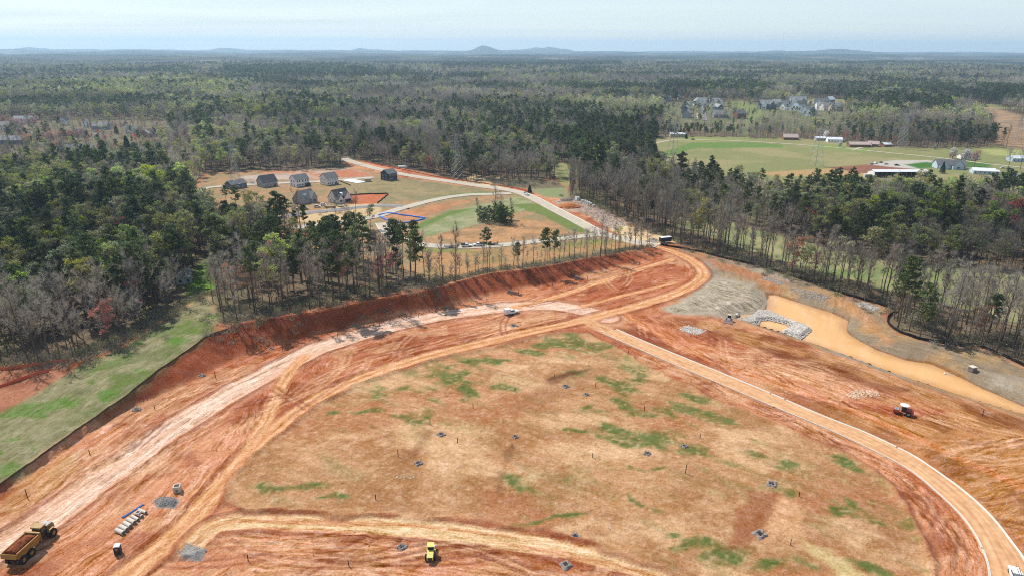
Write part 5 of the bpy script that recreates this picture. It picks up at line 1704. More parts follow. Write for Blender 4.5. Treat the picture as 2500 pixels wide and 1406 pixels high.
# ------------------------------------------------------------------ built things
class MB:
    def __init__(self):
        self.v, self.f = [], []

    def add(self, v, f):
        b = len(self.v); self.v += [tuple(q) for q in v]; self.f += [tuple(i + b for i in q) for q in f]
        return self

    def box(self, c, s, rz=0, ry=0, taper=(1, 1)):
        v = []
        for z in (-.5, .5):
            tx, ty = (1, 1) if z < 0 else taper
            for (a, b) in ((-.5, -.5), (.5, -.5), (.5, .5), (-.5, .5)):
                p = Vector((a * s[0] * tx, b * s[1] * ty, z * s[2]))
                if ry: p = Matrix.Rotation(ry, 3, 'Y') @ p
                if rz: p = Matrix.Rotation(rz, 3, 'Z') @ p
                v.append(p + Vector(c))
        return self.add(v, [(0, 3, 2, 1), (4, 5, 6, 7), (0, 1, 5, 4), (1, 2, 6, 5), (2, 3, 7, 6), (3, 0, 4, 7)])

    def prism(self, prof, y0, y1):
        """profile in x, z swept from y0 to y1"""
        n = len(prof)
        v = [(x, y0, z) for x, z in prof] + [(x, y1, z) for x, z in prof]
        f = [tuple(range(n)), tuple(range(2 * n - 1, n - 1, -1))] + [(i, i + n, (i + 1) % n + n, (i + 1) % n) for i in range(n)]
        return self.add(v, f)

    def cyl(self, p, q, r, k=12, r2=None, inner=None):
        p, q = Vector(p), Vector(q); d = (q - p).normalized()
        a = d.orthogonal().normalized(); b = d.cross(a)
        r2 = r if r2 is None else r2
        ring = lambda c, R: [c + a * math.cos(6.28318 * i / k) * R + b * math.sin(6.28318 * i / k) * R for i in range(k)]
        v = ring(p, r) + ring(q, r2)
        f = [(i, (i + 1) % k, (i + 1) % k + k, i + k) for i in range(k)]
        if inner:
            v += ring(p, inner) + ring(q, inner)
            for i in range(k):
                j = (i + 1) % k
                f += [(2 * k + j, 2 * k + i, 3 * k + i, 3 * k + j), (i, 2 * k + i, 2 * k + j, j), (k + j, 3 * k + j, 3 * k + i, k + i)]
        else:
            f += [tuple(range(k))[::-1], tuple(range(k, 2 * k))]
        return self.add(v, f)

    def build(self, name, mat, parent=None, smooth_=False):
        me = mesh_from(name, self.v, self.f, mat)
        if smooth_:
            me.polygons.foreach_set('use_smooth', np.ones(len(me.polygons), bool))
        return link(name, me, parent)


def thing(name, label, cat, loc, rz=0, group=None):
    o = bpy.data.objects.new(name, None); COL.objects.link(o)
    o.empty_display_size = 1
    o.location = loc; o.rotation_euler = (0, 0, rz)
    return tag(o, label, cat, group)


def copy_tree(o, parent=None):
    c = o.copy(); COL.objects.link(c)
    if parent is not None:
        c.parent = parent
    for ch in o.children:
        copy_tree(ch, c)
    return c


def heading(a, b):
    return math.atan2(b.y - a.y, b.x - a.x)


M = {
    'yellow': plain('machine_yellow', (.31, .18, .04), .45, 0, .4, .12, .8), 'lemon': plain('roller_yellow', (.56, .50, .13), .45, 0, .4, .08, .8),
    'black': plain('black_parts', (.016, .016, .017), .5, 0, .4, .2, 1), 'rubber': plain('tyre_rubber', (.022, .021, .02), .85, 0, .2, .25, 2),
    'glass': plain('dark_glass', (.012, .015, .018), .08, 0, .6, .05, 1), 'white': plain('white_paint', (.72, .72, .71), .4, 0, .4, .05, .7),
    'offwhite': plain('grimy_white', (.52, .51, .48), .55, 0, .3, .1, .7), 'grey': plain('grey_metal', (.30, .31, .32), .5, .3, .4, .12, 1), 'steel': plain('bare_steel', (.56, .56, .57), .35, .6, .5, .08, 1),
    'red': plain('machine_red', (.36, .055, .03), .45, 0, .4, .12, 1), 'rim': plain('rim_yellow', alb(190, 134, 60), .6, 0, .3, .15, 1), 'dirt': plain('heaped_clay', alb(150, 84, 54), .95, 0, .1, .35, 1.3),
    'blue': plain('blue_pipe', (.05, .13, .38), .5, 0, .35, .1, 1), 'wood': plain('raw_timber', (.34, .23, .13), .85, 0, .15, .2, 2), 'stake': plain('dark_stake', (.055, .03, .02), .9, 0, .1, .15, 2),
    'navy': plain('navy_siding', (.030, .038, .058), .7, 0, .25, .1, .6), 'siding': plain('white_siding', (.85, .85, .85), .7, 0, .25, .05, .6), 'pinkw': plain('house_wrap', (.76, .70, .67), .8, 0, .2, .08, .6),
    'greyside': plain('grey_siding', (.34, .35, .36), .75, 0, .2, .08, .6), 'bluegrey': plain('blue_grey_siding', (.12, .15, .19), .75, 0, .2, .08, .6), 'paleblue': plain('pale_blue_siding', (.46, .54, .60), .75, 0, .2, .06, .6),
    'shingle': plain('grey_shingles', (.15, .155, .155), .95, 0, .1, .16, .9), 'shingle2': plain('dark_shingles', (.075, .077, .083), .95, 0, .1, .16, .9), 'shingle3': plain('weathered_shingles', (.22, .215, .205), .95, 0, .1, .14, .9),
    'roofpale': plain('pale_shingles', (.30, .295, .29), .95, 0, .1, .14, .9), 'rust': plain('pink_tin_roof', (.42, .33, .29), .7, .1, .3, .1, .5), 'tin': plain('white_tin_roof', (.66, .68, .70), .5, .1, .4, .06, .4), 'brick': plain('brick_wall', (.24, .11, .075), .9, 0, .1, .15, 1), 'tan': plain('tan_wall', (.46, .38, .28), .85, 0, .15, .1, .7),
    'fence': plain('silt_fabric', (.020, .017, .016), .9, 0, .1, .2, .6), 'brownf': plain('muddy_silt_fabric', (.10, .062, .042), .9, 0, .1, .25, .6), 'orange': plain('orange_fence', (.62, .12, .05), .8, 0, .2, .12, .6), 'bluef': plain('blue_fabric', (.06, .22, .66), .7, 0, .25, .12, .5), 'galv': plain('galvanised_steel', (.34, .35, .35), .55, .4, .4, .08, .3),
    'wire': plain('power_cable', (.16, .16, .17), .5, .4, .4, .05, .1), 'clearroof': plain('milky_roof', (.60, .62, .64), .4, 0, .4, .05, 1),
}


def wheel(parent, c, r, w, rim='grey', name='wheel'):
    x, y, z = c
    e = bpy.data.objects.new(name, None); COL.objects.link(e); e.parent = parent; e.location = c
    MB().cyl((0, -w / 2, 0), (0, w / 2, 0), r, 18, inner=r * .5).build('tyre', M['rubber'], e)
    b = MB().cyl((0, -w / 2 * .8, 0), (0, w / 2 * .8, 0), r * .5, 12)
    b.cyl((0, -w / 2 * .9, 0), (0, w / 2 * .9, 0), r * .2, 8)
    b.build('rim', M[rim], e)
    return e


# ---- articulated dump truck
pf, pr_ = G(116, 1336), G(60, 1382)          # right hand wheels, front and rear
TR = 1.1
b0_, b1_ = pz([(24, 1355), (77, 1308)], 3.1)
HT = math.atan2(b1_[1] - b0_[1], b1_[0] - b0_[0])
pm_ = pz([(50, 1331)], 3.1)[0]
mid = Vector((pm_[0] + 2.4 * TR * math.cos(HT), pm_[1] + 2.4 * TR * math.sin(HT), 0)); mid.z = float(zat(mid.x, mid.y)[0]) + .12
mid.z = float(zat(mid.x, mid.y)[0]) + .12
t = thing('dump_truck', 'yellow articulated dump truck loaded with red clay at the lower left corner', 'dump truck', mid, HT)
t.scale = (TR, TR, TR)
MB().prism([(-5.0, .95), (1.0, .95), (1.0, 1.35), (-5.0, 1.35)], -.5, .5).build('rear_frame', M['black'], t)
MB().box((2.6, 0, 1.15), (4.6, 1.1, .6)).build('front_frame', M['black'], t)
b = MB()      # open tub: floor, sloping sides, headboard, rising tail
W2, W1 = 1.62, 1.35
def tub_side(s):
    return [(-5.4, s * W2, 3.15), (-5.55, s * W1, 2.25), (-4.6, s * W1, 1.6), (.35, s * W1, 1.5), (.75, s * W1, 1.75), (.85, s * W2, 3.25), (.35, s * W2, 3.2)]
for s in (1, -1):
    o = tub_side(s); i_ = [(x, y - s * .13, z) for x, y, z in o]
    n_o = len(o)
    b.add(o + i_, [tuple(range(n_o)) if s < 0 else tuple(range(n_o))[::-1], tuple(range(n_o, 2 * n_o))[::-1] if s < 0 else tuple(range(n_o, 2 * n_o))] + [(k, (k + 1) % n_o, (k + 1) % n_o + n_o, k + n_o) for k in range(n_o)])
b.build('bed_side', M['yellow'], t)
MB().prism([(-5.55, 2.2), (-4.6, 1.5), (.35, 1.4), (.35, 1.55), (-4.55, 1.66), (-5.5, 2.35)], -W1, W1).build('bed_floor', M['yellow'], t)
MB().prism([(.72, 1.45), (.9, 1.45), (.98, 3.5), (.55, 3.55), (.5, 3.4), (.82, 3.3)], -W2, W2).build('headboard', M['yellow'], t)
MB().prism([(-5.62, 2.25), (-5.5, 2.2), (-5.3, 3.2), (-5.48, 3.28)], -W2 * .98, W2 * .98).build('tailgate', M['yellow'], t)
b = MB()
for y in (1.55, -1.55):
    b.box((-2.3, y, 3.24), (5.6, .2, .12))
b.build('bed_rail', M['rim'], t)
b = MB().prism([(3.4, 1.3), (5.3, 1.3), (5.35, 2.1), (5.05, 2.75), (3.4, 2.95)], -.85, .85)
b.build('hood', M['yellow'], t)
MB().prism([(3.45, 2.96), (5.0, 2.76), (5.0, 2.8), (3.45, 3.0)], -.82, .82).build('hood_cover', M['grey'], t)
for s in (1, -1):
    MB().prism([(3.0, 1.75), (3.3, 2.15), (4.4, 2.15), (4.75, 1.75), (4.75, 1.68), (4.35, 2.05), (3.35, 2.05), (3.1, 1.68)], s * 1.05, s * 1.6).build('fender', M['yellow'], t)
cb = MB().prism([(1.75, 1.4), (3.35, 1.4), (3.4, 2.4), (3.15, 3.55), (1.8, 3.6)], -.95, .95).build('cab', M['black'], t)
MB().prism([(1.6, 3.58), (3.35, 3.55), (3.25, 3.75), (1.7, 3.8)], -1.08, 1.08).build('cab_roof', M['yellow'], t)
for s in (1, -1):
    MB().prism([(1.9, 2.45), (3.3, 2.45), (3.12, 3.45), (1.9, 3.48)], s * .955, s * .985).build('window', M['glass'], cb)
MB().add([(3.435, -.85, 2.45), (3.435, .85, 2.45), (3.2, .85, 3.48), (3.2, -.85, 3.48)], [(0, 1, 2, 3)]).build('windscreen', M['glass'], cb)
b = MB()
for s in (1, -1):
    b.cyl((3.3, s * .95, 2.7), (3.55, s * 1.35, 2.8), .04, 6).box((3.55, s * 1.4, 2.85), (.08, .22, .45))
b.build('mirror', M['black'], t)
MB().cyl((3.5, .75, 2.6), (3.5, .75, 3.7), .08, 8).build('exhaust', M['black'], t)
for x in (4.0, -2.0, -4.0):
    for s in (1, -1):
        wheel(t, (x, s * 1.35, .92), .92, .68, 'rim')
# its load
b = MB(); v, f = [], []
NX, NY = 17, 9
for i in range(NX):
    for j in range(NY):
        x = -5.1 + 5.7 * i / (NX - 1); y = -1.42 + 2.84 * j / (NY - 1)
        hgt = 3.15 + .8 * math.sin(math.pi * j / (NY - 1)) * math.sin(math.pi * min(1, .15 + .8 * i / (NX - 1))) + random.uniform(-.12, .12)
        v.append((x, y, hgt if 0 < i < NX - 1 and 0 < j < NY - 1 else 2.3))
for i in range(NX - 1):
    for j in range(NY - 1):
        f.append((i * NY + j, (i + 1) * NY + j, (i + 1) * NY + j + 1, i * NY + j + 1))
o = MB().add(v, f).build('clay_load', M['dirt'])
o.location = mid; o.rotation_euler = (0, 0, HT); o.scale = (TR, TR, TR)
tag(o, 'heap of dark red clay in the bed of the yellow dump truck', 'clay heap')

# ---- portable toilet
p = G(290, 1352)
t = thing('portable_toilet', 'black portable toilet with a white roof on bare clay', 'portable toilet', p, math.radians(12))
bd = MB().box((0, 0, 1.12), (1.2, 1.2, 2.1)).build('cabin', M['black'], t)
MB().prism([(-.66, 2.17), (.66, 2.17), (.62, 2.28), (.3, 2.42), (-.3, 2.42), (-.62, 2.28)], -.66, .66).build('roof', M['clearroof'], t)
d = MB().box((0, -.615, 1.05), (.82, .03, 1.9)).build('door', M['black'], t)
b = MB(); b.cyl((0, -.65, 1.62), (0, -.632, 1.62), .23, 14); b.build('door_badge', M['grey'], d)
for s in (1, -1):
    MB().box((s * .58, -.58, 1.1), (.1, .1, 2.05)).build('corner_post', M['black'], t)
MB().box((0, 0, .05), (1.3, 1.3, .1)).build('skid', M['grey'], t)

# ---- concrete pipes and their neighbours
pa, pb = G(293, 1300), G(348, 1250)
hd = heading(pa, pb)
ax = Vector((math.cos(hd), math.sin(hd), 0))
pe0, pe1 = G(279, 1284), G(306, 1297)
pdir = Vector((pe1.x - pe0.x, pe1.y - pe0.y, 0)).normalized()
PIPE_L = ('wide concrete pipe at the near end of the row', 'second concrete pipe from the near end, dusted brown', 'third concrete pipe from the near end of the row', 'fourth concrete pipe, beside the thinner ones', 'thinner concrete pipe under the square riser', 'concrete pipe right behind the square riser', 'last concrete pipe at the far end of the row')
dist_row = (pb - pa).length
for i, lb in enumerate(PIPE_L):
    r = .50 if i < 4 else .38
    c = pa + ax * dist_row * i / 6.0
    z0 = float(zat(c.x, c.y)[0])
    t = thing('concrete_pipe', lb, 'concrete pipe', (c.x, c.y, z0 + r), math.atan2(pdir.y, pdir.x) + random.uniform(-.05, .05), 'concrete pipes laid in a row')
    L = 2.5
    MB().cyl((-L / 2, 0, 0), (L / 2, 0, 0), r, 20, inner=r * .8).build('barrel', M_CONC, t, False)
    MB().cyl((L / 2 + .004, 0, 0), (L / 2 + .1, 0, 0), r * .9, 20, inner=r * .78).build('spigot', M_CONCD, t)
c = pa + ax * dist_row * 4.9 / 6
t = thing('concrete_riser', 'square hollow concrete riser lying on the pipe row', 'concrete riser', (c.x, c.y, float(zat(c.x, c.y)[0]) + .80), hd)
b = MB()
for s in (1, -1):
    b.box((s * .5, 0, .2), (.16, 1.16, .4)).box((0, s * .5, .2), (.84, .16, .4))
b.build('ring', M_CONC, t)
qa, qb = G(303, 1262), G(352, 1231)
for k, lb in enumerate(('blue plastic pipe nearer to the concrete pipes', 'blue plastic pipe farther from the concrete pipes')):
    off = Vector((-math.sin(hd), math.cos(hd), 0)) * k * .32
    t = thing('blue_pipe', lb, 'pipe', (qa + off) + Vector((0, 0, .15)), heading(qa, qb), 'blue pipes')
    MB().cyl((0, 0, 0), ((qb - qa).length, 0, 0), .13, 12, inner=.11).build('tube', M['blue'], t)
    MB().cyl((-.25, 0, 0), (.0, 0, 0), .165, 12, inner=.131).build('bell', M['blue'], t)
p = G(434, 1199)
t = thing('inlet_box', 'pale precast concrete box standing alone on the clay', 'precast box', p, math.radians(14))
b = MB()
for s in (1, -1):
    b.box((s * .72, 0, .85), (.2, 1.64, 1.7)).box((0, s * .72, .85), (1.24, .2, 1.7))
b.build('wall', M_CONC, t)
MB().box((0, 0, .08), (1.24, 1.24, .16)).build('base', M_CONCD, t)
MB().cyl((0, -.84, .7), (0, -.70, .7), .32, 16).build('knockout', M_CONCD, t)

# ---- yellow soil roller
p = G(1052, 1356); pt = G(1056, 1328)
t = thing('soil_roller', 'lemon yellow soil roller with dark cab on the lower haul road', 'roller', p, heading(p, pt) + .02)
t.scale = (.92, .92, .92)
MB().prism([(-2.6, .9), (-.3, .9), (-.2, 1.9), (-1.2, 1.95), (-2.45, 1.55)], -.75, .75).build('engine_hood', M['lemon'], t)
MB().box((-2.56, 0, 1.2), (.1, 1.0, .55)).build('grille', M['black'], t)
cb = MB().prism([(-.25, 1.0), (1.0, 1.0), (1.0, 2.75), (-.1, 2.75)], -.72, .72).build('cab', M['black'], t)
for s in (1, -1):
    MB().box((.42, s * .735, 2.1), (.9, .02, 1.0)).build('window', M['glass'], cb)
MB().box((.42, 0, 2.86), (1.6, 1.65, .16)).build('cab_roof', M['lemon'], t)
b = MB().box((1.7, .98, .78), (2.2, .16, .5)).box((1.7, -.98, .78), (2.2, .16, .5)).box((2.78, 0, .78), (.18, 2.1, .5)).box((.95, 0, .8), (.5, 1.8, .5))
b.build('drum_frame', M['lemon'], t)
MB().cyl((1.8, -.88, .75), (1.8, .88, .75), .75, 22).build('drum', M['steel'], t)
for s in (1, -1):
    wheel(t, (-1.3, s * 1.0, .72), .72, .5, 'rim')

# ---- red padfoot roller with white canopy
p = G(2207, 1011); pf = G(2180, 1003)
t = thing('padfoot_roller', 'red compactor with a round white canopy by the pale stones', 'roller', p, heading(p, pf) + .15)
b = MB().box((2.2, 0, 1.0), (1.8, 2.4, .9), taper=(.9, .95)); b.build('front_frame', M['red'], t)
MB().box((2.15, 0, 1.47), (1.3, 1.9, .06)).build('deck_grille', M['grey'], t)
dr = MB().cyl((2.2, -1.0, .72), (2.2, 1.0, .72), .70, 20)
for i in range(12):
    for j in range(4):
        a = 6.283 * i / 12 + j * .26
        dr.box((2.2 + math.cos(a) * .74, -.75 + j * .5, .72 + math.sin(a) * .74), (.14, .2, .14), 0, -a)
dr.build('drum', M['black'], t)
MB().prism([(-2.4, .9), (-.5, .9), (-.4, 1.9), (-1.6, 2.05), (-2.4, 1.6)], -.8, .8).build('engine_hood', M['red'], t)
for s in (1, -1):
    MB().prism([(-1.9, 1.5), (-1.6, 1.85), (-.6, 1.85), (-.3, 1.5), (-.45, 1.5), (-.7, 1.72), (-1.55, 1.72), (-1.75, 1.5)], s * .85, s * 1.3).build('fender', M['red'], t)
    wheel(t, (-1.1, s * 1.08, .78), .78, .55, 'grey')
MB().box((.25, 0, 1.5), (1.3, 1.5, 1.1)).build('operator_stand', M['black'], t)
for x in (-.35, .85):
    for s in (1, -1):
        MB().cyl((x, s * .7, 1.6), (x, s * .7, 3.0), .05, 6).build('canopy_post', M['black'], t)
MB().cyl((.25, 0, 3.0), (.25, 0, 3.12), 1.25, 22).cyl((.25, 0, 3.12), (.25, 0, 3.24), 1.25, 22, .7).build('canopy', M['white'], t, False)
MB().box((.0, 0, 2.05), (.5, .55, .5)).build('seat', M['black'], t)

# ---- bulldozer
p = G(1779, 785); pf = G(1768, 779)
t = thing('bulldozer', 'bulldozer with a bright steel blade and dark cab near the rock berm', 'bulldozer', p, math.radians(-112))
MB().prism([(1.95, .1), (2.1, .12), (1.98, .75), (2.18, 1.4), (2.02, 1.42), (1.84, .75)], -1.75, 1.75).build('blade', M['steel'], t)
for s in (1, -1):
    MB().cyl((.6, s * .95, .5), (1.9, s * .95, .5), .09, 6).build('push_arm', M['black'], t)
    MB().prism([(-1.8, .3), (-1.55, .02), (1.05, .02), (1.4, .35), (1.2, .72), (-1.5, .85), (-1.8, .6)], s * .75, s * 1.3).build('track', M['black'], t)
MB().prism([(-.2, .7), (1.35, .7), (1.4, 1.45), (-.2, 1.65)], -.6, .6).build('engine_hood', M['grey'], t)
MB().box((-1.1, 0, 1.0), (1.5, 1.4, .7)).build('hull', M['black'], t)
cb = MB().box((-.75, 0, 2.0), (1.3, 1.35, 1.4), taper=(.88, .9)).build('cab', M['black'], t)
MB().box((-.75, 0, 2.76), (1.45, 1.4, .1)).build('cab_roof', M['tan'], t)
for s in (1, -1):
    MB().box((-.75, s * .652, 2.05), (1.0, .02, .8)).build('window', M['glass'], cb)
b = MB().box((-2.05, 0, .9), (.3, 1.5, .3))
for y in (-.5, 0, .5):
    b.box((-2.2, y, .5), (.15, .1, 1.0))
b.build('ripper', M['black'], t)
t = thing('pipe_end', 'white flared concrete pipe end behind the bulldozer', 'pipe end', G(1799, 771), 1.2)
MB().cyl((-.9, 0, .6), (.6, 0, .6), .55, 16, inner=.42).build('barrel', M['offwhite'], t)
MB().add([(.6, -.6, 0), (.6, .6, 0), (1.9, 1.1, 0), (1.9, -1.1, 0), (.6, -.6, 1.15), (.6, .6, 1.15), (1.9, 1.1, .25), (1.9, -1.1, .25)], [(0, 4, 7, 3), (1, 2, 6, 5), (0, 3, 2, 1)]).build('flared_wing', M['offwhite'], t)


# ---- pickups
def pickup(loc, rz, label, body='white', back=None, group=None):
    t = thing('pickup_truck', label, 'pickup truck', loc, rz, group)
    MB().prism([(-2.8, .5), (2.75, .5), (2.85, .75), (2.8, 1.05), (1.3, 1.18), (-2.8, 1.18)], -.95, .95).build('body', M[body], t)
    c = MB().prism([(-.9, 1.15), (1.25, 1.15), (.55, 1.85), (-.75, 1.88)], -.86, .86).build('cab', M[body], t)
    for s in (1, -1):
        MB().prism([(-.72, 1.25), (.05, 1.25), (.05, 1.74), (-.65, 1.76)], s * .862, s * .885).build('window', M['glass'], c)
        MB().prism([(.15, 1.25), (1.0, 1.25), (.52, 1.72), (.15, 1.74)], s * .862, s * .885).build('window', M['glass'], c)
    MB().add([(1.235, -.78, 1.22), (1.235, .78, 1.22), (.62, .74, 1.82), (.62, -.74, 1.82)], [(0, 1, 2, 3)]).build('windscreen', M['glass'], c)
    for x in (1.85, -1.75):
        for s in (1, -1):
            wheel(t, (x, s * .83, .4), .4, .28, 'grey')
    b = MB().box((2.86, 0, .55), (.14, 1.9, .24)).box((-2.84, 0, .55), (.14, 1.9, .22)); b.build('bumper', M['grey'], t)
    for s in (1, -1):
        MB().box((2.83, s * .72, .88), (.06, .3, .2)).build('headlight', M['steel'], t)
    if back == 'box':
        bx = MB().box((-1.85, 0, 1.75), (2.15, 1.98, 1.32)).build('box_body', M['white'], t)
        MB().box((-2.94, 0, 1.72), (.03, 1.5, 1.1)).build('rear_door', M['offwhite'], bx)
        MB().box((-1.85, 0, 2.43), (2.2, 2.02, .05)).build('box_roof', M['white'], bx)
    elif back == 'flat':
        MB().box((-1.9, 0, 1.24), (2.1, 2.0, .12)).build('flatbed', M['black'], t)
        b = MB()
        for s in (1, -1):
            b.box((-1.9, s * .95, 1.55), (2.1, .06, .5))
        b.box((-.92, 0, 1.75), (.06, 1.9, .9)); b.build('stake_side', M['black'], t)
        MB().box((-1.9, .1, 1.55), (1.4, 1.2, .5)).build('tool_box', M['black'], t)
    elif back == 'rack':
        MB().box((-1.85, 0, 1.0), (1.7, 1.55, .5)).build('bed_liner', M['black'], t)
        b = MB()
        for x in (-2.6, -1.0):
            b.cyl((x, -.85, 1.15), (x, -.85, 2.0), .04, 6).cyl((x, .85, 1.15), (x, .85, 2.0), .04, 6).cyl((x, -.85, 2.0), (x, .85, 2.0), .04, 6)
        b.cyl((-2.9, -.5, 2.05), (1.6, -.5, 2.05), .04, 6).cyl((-2.9, -.1, 2.05), (1.6, -.1, 2.05), .04, 6)
        b.build('ladder_rack', M['black'], t)
    else:
        MB().box((-1.85, 0, 1.19), (1.75, 1.5, .04)).build('bed', M['black'], t)
    return t


def trailer(loc, rz, label, L=6.0):
    t = thing('flatbed_trailer', label, 'trailer', loc, rz, 'flatbed trailers')
    MB().box((0, 0, .72), (L, 2.1, .14)).build('deck', M['black'], t)
    MB().prism([(L / 2, .6), (L / 2 + 1.6, .5), (L / 2 + 1.6, .6), (L / 2, .75)], -.15, .15).build('drawbar', M['black'], t)
    for x in (-.5, .5):
        for s in (1, -1):
            wheel(t, (x, s * 1.1, .38), .38, .25, 'grey')
    MB().box((-L / 2 - .1, 0, 1.2), (.1, 2.0, 1.1)).build('ramp', M['black'], t)
    return t


def on(u, v, dz=0):
    return G(u, v, dz)


RL = .30


def road_pt(u, v):
    p = P(u, v); return Vector((p.x, p.y, p.z + RL))


a, b_ = G(1236, 768), G(1262, 763)
pickup((a + b_) / 2, heading(a, b_), 'white pickup with a tall white box body on the pale haul road', back='box').scale = (1.12, 1.12, 1.12)
a, b_ = road_pt(1122, 605), road_pt(1148, 604)
h1 = heading(a, b_)
pickup(road_pt(1139, 604), h1, 'white pickup with a black stake bed facing right on the lower street', back='flat')
trailer(road_pt(1100, 606), h1, 'empty low trailer behind the right facing pickup', 6.5)
pickup(road_pt(1167, 602), h1 + math.pi + .06, 'white pickup with dark load facing left, nose to nose with the other', back='flat')
trailer(road_pt(1203, 600), h1 + math.pi + .1, 'dark low trailer behind the left facing pickup', 5.5)
a, b_ = road_pt(1276, 473), road_pt(1291, 480)
pickup(road_pt(1286, 477.5), heading(a, b_), 'white flatbed pickup on the main road by the round evergreen', back='flat')
a, b_ = G(2474, 1440), G(2492, 1375)
pickup(G(2478, 1414) + Vector((0, 0, .2)), heading(G(2486, 1470), G(2470, 1380)) + .1, 'white truck with a black ladder rack cut off at the lower right corner', back='rack')

# ---- dark container trailer and clutter where the haul road meets the paving
a, b_ = G(1611, 595), G(1636, 592)
t = thing('box_trailer', 'long dark navy box trailer with a pale roof by the silt fence', 'trailer', (a + b_) / 2, heading(a, b_))
L = (b_ - a).length
bx = MB().box((0, 0, 2.1), (L, 2.5, 2.6)).build('box', M['navy'], t)
MB().box((0, 0, 3.43), (L + .05, 2.55, .06)).build('roof', M['tin'], t)
MB().box((-L / 2 - .02, 0, 2.0), (.04, 2.2, 2.3)).build('rear_door', M['black'], t)
MB().box((0, 0, .7), (L * .9, 1.2, .2)).build('chassis', M['black'], t)
for x in (-L * .3, -L * .18):
    for s in (1, -1):
        wheel(t, (x, s * 1.05, .45), .45, .3, 'grey')
a, b_ = G(1586, 589), G(1603, 594)
t = thing('timber_trench_box', 'low dark framed trench box beside the navy trailer', 'trench box', (a + b_) / 2, heading(a, b_))
for s in (1, -1):
    MB().box((0, s * 1.0, .9), (4.6, .14, 1.7)).build('side_wall', M['offwhite'], t)
    MB().box((0, s * 1.0, 1.79), (4.7, .2, .08)).build('top_rail', M['black'], t)
for x in (-1.6, 1.6):
    MB().cyl((x, -.93, 1.2), (x, .93, 1.2), .08, 8).build('spreader', M['black'], t)
t = thing('plate_stack', 'pale sheet of plastic on the ground by the navy trailer', 'plastic sheet', G(1603, 597, .1), .3)
MB().box((0, 0, .06), (5.5, 1.6, .12)).build('sheet', M['white'], t)
t = thing('brush_heap', 'dark tangled brush heap at the end of the cut', 'brush heap', G(1579, 592))
b = TM()
for _ in range(90):
    o = np.array([random.gauss(0, .9), random.gauss(0, .6), random.uniform(0, .7)]); b.sliver(o, o + rng.normal(0, .8, 3) * (1, 1, .5), .12, rng)
link('branches', b.mesh('branches', M_BARK), t)

# ---- stakes
STK = [(1534, 867, 854), (1438, 893, 882), (1353, 920, 913), (1454, 944, 932), (1257, 956, 947), (1573, 1001, 990), (1709, 1069, 1061), (1250, 1092, 1083), (1266, 720, 706), (691, 860, 843), (824, 823, 811), (927, 795, 786),
       (1022, 774, 765), (1116, 757, 747), (1189, 736, 726), (1155, 996, 984), (1050, 1036, 1022), (1117, 1081, 1069), (1349, 699, 687), (1434, 685, 673), (1561, 648, 640), (527, 923, 908), (378, 998, 987), (219, 1108, 1096), (67, 1214, 1192),
       (972, 1113, 1097), (917, 1218, 1207), (852, 1382, 1367), (1447, 1117, 1106), (1673, 1155, 1132), (1951, 1211, 1200), (1930, 1330, 1315), (2398, 1015, 997), (606, 1368, 1352)]
for i, (u, v, tp) in enumerate(STK):
    p = G(u, v)
    ry = rays([(u, tp)])[0]
    h = max(1.2, CAM_H + ry[2] * math.hypot(p.x, p.y) / math.hypot(ry[0], ry[1]) - p.z)
    place = 'along the toe of the red cut bank' if v < 870 and u < 1570 and v < np.interp(u, [500, 1600], [930, 680]) else 'on the bare clay left of the haul road' if u < 560 else 'in the straw covered field' if 880 < v < 1340 and u < 2000 or v < 900 else 'beside the lower haul road' if u < 900 else 'on the ochre ground by the pond'
    sz = 'tall' if h > 2.6 else 'short'
    t = thing('marker_post', '{} dark brown marker post {}'.format(sz, place), 'post', p, random.uniform(0, 3), 'dark marker posts ' + place)
    t.rotation_euler = (random.uniform(-.05, .05), random.uniform(-.05, .05), random.uniform(0, 3))
    MB().box((0, 0, h / 2 - .1), (.15, .15, h + .2)).build('shaft', M['stake'], t)
    MB().box((0, 0, h + .03), (.18, .18, .06)).build('cap', M['stake'], t)
for (u, v, tp) in [(2174, 1055, 1040), (2305, 1127, 1110), (2453, 1242, 1223), (1934, 1026, 1012), (1650, 905, 893), (1485, 1289, 1281), (1608, 1341, 1329), (404 + 210, 1024, 1014)]:
    p = G(u, v)
    ry = rays([(u, tp)])[0]; h = CAM_H + ry[2] * math.hypot(p.x, p.y) / math.hypot(ry[0], ry[1]) - p.z
    t = thing('survey_stake', 'thin white survey stake ' + ('beside the inner white kerb' if u in (1934, 1650) else 'beyond the outer white kerb' if u > 2100 else 'at the front edge of the straw field' if u > 1000 else 'in the clay by the haul road fork'), 'survey stake', p, .4, 'white survey stakes')
    MB().box((0, 0, h / 2), (.09, .06, h)).build('lath', M['white'], t)
    MB().box((.1, 0, h * .9), (.14, .03, .16)).build('ribbon', M['orange'], t)

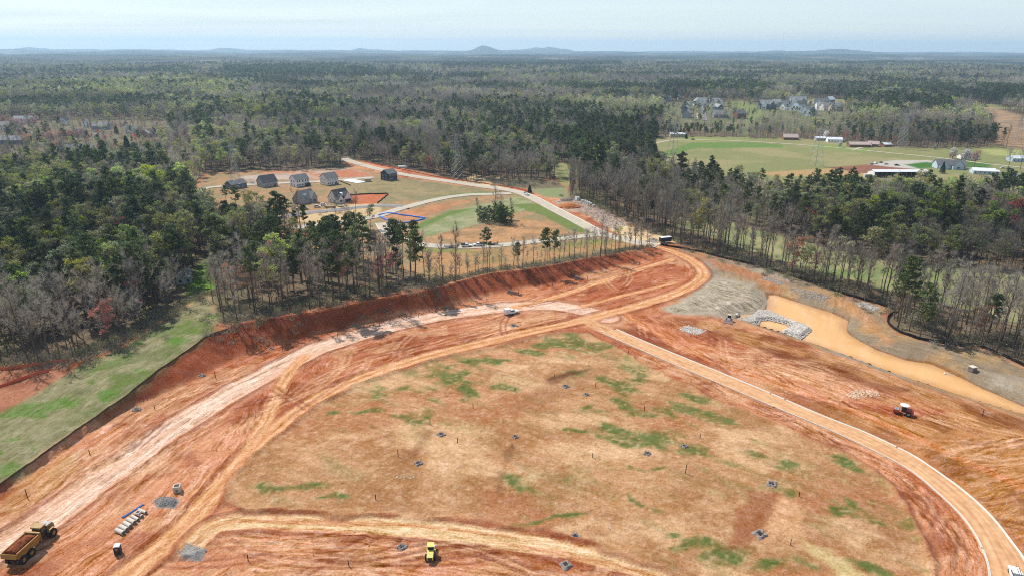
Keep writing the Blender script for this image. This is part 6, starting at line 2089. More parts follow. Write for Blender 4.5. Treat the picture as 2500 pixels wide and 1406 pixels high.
# ---- gravel rings round the yard inlets
def inlet(u, v, r, label, box=False):
    p = G(u, v)
    t = thing('yard_inlet', label, 'drain inlet', p, random.uniform(-.4, .4), 'gravel ringed drain inlets')
    n = 18; v_, f_ = [], []
    for i in range(n):
        a = 6.283 * i / n
        for (rr, hh) in ((r * .42, .12), (r * .55, .34), (r * .8, .36), (r * 1.08, -.08)):
            k = random.uniform(.86, 1.16) * (1 + .22 * math.cos(4 * a))
            v_.append((math.cos(a) * rr * k, math.sin(a) * rr * k, hh * random.uniform(.8, 1.2)))
    for i in range(n):
        for j in range(3):
            q = (i + 1) % n
            f_.append((i * 4 + j, q * 4 + j, q * 4 + j + 1, i * 4 + j + 1))
    MB().add(v_, f_).build('gravel_ring', M_GRAVS, t)
    MB().box((0, 0, .1), (r * .62, r * .62, .3)).build('grate', M['black'], t)
    for sx in (1, -1):
        for sy in (1, -1):
            MB().box((sx * r * .38, sy * r * .38, .45), (.07, .07, .9)).build('stake', M['wood'], t)
    return t


M_GRAVS = plain('inlet_gravel', alb(166, 154, 146), .95, 0, .1, .35, 3.5)
for (u, v, r, lb) in ((1381, 943, 1.9, 'gravel ringed inlet in the field below the dark eroded gully'), (1431, 963, 1.4, 'small gravel ringed inlet right of the gully one'), (1671, 1089, 1.5, 'gravel ringed inlet at the foot of the long green streak'), (1258, 1066, 1.4, 'square gravel inlet above the dark eroded groove'),
                      (1580, 1107, 1.7, 'square gravel inlet left of the long green streak'), (1077, 1061, 1.9, 'bluish gravel inlet by the upper left groove'), (1021, 1131, 1.7, 'dark gravel inlet above the pale stones in the field'), (1884, 1181, 2.1, 'pale gravel inlet in the right of the field'),
                      (1856, 1303, 2.3, 'large gravel inlet beside the red eroded patch'), (334, 1000, 2.0, 'gravel inlet below the grass verge on bare clay'), (493, 917, 1.8, 'gravel inlet at the left foot of the cut bank'), (1244, 711, 2.0, 'gravel inlet at the middle foot of the cut bank'),
                      (1408, 679, 2.2, 'gravel inlet at the right foot of the cut bank'), (1090, 753, 2.0, 'gravel inlet at the foot of the cut below the pines'), (1254, 794, 2.6, 'rough gravel inlet between the two haul roads'), (1405, 1311, 1.9, 'inlet pit at the front edge of the field'), (1381, 1379, 1.8, 'inlet with dark gravel in the bottom foreground'),
                      (981, 1333, 1.8, 'inlet left of the yellow roller'), (663, 851, 1.5, 'inlet beside a post at the left foot of the cut')):
    inlet(u, v, r * .66, lb)

# ---- outlet structure and skimmer in the pond
p = G(2373, 905)
t = thing('outlet_box', 'grey concrete outlet box on the bank of the pond', 'outlet structure', p, .3)
MB().box((0, 0, .8), (1.9, 1.7, 1.8)).build('box', M_CONCD, t)
MB().box((0, 0, 1.76), (2.2, 2.0, .16)).build('slab', M_CONC, t)
MB().box((.96, 0, .8), (.05, .8, .9)).build('opening', M['black'], t)
a, b_ = pz([(2306, 912)], POND_Z)[0], pz([(2332, 917)], POND_Z)[0]
t = thing('skimmer', 'white floating skimmer with its arm on the muddy pond', 'skimmer', (a[0], a[1], POND_Z), math.atan2(b_[1] - a[1], b_[0] - a[0]))
MB().cyl((0, -.5, .1), (0, .5, .1), .22, 10).build('float', M['white'], t)
MB().cyl((0, 0, .1), (math.hypot(*(b_ - a)), 0, .05), .1, 8).build('arm', M['offwhite'], t)


# ---- silt fences
def fence(name, label, px, h, mat, post, step=3.0, group=None, cat='fence', thick=.06, zf=None):
    c = fine(curve(pw2(px), 6), 1.5)
    z = zat(c[:, 0], c[:, 1])
    root = thing(name, label, cat, (0, 0, 0), 0, group)
    n = len(c)
    tg = np.gradient(c, axis=0); tg /= np.linalg.norm(tg, axis=1)[:, None]; nr = np.stack([-tg[:, 1], tg[:, 0]], 1)
    v, f = [], []
    for i in range(n):
        hh = h * (1 + .14 * math.sin(i * 1.3) * math.sin(i * .37)); le = .14 * math.sin(i * .9)
        for s in (1, -1):
            q = c[i] + nr[i] * s * thick / 2
            v.append((q[0], q[1], z[i] - .25)); v.append((q[0] + nr[i][0] * le, q[1] + nr[i][1] * le, z[i] + hh))
    for i in range(n - 1):
        a = i * 4
        f += [(a, a + 4, a + 5, a + 1), (a + 2, a + 3, a + 7, a + 6), (a + 1, a + 5, a + 7, a + 3)]
    MB().add(v, f).build('fabric', M[mat], root)
    b = MB()
    for i in range(0, n, max(1, int(step / 1.5))):
        b.box((c[i][0] + nr[i][0] * .1, c[i][1] + nr[i][1] * .1, z[i] + h * .5), (.07, .07, h * 1.35))
    o = b.build('post', M[post], root); o['kind'] = 'stuff'
    return root


fence('silt_fence', 'long black silt fence along the bare trees right of the pond', [(1612, 601), (1640, 604), (1700, 614), (1760, 630), (1796, 638), (1860, 654), (1924, 673), (1988, 694), (2052, 716), (2116, 735), (2164, 750), (2190, 760)], 1.1, 'fence', 'stake')
fence('silt_fence', 'black silt fence curving round the hollow in the trees', [(2190, 760), (2174, 770), (2165, 781), (2175, 798), (2199, 813), (2244, 829), (2308, 838), (2356, 848)], 1.2, 'fence', 'stake')
fence('silt_fence', 'black silt fence at the right edge beyond the outlet box', [(2356, 842), (2388, 845), (2440, 866), (2500, 894), (2560, 925)], 1.1, 'fence', 'stake')
fence('silt_fence', 'brown silt fence along the grass strip and the cut', [(-60, 1232), (0, 1188), (129, 1095), (215, 1035), (302, 975), (384, 910), (465, 854), (508, 824), (560, 805)], .55, 'brownf', 'stake')
fence('safety_fence', 'orange mesh fence along the left wood', [(-40, 908), (0, 904), (60, 897), (120, 889), (168, 882)], 1.2, 'orange', 'stake')
fence('safety_fence', 'orange mesh fence between the clay and the grass strip', [(-40, 958), (0, 945), (40, 932), (80, 918), (120, 906)], 1.0, 'orange', 'stake')
fence('silt_fence', 'dark silt fence behind the red lot of the gabled house', [(847, 478), (880, 476), (946, 474)], .9, 'fence', 'stake')
fence('silt_fence', 'dark silt fence on the right side of the red lot', [(948, 475), (935, 486), (921, 498)], .9, 'fence', 'stake')
fence('silt_fence', 'dark silt fence on the slope beside the white house', [(822, 441), (838, 447), (856, 454)], .8, 'fence', 'stake')
fence('silt_fence', 'red brown silt fence beside the main paved road', [(872, 390), (915, 402), (960, 411), (1010, 421), (1060, 432), (1120, 441), (1180, 449), (1250, 460), (1285, 468)], .9, 'orange', 'stake')
fence('silt_sock', 'blue silt barrier behind the pine belt, upper side', [(924, 527), (948, 522), (990, 527), (1038, 534)], .8, 'bluef', 'wood', group='blue barrier round the red lot', thick=.7)
fence('silt_sock', 'blue silt barrier behind the pine belt, lower side', [(1036, 536), (1014, 541), (980, 546), (950, 541), (926, 530)], .8, 'bluef', 'wood', group='blue barrier round the red lot', thick=.7)
fence('silt_sock', 'short blue barrier seen between the pine trunks', [(868, 578), (884, 572), (892, 574)], .9, 'bluef', 'wood', thick=.7)

# ---- white precast blocks along the wood
for i, (u, v) in enumerate(((1409, 489), (1422, 493), (1427, 494), (1432, 496), (1437, 498), (1442, 501), (1450, 505))):
    t = thing('precast_block', ('white precast frame standing by the bare trees' if i == 0 else 'white precast concrete block in the row by the bare trees'), 'precast block', G(u, v), .5 + i * .2, 'white precast blocks')
    s = 2.6 if i == 0 else 1.7
    b = MB()
    for k in (1, -1):
        b.box((k * s * .4, 0, s * .45), (s * .2, s, s * .9)).box((0, k * s * .4, s * .45), (s * .6, s * .2, s * .9))
    b.build('wall', M['white'], t)
    MB().box((0, 0, .08), (s * .6, s * .6, .16)).build('base', M_CONCD, t)
c0 = G(1389, 505)
t = thing('clay_mound', 'stepped orange clay mound beside the main road', 'clay mound', c0)
b = MB()
for k, (r, z) in enumerate(((6.5, 0), (5.6, .7), (5.2, .7), (4.4, 1.4), (3.9, 1.4), (3.0, 2.0))):
    pass
prof = [(7, -.3), (6.2, .9), (5.4, .95), (4.6, 1.7), (3.8, 1.75), (3.0, 2.4), (0.01, 2.5)]
v, f = [], []
for i in range(26):
    a = 6.283 * i / 26
    for (r, z) in prof:
        k = random.uniform(.93, 1.07)
        v.append((math.cos(a) * r * k * 1.25, math.sin(a) * r * k, z))
n = len(prof)
for i in range(26):
    for j in range(n - 1):
        f.append((i * n + j, ((i + 1) % 26) * n + j, ((i + 1) % 26) * n + j + 1, i * n + j + 1))
MB().add(v, f).build('terraces', plain('orange_clay', alb(204, 130, 78), .95, 0, .1, .2, .6), t)
stones('gravel', [(1366, 489), (1385, 485), (1400, 488), (1396, 492), (1372, 493)], 500, .28, 'grey', 'blue grey gravel heap behind the orange mound', None, 1.4)
# ------------------------------------------------------------------ houses
def gable_roof(root, w, d, z0, rise, over, mat, axis='x', name='roof'):
    """closed gable roof slab, ridge along x (or y); w along x, d along y"""
    a, b = (w / 2 + over, d / 2 + over) if axis == 'x' else (d / 2 + over, w / 2 + over)
    k = rise / (b - over) * over
    pr = [(-b, z0 - k), (0, z0 + rise), (b, z0 - k), (b, z0 - k + .22), (0, z0 + rise + .26), (-b, z0 - k + .22)]
    m = MB()
    v = [((s * a, y, z) if axis == 'x' else (y, s * a, z)) for s in (-1, 1) for y, z in pr]
    n = 6
    f = [(i, (i + 1) % n, (i + 1) % n + n, i + n) for i in range(n)] + [tuple(range(n))[::-1], tuple(range(n, 2 * n))]
    return m.add(v, f).build(name, M[mat], root)


def walls(root, w, d, h, rise, mat, axis='x', name='wall'):
    m = MB()
    if axis == 'x':
        m.add([(-w / 2, -d / 2, 0), (w / 2, -d / 2, 0), (w / 2, d / 2, 0), (-w / 2, d / 2, 0), (-w / 2, -d / 2, h), (w / 2, -d / 2, h), (w / 2, d / 2, h), (-w / 2, d / 2, h), (-w / 2, 0, h + rise), (w / 2, 0, h + rise)],
              [(0, 1, 5, 4), (2, 3, 7, 6), (1, 2, 6, 9, 5), (3, 0, 4, 8, 7)])
    else:
        m.add([(-w / 2, -d / 2, 0), (w / 2, -d / 2, 0), (w / 2, d / 2, 0), (-w / 2, d / 2, 0), (-w / 2, -d / 2, h), (w / 2, -d / 2, h), (w / 2, d / 2, h), (-w / 2, d / 2, h), (0, -d / 2, h + rise), (0, d / 2, h + rise)],
              [(1, 2, 6, 5), (3, 0, 4, 7), (0, 1, 5, 8, 4), (2, 3, 7, 9, 6)])
    return m.build(name, M[mat], root)


def window(root, x, y, z, w=.8, h=1.25, face='front', trim='white'):
    e = bpy.data.objects.new('window', None); COL.objects.link(e); e.parent = root
    e.location = (x, y, z)
    e.rotation_euler = (0, 0, {'front': 0, 'left': -math.pi / 2, 'right': math.pi / 2, 'back': math.pi}[face])
    b = MB()
    for s in (1, -1):
        b.box((s * (w / 2 + .04), -.04, 0), (.1, .09, h + .2)).box((0, -.04, s * (h / 2 + .05)), (w, .09, .1))
    b.box((0, -.035, 0), (w, .06, .06))
    b.build('frame', M[trim], e)
    for s in (1, -1):
        MB().box((0, -.015, s * h / 4), (w, .04, h / 2 - .05)).build('pane', M['glass'], e)
    return e


def corners(A, B, C):
    a, b, c = P(*A), P(*B), P(*C)
    hd = heading(b, c)
    w = (c - b).length
    d = max(6.5, min(12.0, (a - b).length))
    nx = Vector((-math.sin(hd), math.cos(hd), 0))
    ctr = b + (c - b) / 2 + nx * d / 2
    ctr.z = float(H(np.array([ctr.x]), np.array([ctr.y]))[0]) + .1
    return ctr, hd, w, d


def new_house(label, A, B, C, h, rise, wall, roof, wins, trim='white', door=True, dd=None, tw=0.65):
    ctr, hd, w, d = corners(A, B, C)
    d = dd or d
    t = thing('house', label, 'house', ctr, hd + tw, 'new houses on the cleared lots')
    walls(t, w, d, h, rise, wall)
    gable_roof(t, w, d, h, rise, .35, roof)
    MB().box((0, 0, .1), (w + .1, d + .1, .5)).build('foundation', M_CONCD, t)
    for (fx, z) in wins:
        window(t, fx * w, -d / 2, z, trim=trim)
    for z in ((1.6, 4.4) if h > 4 else (1.5,)):
        for fy in (-.2, .2):
            window(t, -w / 2, fy * d, z, face='left', trim=trim)
    if door:
        q = MB().box((.30 * w, -d / 2 - .03, 1.15), (1.8, .06, 2.1)).build('door', M['glass'], t)
        MB().box((.30 * w, -d / 2 - .045, 1.15), (.08, .1, 2.1)).build('frame', M[trim], q)
    return t, w, d


W2 = [(-.38, 1.6), (-.22, 1.6), (-.02, 1.6), (-.38, 4.4), (-.22, 4.4), (.02, 4.4), (.22, 4.4), (.4, 4.4)]
new_house('two storey navy house with white trim beside the main road', (915, 436), (937, 443), (966, 442), 5.8, 3.0, 'navy', 'shingle', W2, dd=9.5)
t, w, d = new_house('white two storey house with grey roof, right of its row', (776, 443), (786, 454), (820, 453), 5.8, 3.4, 'pinkw', 'shingle', W2, dd=10)
MB().box((.3 * w, -d / 2 - .9, .9), (3, 1.8, .12)).build('porch', M['wood'], t)
t, w, d = new_house('white two storey house with a dark patio door and porch', (702, 447), (711, 458), (748, 457), 5.8, 3.2, 'siding', 'shingle', W2, trim='black', dd=10)
MB().box((.32 * w, -d / 2 - 1.2, 1.2), (3.6, 2.2, 2.4)).build('patio_shade', M['black'], t)  # solid black block stands for the shade under the patio roof
MB().box((.32 * w, -d / 2 - 1.25, 2.5), (4.0, 2.6, .15)).build('patio_roof', M['shingle'], t)
new_house('house with a broad dark roof behind the budding trees', (626, 447), (630, 459), (669, 458), 4.2, 4.6, 'greyside', 'shingle2', W2[:3] + W2[4:6], dd=11)
new_house('low dark blue house half hidden by pines at the left of the row', (548, 453), (553, 464), (597, 462), 3.6, 2.6, 'bluegrey', 'shingle', [(-.3, 1.6), (.0, 1.6), (.3, 1.6)], dd=9)


def front_gable(t, x, w, d0, h, rise, wall, roof, out=1.2, garage=False):
    g = bpy.data.objects.new('front_gable', None); COL.objects.link(g); g.parent = t; g.location = (x, -d0 / 2 - out / 2 + .5, 0)
    walls(g, w, out + 1, h, rise, wall, 'y')
    a, b = out / 2 + 2.6, w / 2 + .25
    m = MB()
    k = rise / (w / 2) * .25
    pr = [(-b, h - k), (0, h + rise), (b, h - k), (b, h - k + .2), (0, h + rise + .24), (-b, h - k + .2)]
    v = [(y, s, z) for s in (-out / 2 - .75, 3.2) for y, z in pr]
    m.add(v, [(i, i + 6, (i + 1) % 6 + 6, (i + 1) % 6) for i in range(6)] + [tuple(range(6)), tuple(range(6, 12))[::-1]])
    m.build('gable_roof', M[roof], g)
    if garage:
        MB().box((0, -out / 2 - .51, 1.2), (w * .78, .06, 2.3)).build('garage_opening', M['black'], g)
    else:
        for s in (-.75, 0, .75):
            MB().box((s, -out / 2 - .51, 1.6), (.6, .06, 1.4)).build('pane', M['glass'], g)
    return g


t, w, d = new_house('pale house with two front gables and an open dark garage', (796, 486), (808, 498), (849, 496), 3.3, 5.6, 'pinkw', 'shingle2', [], door=False, dd=10)
front_gable(t, -.26 * w, 4.2, d, 3.1, 3.0, 'pinkw', 'shingle2')
front_gable(t, .24 * w, 6.6, d, 3.1, 4.4, 'pinkw', 'shingle2', 1.6, True)
MB().box((-.02 * w, -d / 4, 5.6), (1.6, 3.0, 2.6)).build('dormer', M['siding'], t)
t, w, d = new_house('grey house with a steep front gable behind bare trees', (719, 488), (724, 501), (771, 497), 3.3, 5.6, 'greyside', 'shingle3', [(-.3, 1.6), (.05, 1.6)], dd=10)
front_gable(t, .26 * w, 5.6, d, 3.3, 4.2, 'greyside', 'shingle3')
MB().box((-.2 * w, -d / 4, 5.6), (2.6, 2.8, 2.0)).build('dormer', M['greyside'], t)
q = [P(835, 442), P(864, 439), P(893, 446), P(872, 449)]
v = [(p.x, p.y, p.z + z) for z in (.05, .45) for p in q]
tag(MB().add(v, [(0, 3, 2, 1), (4, 5, 6, 7), (0, 1, 5, 4), (1, 2, 6, 5), (2, 3, 7, 6), (3, 0, 4, 7)]).build('concrete_slab', M['white']), 'bright fresh concrete house slab left of the navy house', 'slab')
t = thing('lumber_pack', 'tan pack of lumber at the end of the new slab', 'lumber pack', P(898, 444) + Vector((0, 0, .1)), .1)
for k in range(3):
    MB().box((0, 0, .5 + k * .82), (5.2, 2.4, .74)).build('bundle', M['tan'], t)
    MB().box((0, 0, .08 + k * .82), (.2, 2.4, .12)).build('bearer', M['wood'], t)
t = thing('lumber_pack', 'low stack of timber in front of the gabled house', 'lumber pack', P(806, 507) + Vector((0, 0, .1)), .15)
MB().box((0, 0, .5), (7, 2.2, 1.0)).build('bundle', M['wood'], t)
MB().box((7, 1, .35), (4, 1.6, .7)).build('bundle', M['rust'], t)
t = thing('tank_trailer', 'small white tank trailer beyond the navy house', 'trailer', P(983, 413) + Vector((0, 0, .1)), .05)
MB().cyl((-4, 0, 1.9), (4, 0, 1.9), 1.15, 14).build('tank', M['white'], t)
MB().box((0, 0, .75), (8.2, 1.4, .3)).build('chassis', M['black'], t)
for x in (-3, -1.8, 3):
    for s in (1, -1):
        wheel(t, (x, s * .8, .5), .5, .3)


def car(loc, rz, label, paint, group=None, L=4.6):
    t = thing('parked_car', label, 'car', loc, rz, group)
    MB().prism([(-L / 2, .35), (L / 2, .35), (L / 2 + .05, .7), (L * .27, .92), (-L / 2, .95)], -.9, .9).build('body', M[paint], t)
    MB().prism([(-L * .42, .93), (L * .24, .9), (L * .08, 1.48), (-L * .3, 1.5)], -.78, .78).build('cabin', M['glass'], t)
    MB().prism([(-L * .3, 1.49), (L * .08, 1.47), (L * .06, 1.55), (-L * .28, 1.56)], -.76, .76).build('roof', M[paint], t)
    for x in (L * .3, -L * .3):
        for s in (1, -1):
            wheel(t, (x, s * .8, .34), .34, .24)
    return t


for (u, v, r, c, lb) in ((729, 514, .1, 'white', 'white car parked before the grey gabled house'), (745, 512, .2, 'grey', 'grey car parked before the grey gabled house'), (775, 507, .1, 'offwhite', 'pale car between the two gabled houses'), (618, 449, .05, 'white', 'white car parked left of the broad dark roof'), (790, 503, .1, 'white', 'white van like car by the low timber stack'),
                         (640, 545, .2, 'white', 'white car on the asphalt street behind the pines'), (655, 541, .1, 'black', 'dark car on the asphalt street behind the pines')):
    car(P(u, v) + Vector((0, 0, .3)), r, lb, c, 'cars by the new houses')


# ---- farther houses: simpler, still with walls, roofs and windows
def far_house(label, u, v, wpx, h, rise, wall, roof, rz=0.0, d=9.0, axis='x', gables=0, group=None, cat='house', name='house', wide=None):
    p = P(u, v)
    r = rays([(u, v)])[0]
    scale = FPX / ((p.x ** 2 + p.y ** 2 + (p.z - CAM_H) ** 2) ** .5 * (1 / np.linalg.norm(r)))
    w = wide or wpx / scale
    t = thing(name, label, cat, p, rz, group)
    walls(t, w, d, h, rise, wall, axis)
    gable_roof(t, w, d, h, rise, .4, roof, axis)
    nw = max(2, int(w / 3.2))
    for i in range(nw):
        for z in ((1.5,) if h < 4 else (1.5, 4.2)):
            b = MB().box(((i + .5) / nw * w - w / 2, -d / 2 - .03, z), (1.0, .06, 1.3)).build('window', M['glass'], t)
    for g in range(gables):
        x = (-.28 + .52 * g) * w
        e = bpy.data.objects.new('front_gable', None); COL.objects.link(e); e.parent = t; e.location = (x, -d / 2 - .3, 0)
        walls(e, w * .3, 1.4, h * .95, rise * .8, wall if g else 'siding', 'y')
        gable_roof(e, w * .3, 1.4, h * .95, rise * .8, .3, roof, 'y', 'gable_roof')
        MB().box((0, -.74, 1.6), (w * .15, .06, 1.3)).build('window', M['glass'], e)
    return t


NRG = 'houses of the distant estate'
for (u, v, w, h, rs, wa, ro, rz, ax_, g, lb) in (
        (1676, 268, 20, 5.6, 3, 'greyside', 'shingle3', 1.2, 'x', 0, 'grey house at the left of the distant estate street'), (1674, 278, 21, 5.4, 3, 'bluegrey', 'shingle3', 1.2, 'x', 0, 'blue grey house behind the near grey one in the distant estate'), (1677, 288, 22, 4.5, 3.4, 'greyside', 'shingle3', 1.2, 'x', 0, 'nearest grey roofed house left of the distant street'),
        (1701, 258, 13, 4.5, 4, 'siding', 'shingle3', 0, 'y', 0, 'small white gabled house at the head of the distant street'), (1713, 258, 17, 5, 4, 'siding', 'shingle3', 0, 'x', 2, 'white double gabled house at the head of the distant street'), (1742, 259, 16, 5, 4, 'siding', 'shingle3', 0, 'x', 1, 'white house left of the dark evergreens in the distant estate'), (1756, 261, 14, 5, 4, 'siding', 'shingle', 0, 'y', 0, 'white gable by the dark evergreens in the distant estate'),
        (1752, 274, 16, 5.4, 3, 'bluegrey', 'shingle3', 1.9, 'x', 0, 'dark house right of the distant street'), (1757, 288, 27, 3.4, 4, 'greyside', 'shingle3', 0, 'x', 0, 'low grey hipped house nearest the wood in the distant estate'), (1805, 290, 19, 5, 3.2, 'brick', 'shingle', .3, 'x', 0, 'brown house standing apart among the bare trees'),
        (1872, 267, 30, 6, 4, 'bluegrey', 'shingle3', 0, 'x', 2, 'large dark blue house at the edge of the distant lawn'), (1893, 262, 16, 5.6, 3.2, 'greyside', 'shingle3', 0, 'x', 1, 'grey house behind the large dark blue one'), (1911, 262, 22, 5, 3, 'greyside', 'shingle', 0, 'x', 0, 'long grey roofed house in the right group of the estate'), (1946, 258, 30, 6.2, 4, 'greyside', 'shingle3', 0, 'x', 2, 'large grey two storey house at the back of the right group'),
        (1919, 268, 23, 3.4, 4, 'siding', 'shingle3', .5, 'x', 0, 'pale roofed house left of the round tree in the right group'), (1940, 271, 20, 3.6, 4, 'siding', 'tin', .8, 'x', 0, 'light roofed house right of the round tree'), (1957, 273, 20, 3.6, 4, 'siding', 'shingle3', .8, 'x', 0, 'third pale house of the slanting row'), (1968, 278, 20, 3.6, 4, 'siding', 'shingle3', .8, 'x', 0, 'fourth pale house of the slanting row'),
        (1979, 283, 24, 3.6, 4.2, 'siding', 'shingle3', .8, 'x', 0, 'nearest pale house of the slanting row'), (2004, 259, 22, 5.4, 3, 'bluegrey', 'shingle', 0, 'x', 1, 'dark blue house at the far right of the estate'), (2024, 255, 20, 5.6, 3.4, 'greyside', 'tin', .7, 'x', 0, 'house with a bright roof slope at the far right'), (2001, 268, 16, 4.6, 3.4, 'siding', 'shingle3', 0, 'x', 1, 'white house with small gables in the right group'),
        (2016, 270, 22, 4.8, 3.6, 'pinkw', 'shingle3', .4, 'x', 0, 'beige house among bare trees in the right group'), (2039, 272, 22, 5, 3.8, 'tan', 'shingle3', .2, 'x', 1, 'rightmost beige house of the distant estate'), (1627, 248, 14, 4, 3, 'greyside', 'shingle3', 0, 'x', 0, 'grey house left of the distant estate'), (1662, 244, 12, 4, 3, 'greyside', 'shingle3', 0, 'x', 0, 'small hipped house behind the distant estate')):
    far_house(lb, u, v, w * 1.1, h, rs, wa, 'roofpale' if ro == 'shingle3' else ro, rz, 10, ax_, g, NRG).scale = (1.2, 1.2, 1.6)
FG = 'farm buildings by the field'
far_house('brown ranch farmhouse with a long pinkish roof', 2096, 359, 50, 3, 2.4, 'brick', 'rust', -.06, 10, 'x', 0, FG)
far_house('lower wing of the farmhouse with a pinkish roof', 2131, 358, 24, 3, 2.8, 'brick', 'rust', -.4, 8, 'x', 1, FG)
far_house('red and tin shed right of the farmhouse', 2162, 358, 20, 2.6, 1.6, 'brick', 'tin', .2, 8, 'x', 0, FG, 'shed', 'shed')
far_house('house with a beige roof at the far side of the field', 1928, 341, 34, 3, 3.4, 'brick', 'rust', -.1, 11, 'x', 0, FG)
far_house('grey shed left of the white blossoming cone tree', 2002, 343, 24, 3, 1.5, 'greyside', 'tin', -.05, 9, 'x', 0, FG, 'shed', 'shed')
far_house('white shed right of the blossoming cone tree', 2036, 347, 34, 3.4, 2, 'siding', 'tin', -.2, 10, 'x', 0, FG, 'shed', 'shed')
far_house('long white roofed shelter at the left end of the lane', 1654, 335, 38, 4, 1.2, 'tan', 'tin', 0, 9, 'x', 0, FG, 'shelter', 'shelter')
t = far_house('pale blue farmhouse with a grey gabled roof', 2316, 411, 66, 3.6, 4.2, 'paleblue', 'shingle', -.12, 11, 'x', 0, FG)
front_gable(t, -7.5, 8, 11, 3.6, 3.8, 'paleblue', 'shingle2', 1.6)
front_gable(t, 4.5, 9.5, 11, 3.6, 4.6, 'paleblue', 'shingle2', 3.0)
far_house('low shed with a bright white roof near the right edge', 2398, 424, 48, 3, 1.8, 'paleblue', 'tin', -.3, 12, 'x', 0, FG, 'shed', 'shed')
far_house('small grey lean-to beside the white roofed shed', 2428, 425, 14, 2.4, 1.0, 'greyside', 'tin', -.3, 5, 'x', 0, FG, 'shed', 'shed')
far_house('brick house cut by the right edge of the frame', 2496, 446, 44, 3.2, 3.6, 'brick', 'shingle3', -.3, 9, 'x', 1, FG)
far_house('long pale blue shed with a white roof at the right edge', 2490, 394, 54, 3.4, 2.2, 'paleblue', 'tin', 0, 10, 'x', 0, FG, 'shed', 'shed')
far_house('low roofed house behind the blossoming trees', 2362, 388, 40, 2.8, 2.2, 'pinkw', 'shingle3', -.1, 9, 'x', 0, FG)
far_house('dark barn with a grey roof hidden in the right wood', 2052, 505, 44, 4.2, 2.2, 'navy', 'shingle3', -.15, 10, 'x', 0, FG, 'barn', 'barn')
far_house('grey roofed house under the trees by the grass strip', 430, 690, 70, 3.2, 2.6, 'greyside', 'shingle3', .5, 9, 'x', 0, None)
# open fronted pole barn
a, b_ = P(2134, 434), P(2266, 434)
hd = heading(a, b_); L = (b_ - a).length
ctr = (a + b_) / 2
t = thing('pole_barn', 'very long open fronted barn with a white tin roof', 'barn', ctr, hd, FG)
D, hF, hB = 12.0, 4.6, 3.8
MB().add([(-L / 2 - .5, -.6, hF + .4), (L / 2 + .5, -.6, hF + .4), (L / 2 + .5, D * .45, hF + 1.5), (-L / 2 - .5, D * .45, hF + 1.5), (-L / 2 - .5, D + .5, hB), (L / 2 + .5, D + .5, hB),
          (-L / 2 - .5, -.6, hF + .15), (L / 2 + .5, -.6, hF + .15)], [(0, 1, 2, 3), (3, 2, 5, 4), (6, 7, 1, 0)]).build('roof', M['tin'], t)
MB().box((0, D - .1, hB / 2), (L, .15, hB)).build('back_wall', M['black'], t)
for s in (1, -1):
    MB().add([(s * L / 2, 0, 0), (s * L / 2, D, 0), (s * L / 2, D, hB), (s * L / 2, D * .45, hF + 1.4), (s * L / 2, 0, hF + .3), (s * (L / 2 - .15), 0, 0), (s * (L / 2 - .15), D, 0), (s * (L / 2 - .15), D, hB), (s * (L / 2 - .15), D * .45, hF + 1.4), (s * (L / 2 - .15), 0, hF + .3)],
             [(0, 1, 2, 3, 4), (9, 8, 7, 6, 5), (0, 4, 9, 5)]).build('end_wall', M['pinkw'], t)
for i in range(11):
    MB().box((-L / 2 + L * (i + .5) / 11, .3, hF / 2), (.25, .25, hF)).build('post', M['wood'], t)
car(P(2196, 436), hd, 'long white vehicle parked before the open barn', 'white', None, 7.5)
t = thing('storage_box', 'small white storage box at the left end of the long barn', 'storage box', P(2116, 433))
MB().box((0, 0, 1.3), (5, 3, 2.4)).build('box', M['offwhite'], t); MB().box((0, 0, 2.56), (5.2, 3.2, .12)).build('roof', M['tin'], t); MB().box((0, -1.53, 1.2), (1.6, .06, 2)).build('door', M['grey'], t)
for (u, v, r, c, lb) in ((2128, 402, .4, 'grey', 'leftmost vehicle parked on the farm yard'), (2138, 400, .5, 'white', 'white vehicle among those on the farm yard'), (2150, 398, .4, 'grey', 'grey vehicle among those on the farm yard'), (2163, 402, .2, 'offwhite', 'pale box like vehicle at the right of the farm yard'),
                         (2190, 405, -.1, 'black', 'black low trailer like vehicle on the farm yard drive'), (2448, 412, 0, 'white', 'white car by the big bare trees at the right'), (2464, 414, 0, 'black', 'dark car by the big bare trees at the right'), (1692, 342, 0, 'black', 'dark car on the farm lane by the white shelter')):
    car(P(u, v), r, lb, c, 'vehicles at the farm')
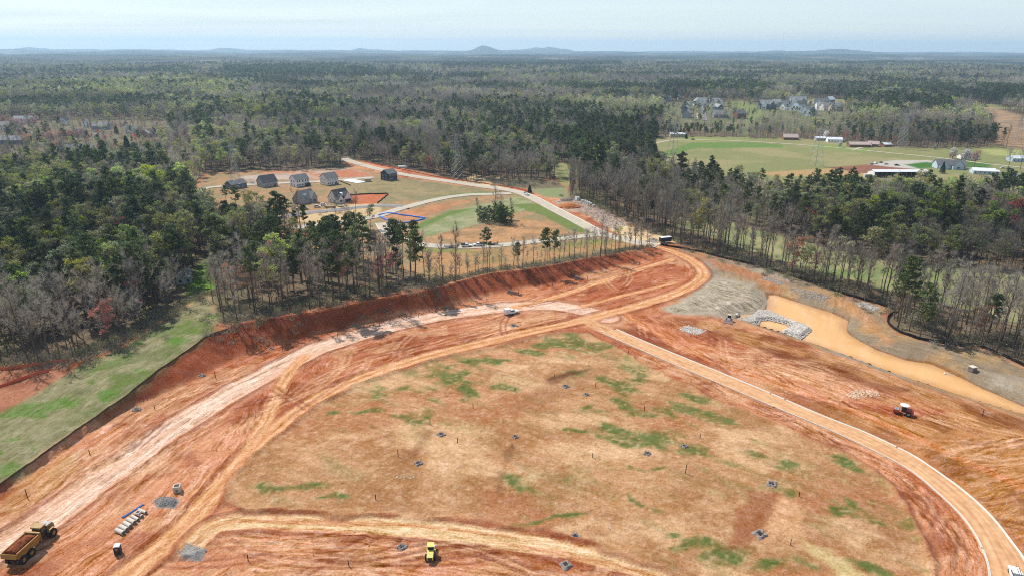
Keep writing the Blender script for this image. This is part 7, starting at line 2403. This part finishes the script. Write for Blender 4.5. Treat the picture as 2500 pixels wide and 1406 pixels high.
# roofs in the left neighbourhood
LG = 'houses in the left neighbourhood'
for (u, v, w, h, rs, wa, ro, rz, ax_, g, lb) in (
        (200, 382, 52, 4.0, 4.2, 'greyside', 'shingle3', 0, 'x', 0, 'house with a broad grey roof in front of the left neighbourhood'), (28, 318, 34, 4.2, 3.6, 'pinkw', 'shingle3', 0, 'x', 0, 'house with a pale wall end at the left of the neighbourhood'), (158, 306, 14, 5, 3.6, 'siding', 'shingle2', .1, 'y', 0, 'dark gabled house deep in the left neighbourhood'),
        (197, 334, 24, 3.6, 3.2, 'pinkw', 'shingle', 0, 'x', 0, 'dark roofed house among the pink maples'), (325, 326, 26, 4, 3.4, 'pinkw', 'shingle3', .5, 'x', 1, 'house with slanting pale roof edges in the left neighbourhood'), (354, 336, 20, 3.6, 3.4, 'brick', 'shingle3', .3, 'y', 0, 'brick gabled house right of the slanting roofs'), (380, 334, 18, 3.4, 3, 'tan', 'shingle', 0, 'x', 0, 'tan house at the right of the left neighbourhood'),
        (35, 352, 50, 3.6, 3, 'bluegrey', 'shingle3', 0, 'x', 0, 'long grey house at the left edge of the neighbourhood'), (248, 316, 30, 3.6, 3.4, 'greyside', 'shingle3', 0, 'x', 0, 'grey roof behind the big cedar'), (60, 300, 38, 4, 3, 'siding', 'shingle3', 0, 'x', 0, 'pale house behind the red maples at far left'), (725, 294, 22, 5, 3, 'siding', 'shingle3', 0, 'x', 0, 'white house among the green trees behind the new lots'),
        (212, 310, 12, 4.5, 3.4, 'siding', 'shingle3', .4, 'y', 0, 'small white gabled house in the left neighbourhood')):
    far_house(lb, u, v, w * 1.1, h, rs, wa, 'roofpale' if ro == 'shingle3' else ro, rz, 9, ax_, g, LG).scale = (1.1, 1.1, 1.35)
for (u, v, w, lb) in ((1475, 273, 30, 'pale low house in the trees left of the distant estate'), (1505, 280, 26, 'second pale low house left of the distant estate'), (230, 194, 14, 'white building in the far left woods'), (665, 190, 10, 'white gabled house at the far wood edge'), (555, 189, 8, 'tiny white house in the far woods'), (700, 194, 10, 'pale house by the far pine block'), (1140, 231, 36, 'long white roofed shed behind the orange clearing')):
    far_house(lb, u, v, w, 3.5, 2.4, 'siding', 'tin' if w > 30 else 'shingle3', 0, 9, 'x', 0, None)

# ---- pylons and cables
def pylon(u, v, top, label, rz=0.0, kind='steel_pylon'):
    p = P(u, v)
    ry = rays([(u, top)])[0]; h = CAM_H + ry[2] * math.hypot(p.x, p.y) / math.hypot(ry[0], ry[1]) - p.z
    t = thing(kind, label, 'pylon', p, rz, 'steel lattice pylons')
    b = MB()
    lv = [0, .16, .30, .43, .55, .66, .76, .85, .93, 1.0]
    wd = lambda k: h * (.10 * (1 - k) ** 1.15 + .017)
    r0 = .13
    for i in range(len(lv) - 1):
        a, c = lv[i], lv[i + 1]
        for sx in (1, -1):
            for sy in (1, -1):
                b.cyl((sx * wd(a), sy * wd(a), a * h), (sx * wd(c), sy * wd(c), c * h), r0, 4)
        for s in (1, -1):
            b.cyl((wd(a), s * wd(a), a * h), (-wd(c), s * wd(c), c * h), r0 * .6, 3).cyl((-wd(a), s * wd(a), a * h), (wd(c), s * wd(c), c * h), r0 * .6, 3)
            b.cyl((s * wd(a), wd(a), a * h), (s * wd(c), -wd(c), c * h), r0 * .6, 3)
    b.build('lattice', M['galv'], t)
    arms = []
    for k, L in ((.70, .155), (.82, .18), (.94, .14)):
        b = MB()
        for s in (1, -1):
            b.cyl((s * wd(k), 0, k * h), (s * L * h, 0, k * h + .02 * h), r0 * .8, 4).cyl((s * wd(k), 0, (k + .035) * h), (s * L * h, 0, k * h + .02 * h), r0 * .7, 4)
            b.cyl((s * L * h * .97, 0, k * h + .02 * h), (s * L * h * .97, 0, k * h - .03 * h), .08, 5)
            arms.append((s * L * h * .97, k * h - .03 * h))
        b.build('crossarm', M['galv'], t)
    c, s = math.cos(rz), math.sin(rz)
    return [Vector((p.x + a * c, p.y + a * s, p.z + z)) for a, z in arms]


def cable(a, b, sag, label, r=.05):
    v = TM()
    n = 14
    v.tube([np.array(a.lerp(b, i / n)) - np.array((0, 0, sag * 4 * (i / n) * (1 - i / n))) for i in range(n + 1)], [r] * (n + 1), 3)
    o = link('power_cable', v.mesh('power_cable', M['wire']))
    return tag(o, label, 'power cable', 'power cables')


def span(A, B, label, sag=9, idx=range(6), r=.05):
    for i in idx:
        cable(A[i], B[i], sag, ('lowest right', 'lowest left', 'middle right', 'middle left', 'top right', 'top left')[i] + ' ' + label, r)


k1 = pylon(1640, 400, 294, 'lattice pylon at the left end of the farm field', .5)
k2 = pylon(1991, 406, 298, 'lattice pylon standing in the middle of the farm field', .4)
k3 = pylon(2200, 364, 277, 'lattice pylon right of the brown farmhouse', .4)
k4 = pylon(2360, 281, 229, 'tall pylon in the brown cleared corridor', .5)
k5 = pylon(1116, 439, 327, 'lattice pylon by the sandy clearing beside the main road', .5)
k6 = pylon(578, 462, 352, 'lattice pylon behind the dark blue house', .6)
k7 = pylon(2480, 353, 283, 'pylon at the right edge of the frame', .4)
k8 = pylon(2399, 229, 203, 'left one of the three distant pylons by the substation', .5)
k9 = pylon(2421, 230, 198, 'middle one of the three distant pylons by the substation', .5)
k10 = pylon(2440, 231, 210, 'right one of the three distant pylons by the substation', .5)
k11 = pylon(2246, 210, 186, 'faint pylon above the far woods right of centre', .5)
k12 = pylon(2185, 196, 178, 'faintest pylon far above the woods', .5)
span(k1, k5, 'thin power cables between the roadside pylon and the field pylon', 8, (0, 1, 2, 3, 4, 5))
span(k5, k6, 'thin power cables over the new houses', 9)
lft = [q + (q - k5[i]).normalized() * 420 - Vector((0, 0, 4)) for i, q in enumerate(k6)]
span(k6, lft, 'thin power cables running left over the wood', 7, r=.09)
span(k2, k3, 'thin power cables from the field pylon to the farm pylon', 8)
span(k3, k4, 'thin power cables from the farm pylon into the corridor', 9)
span(k4, k9, 'thin power cables in the corridor beyond the tall pylon', 9, r=.1)
span(k4, k7, 'pale sagging cables across the brown corridor', 16, r=.11)
span(k8, k11, 'faint cables over the far woods', 12, (0, 1, 4), .12)
for (u, v, top, D_, lb) in ((1909, 124, 78, 9000, 'very tall thin mast on the right skyline'), (1015, 136, 123, 9000, 'thin mast on the skyline left of the mountain'), (1428, 128, 124, 9000, 'tiny mast on the skyline right of the mountains')):
    r = rays([(u, v)])[0]; q = r / r[1] * D_; r2 = rays([(u, top)])[0]; q2 = r2 / r2[1] * D_
    t = thing('radio_mast', lb, 'mast', (q[0], D_, -20), 0, 'masts on the skyline')
    hm = q2[2] + CAM_H + 20
    MB().cyl((0, 0, 0), (0, 0, hm), .9, 6, .6).build('shaft', M['galv'], t)
    MB().cyl((0, 0, hm * .97), (0, 0, hm * .98), 1.6, 8).build('beacon_ring', M['red'], t)
# small white substation buildings at the right edge
for i in range(8):
    t = thing('substation_hut', 'small white substation building far off at the right edge', 'building', P(2462 + i * 6, 228 - (i % 3) * 2), 0, 'substation buildings')
    MB().box((0, 0, 2), (14, 8, 4)).build('wall', M['siding'], t); MB().box((0, 0, 4.1), (14.6, 8.6, .3)).build('roof', M['tin'], t)
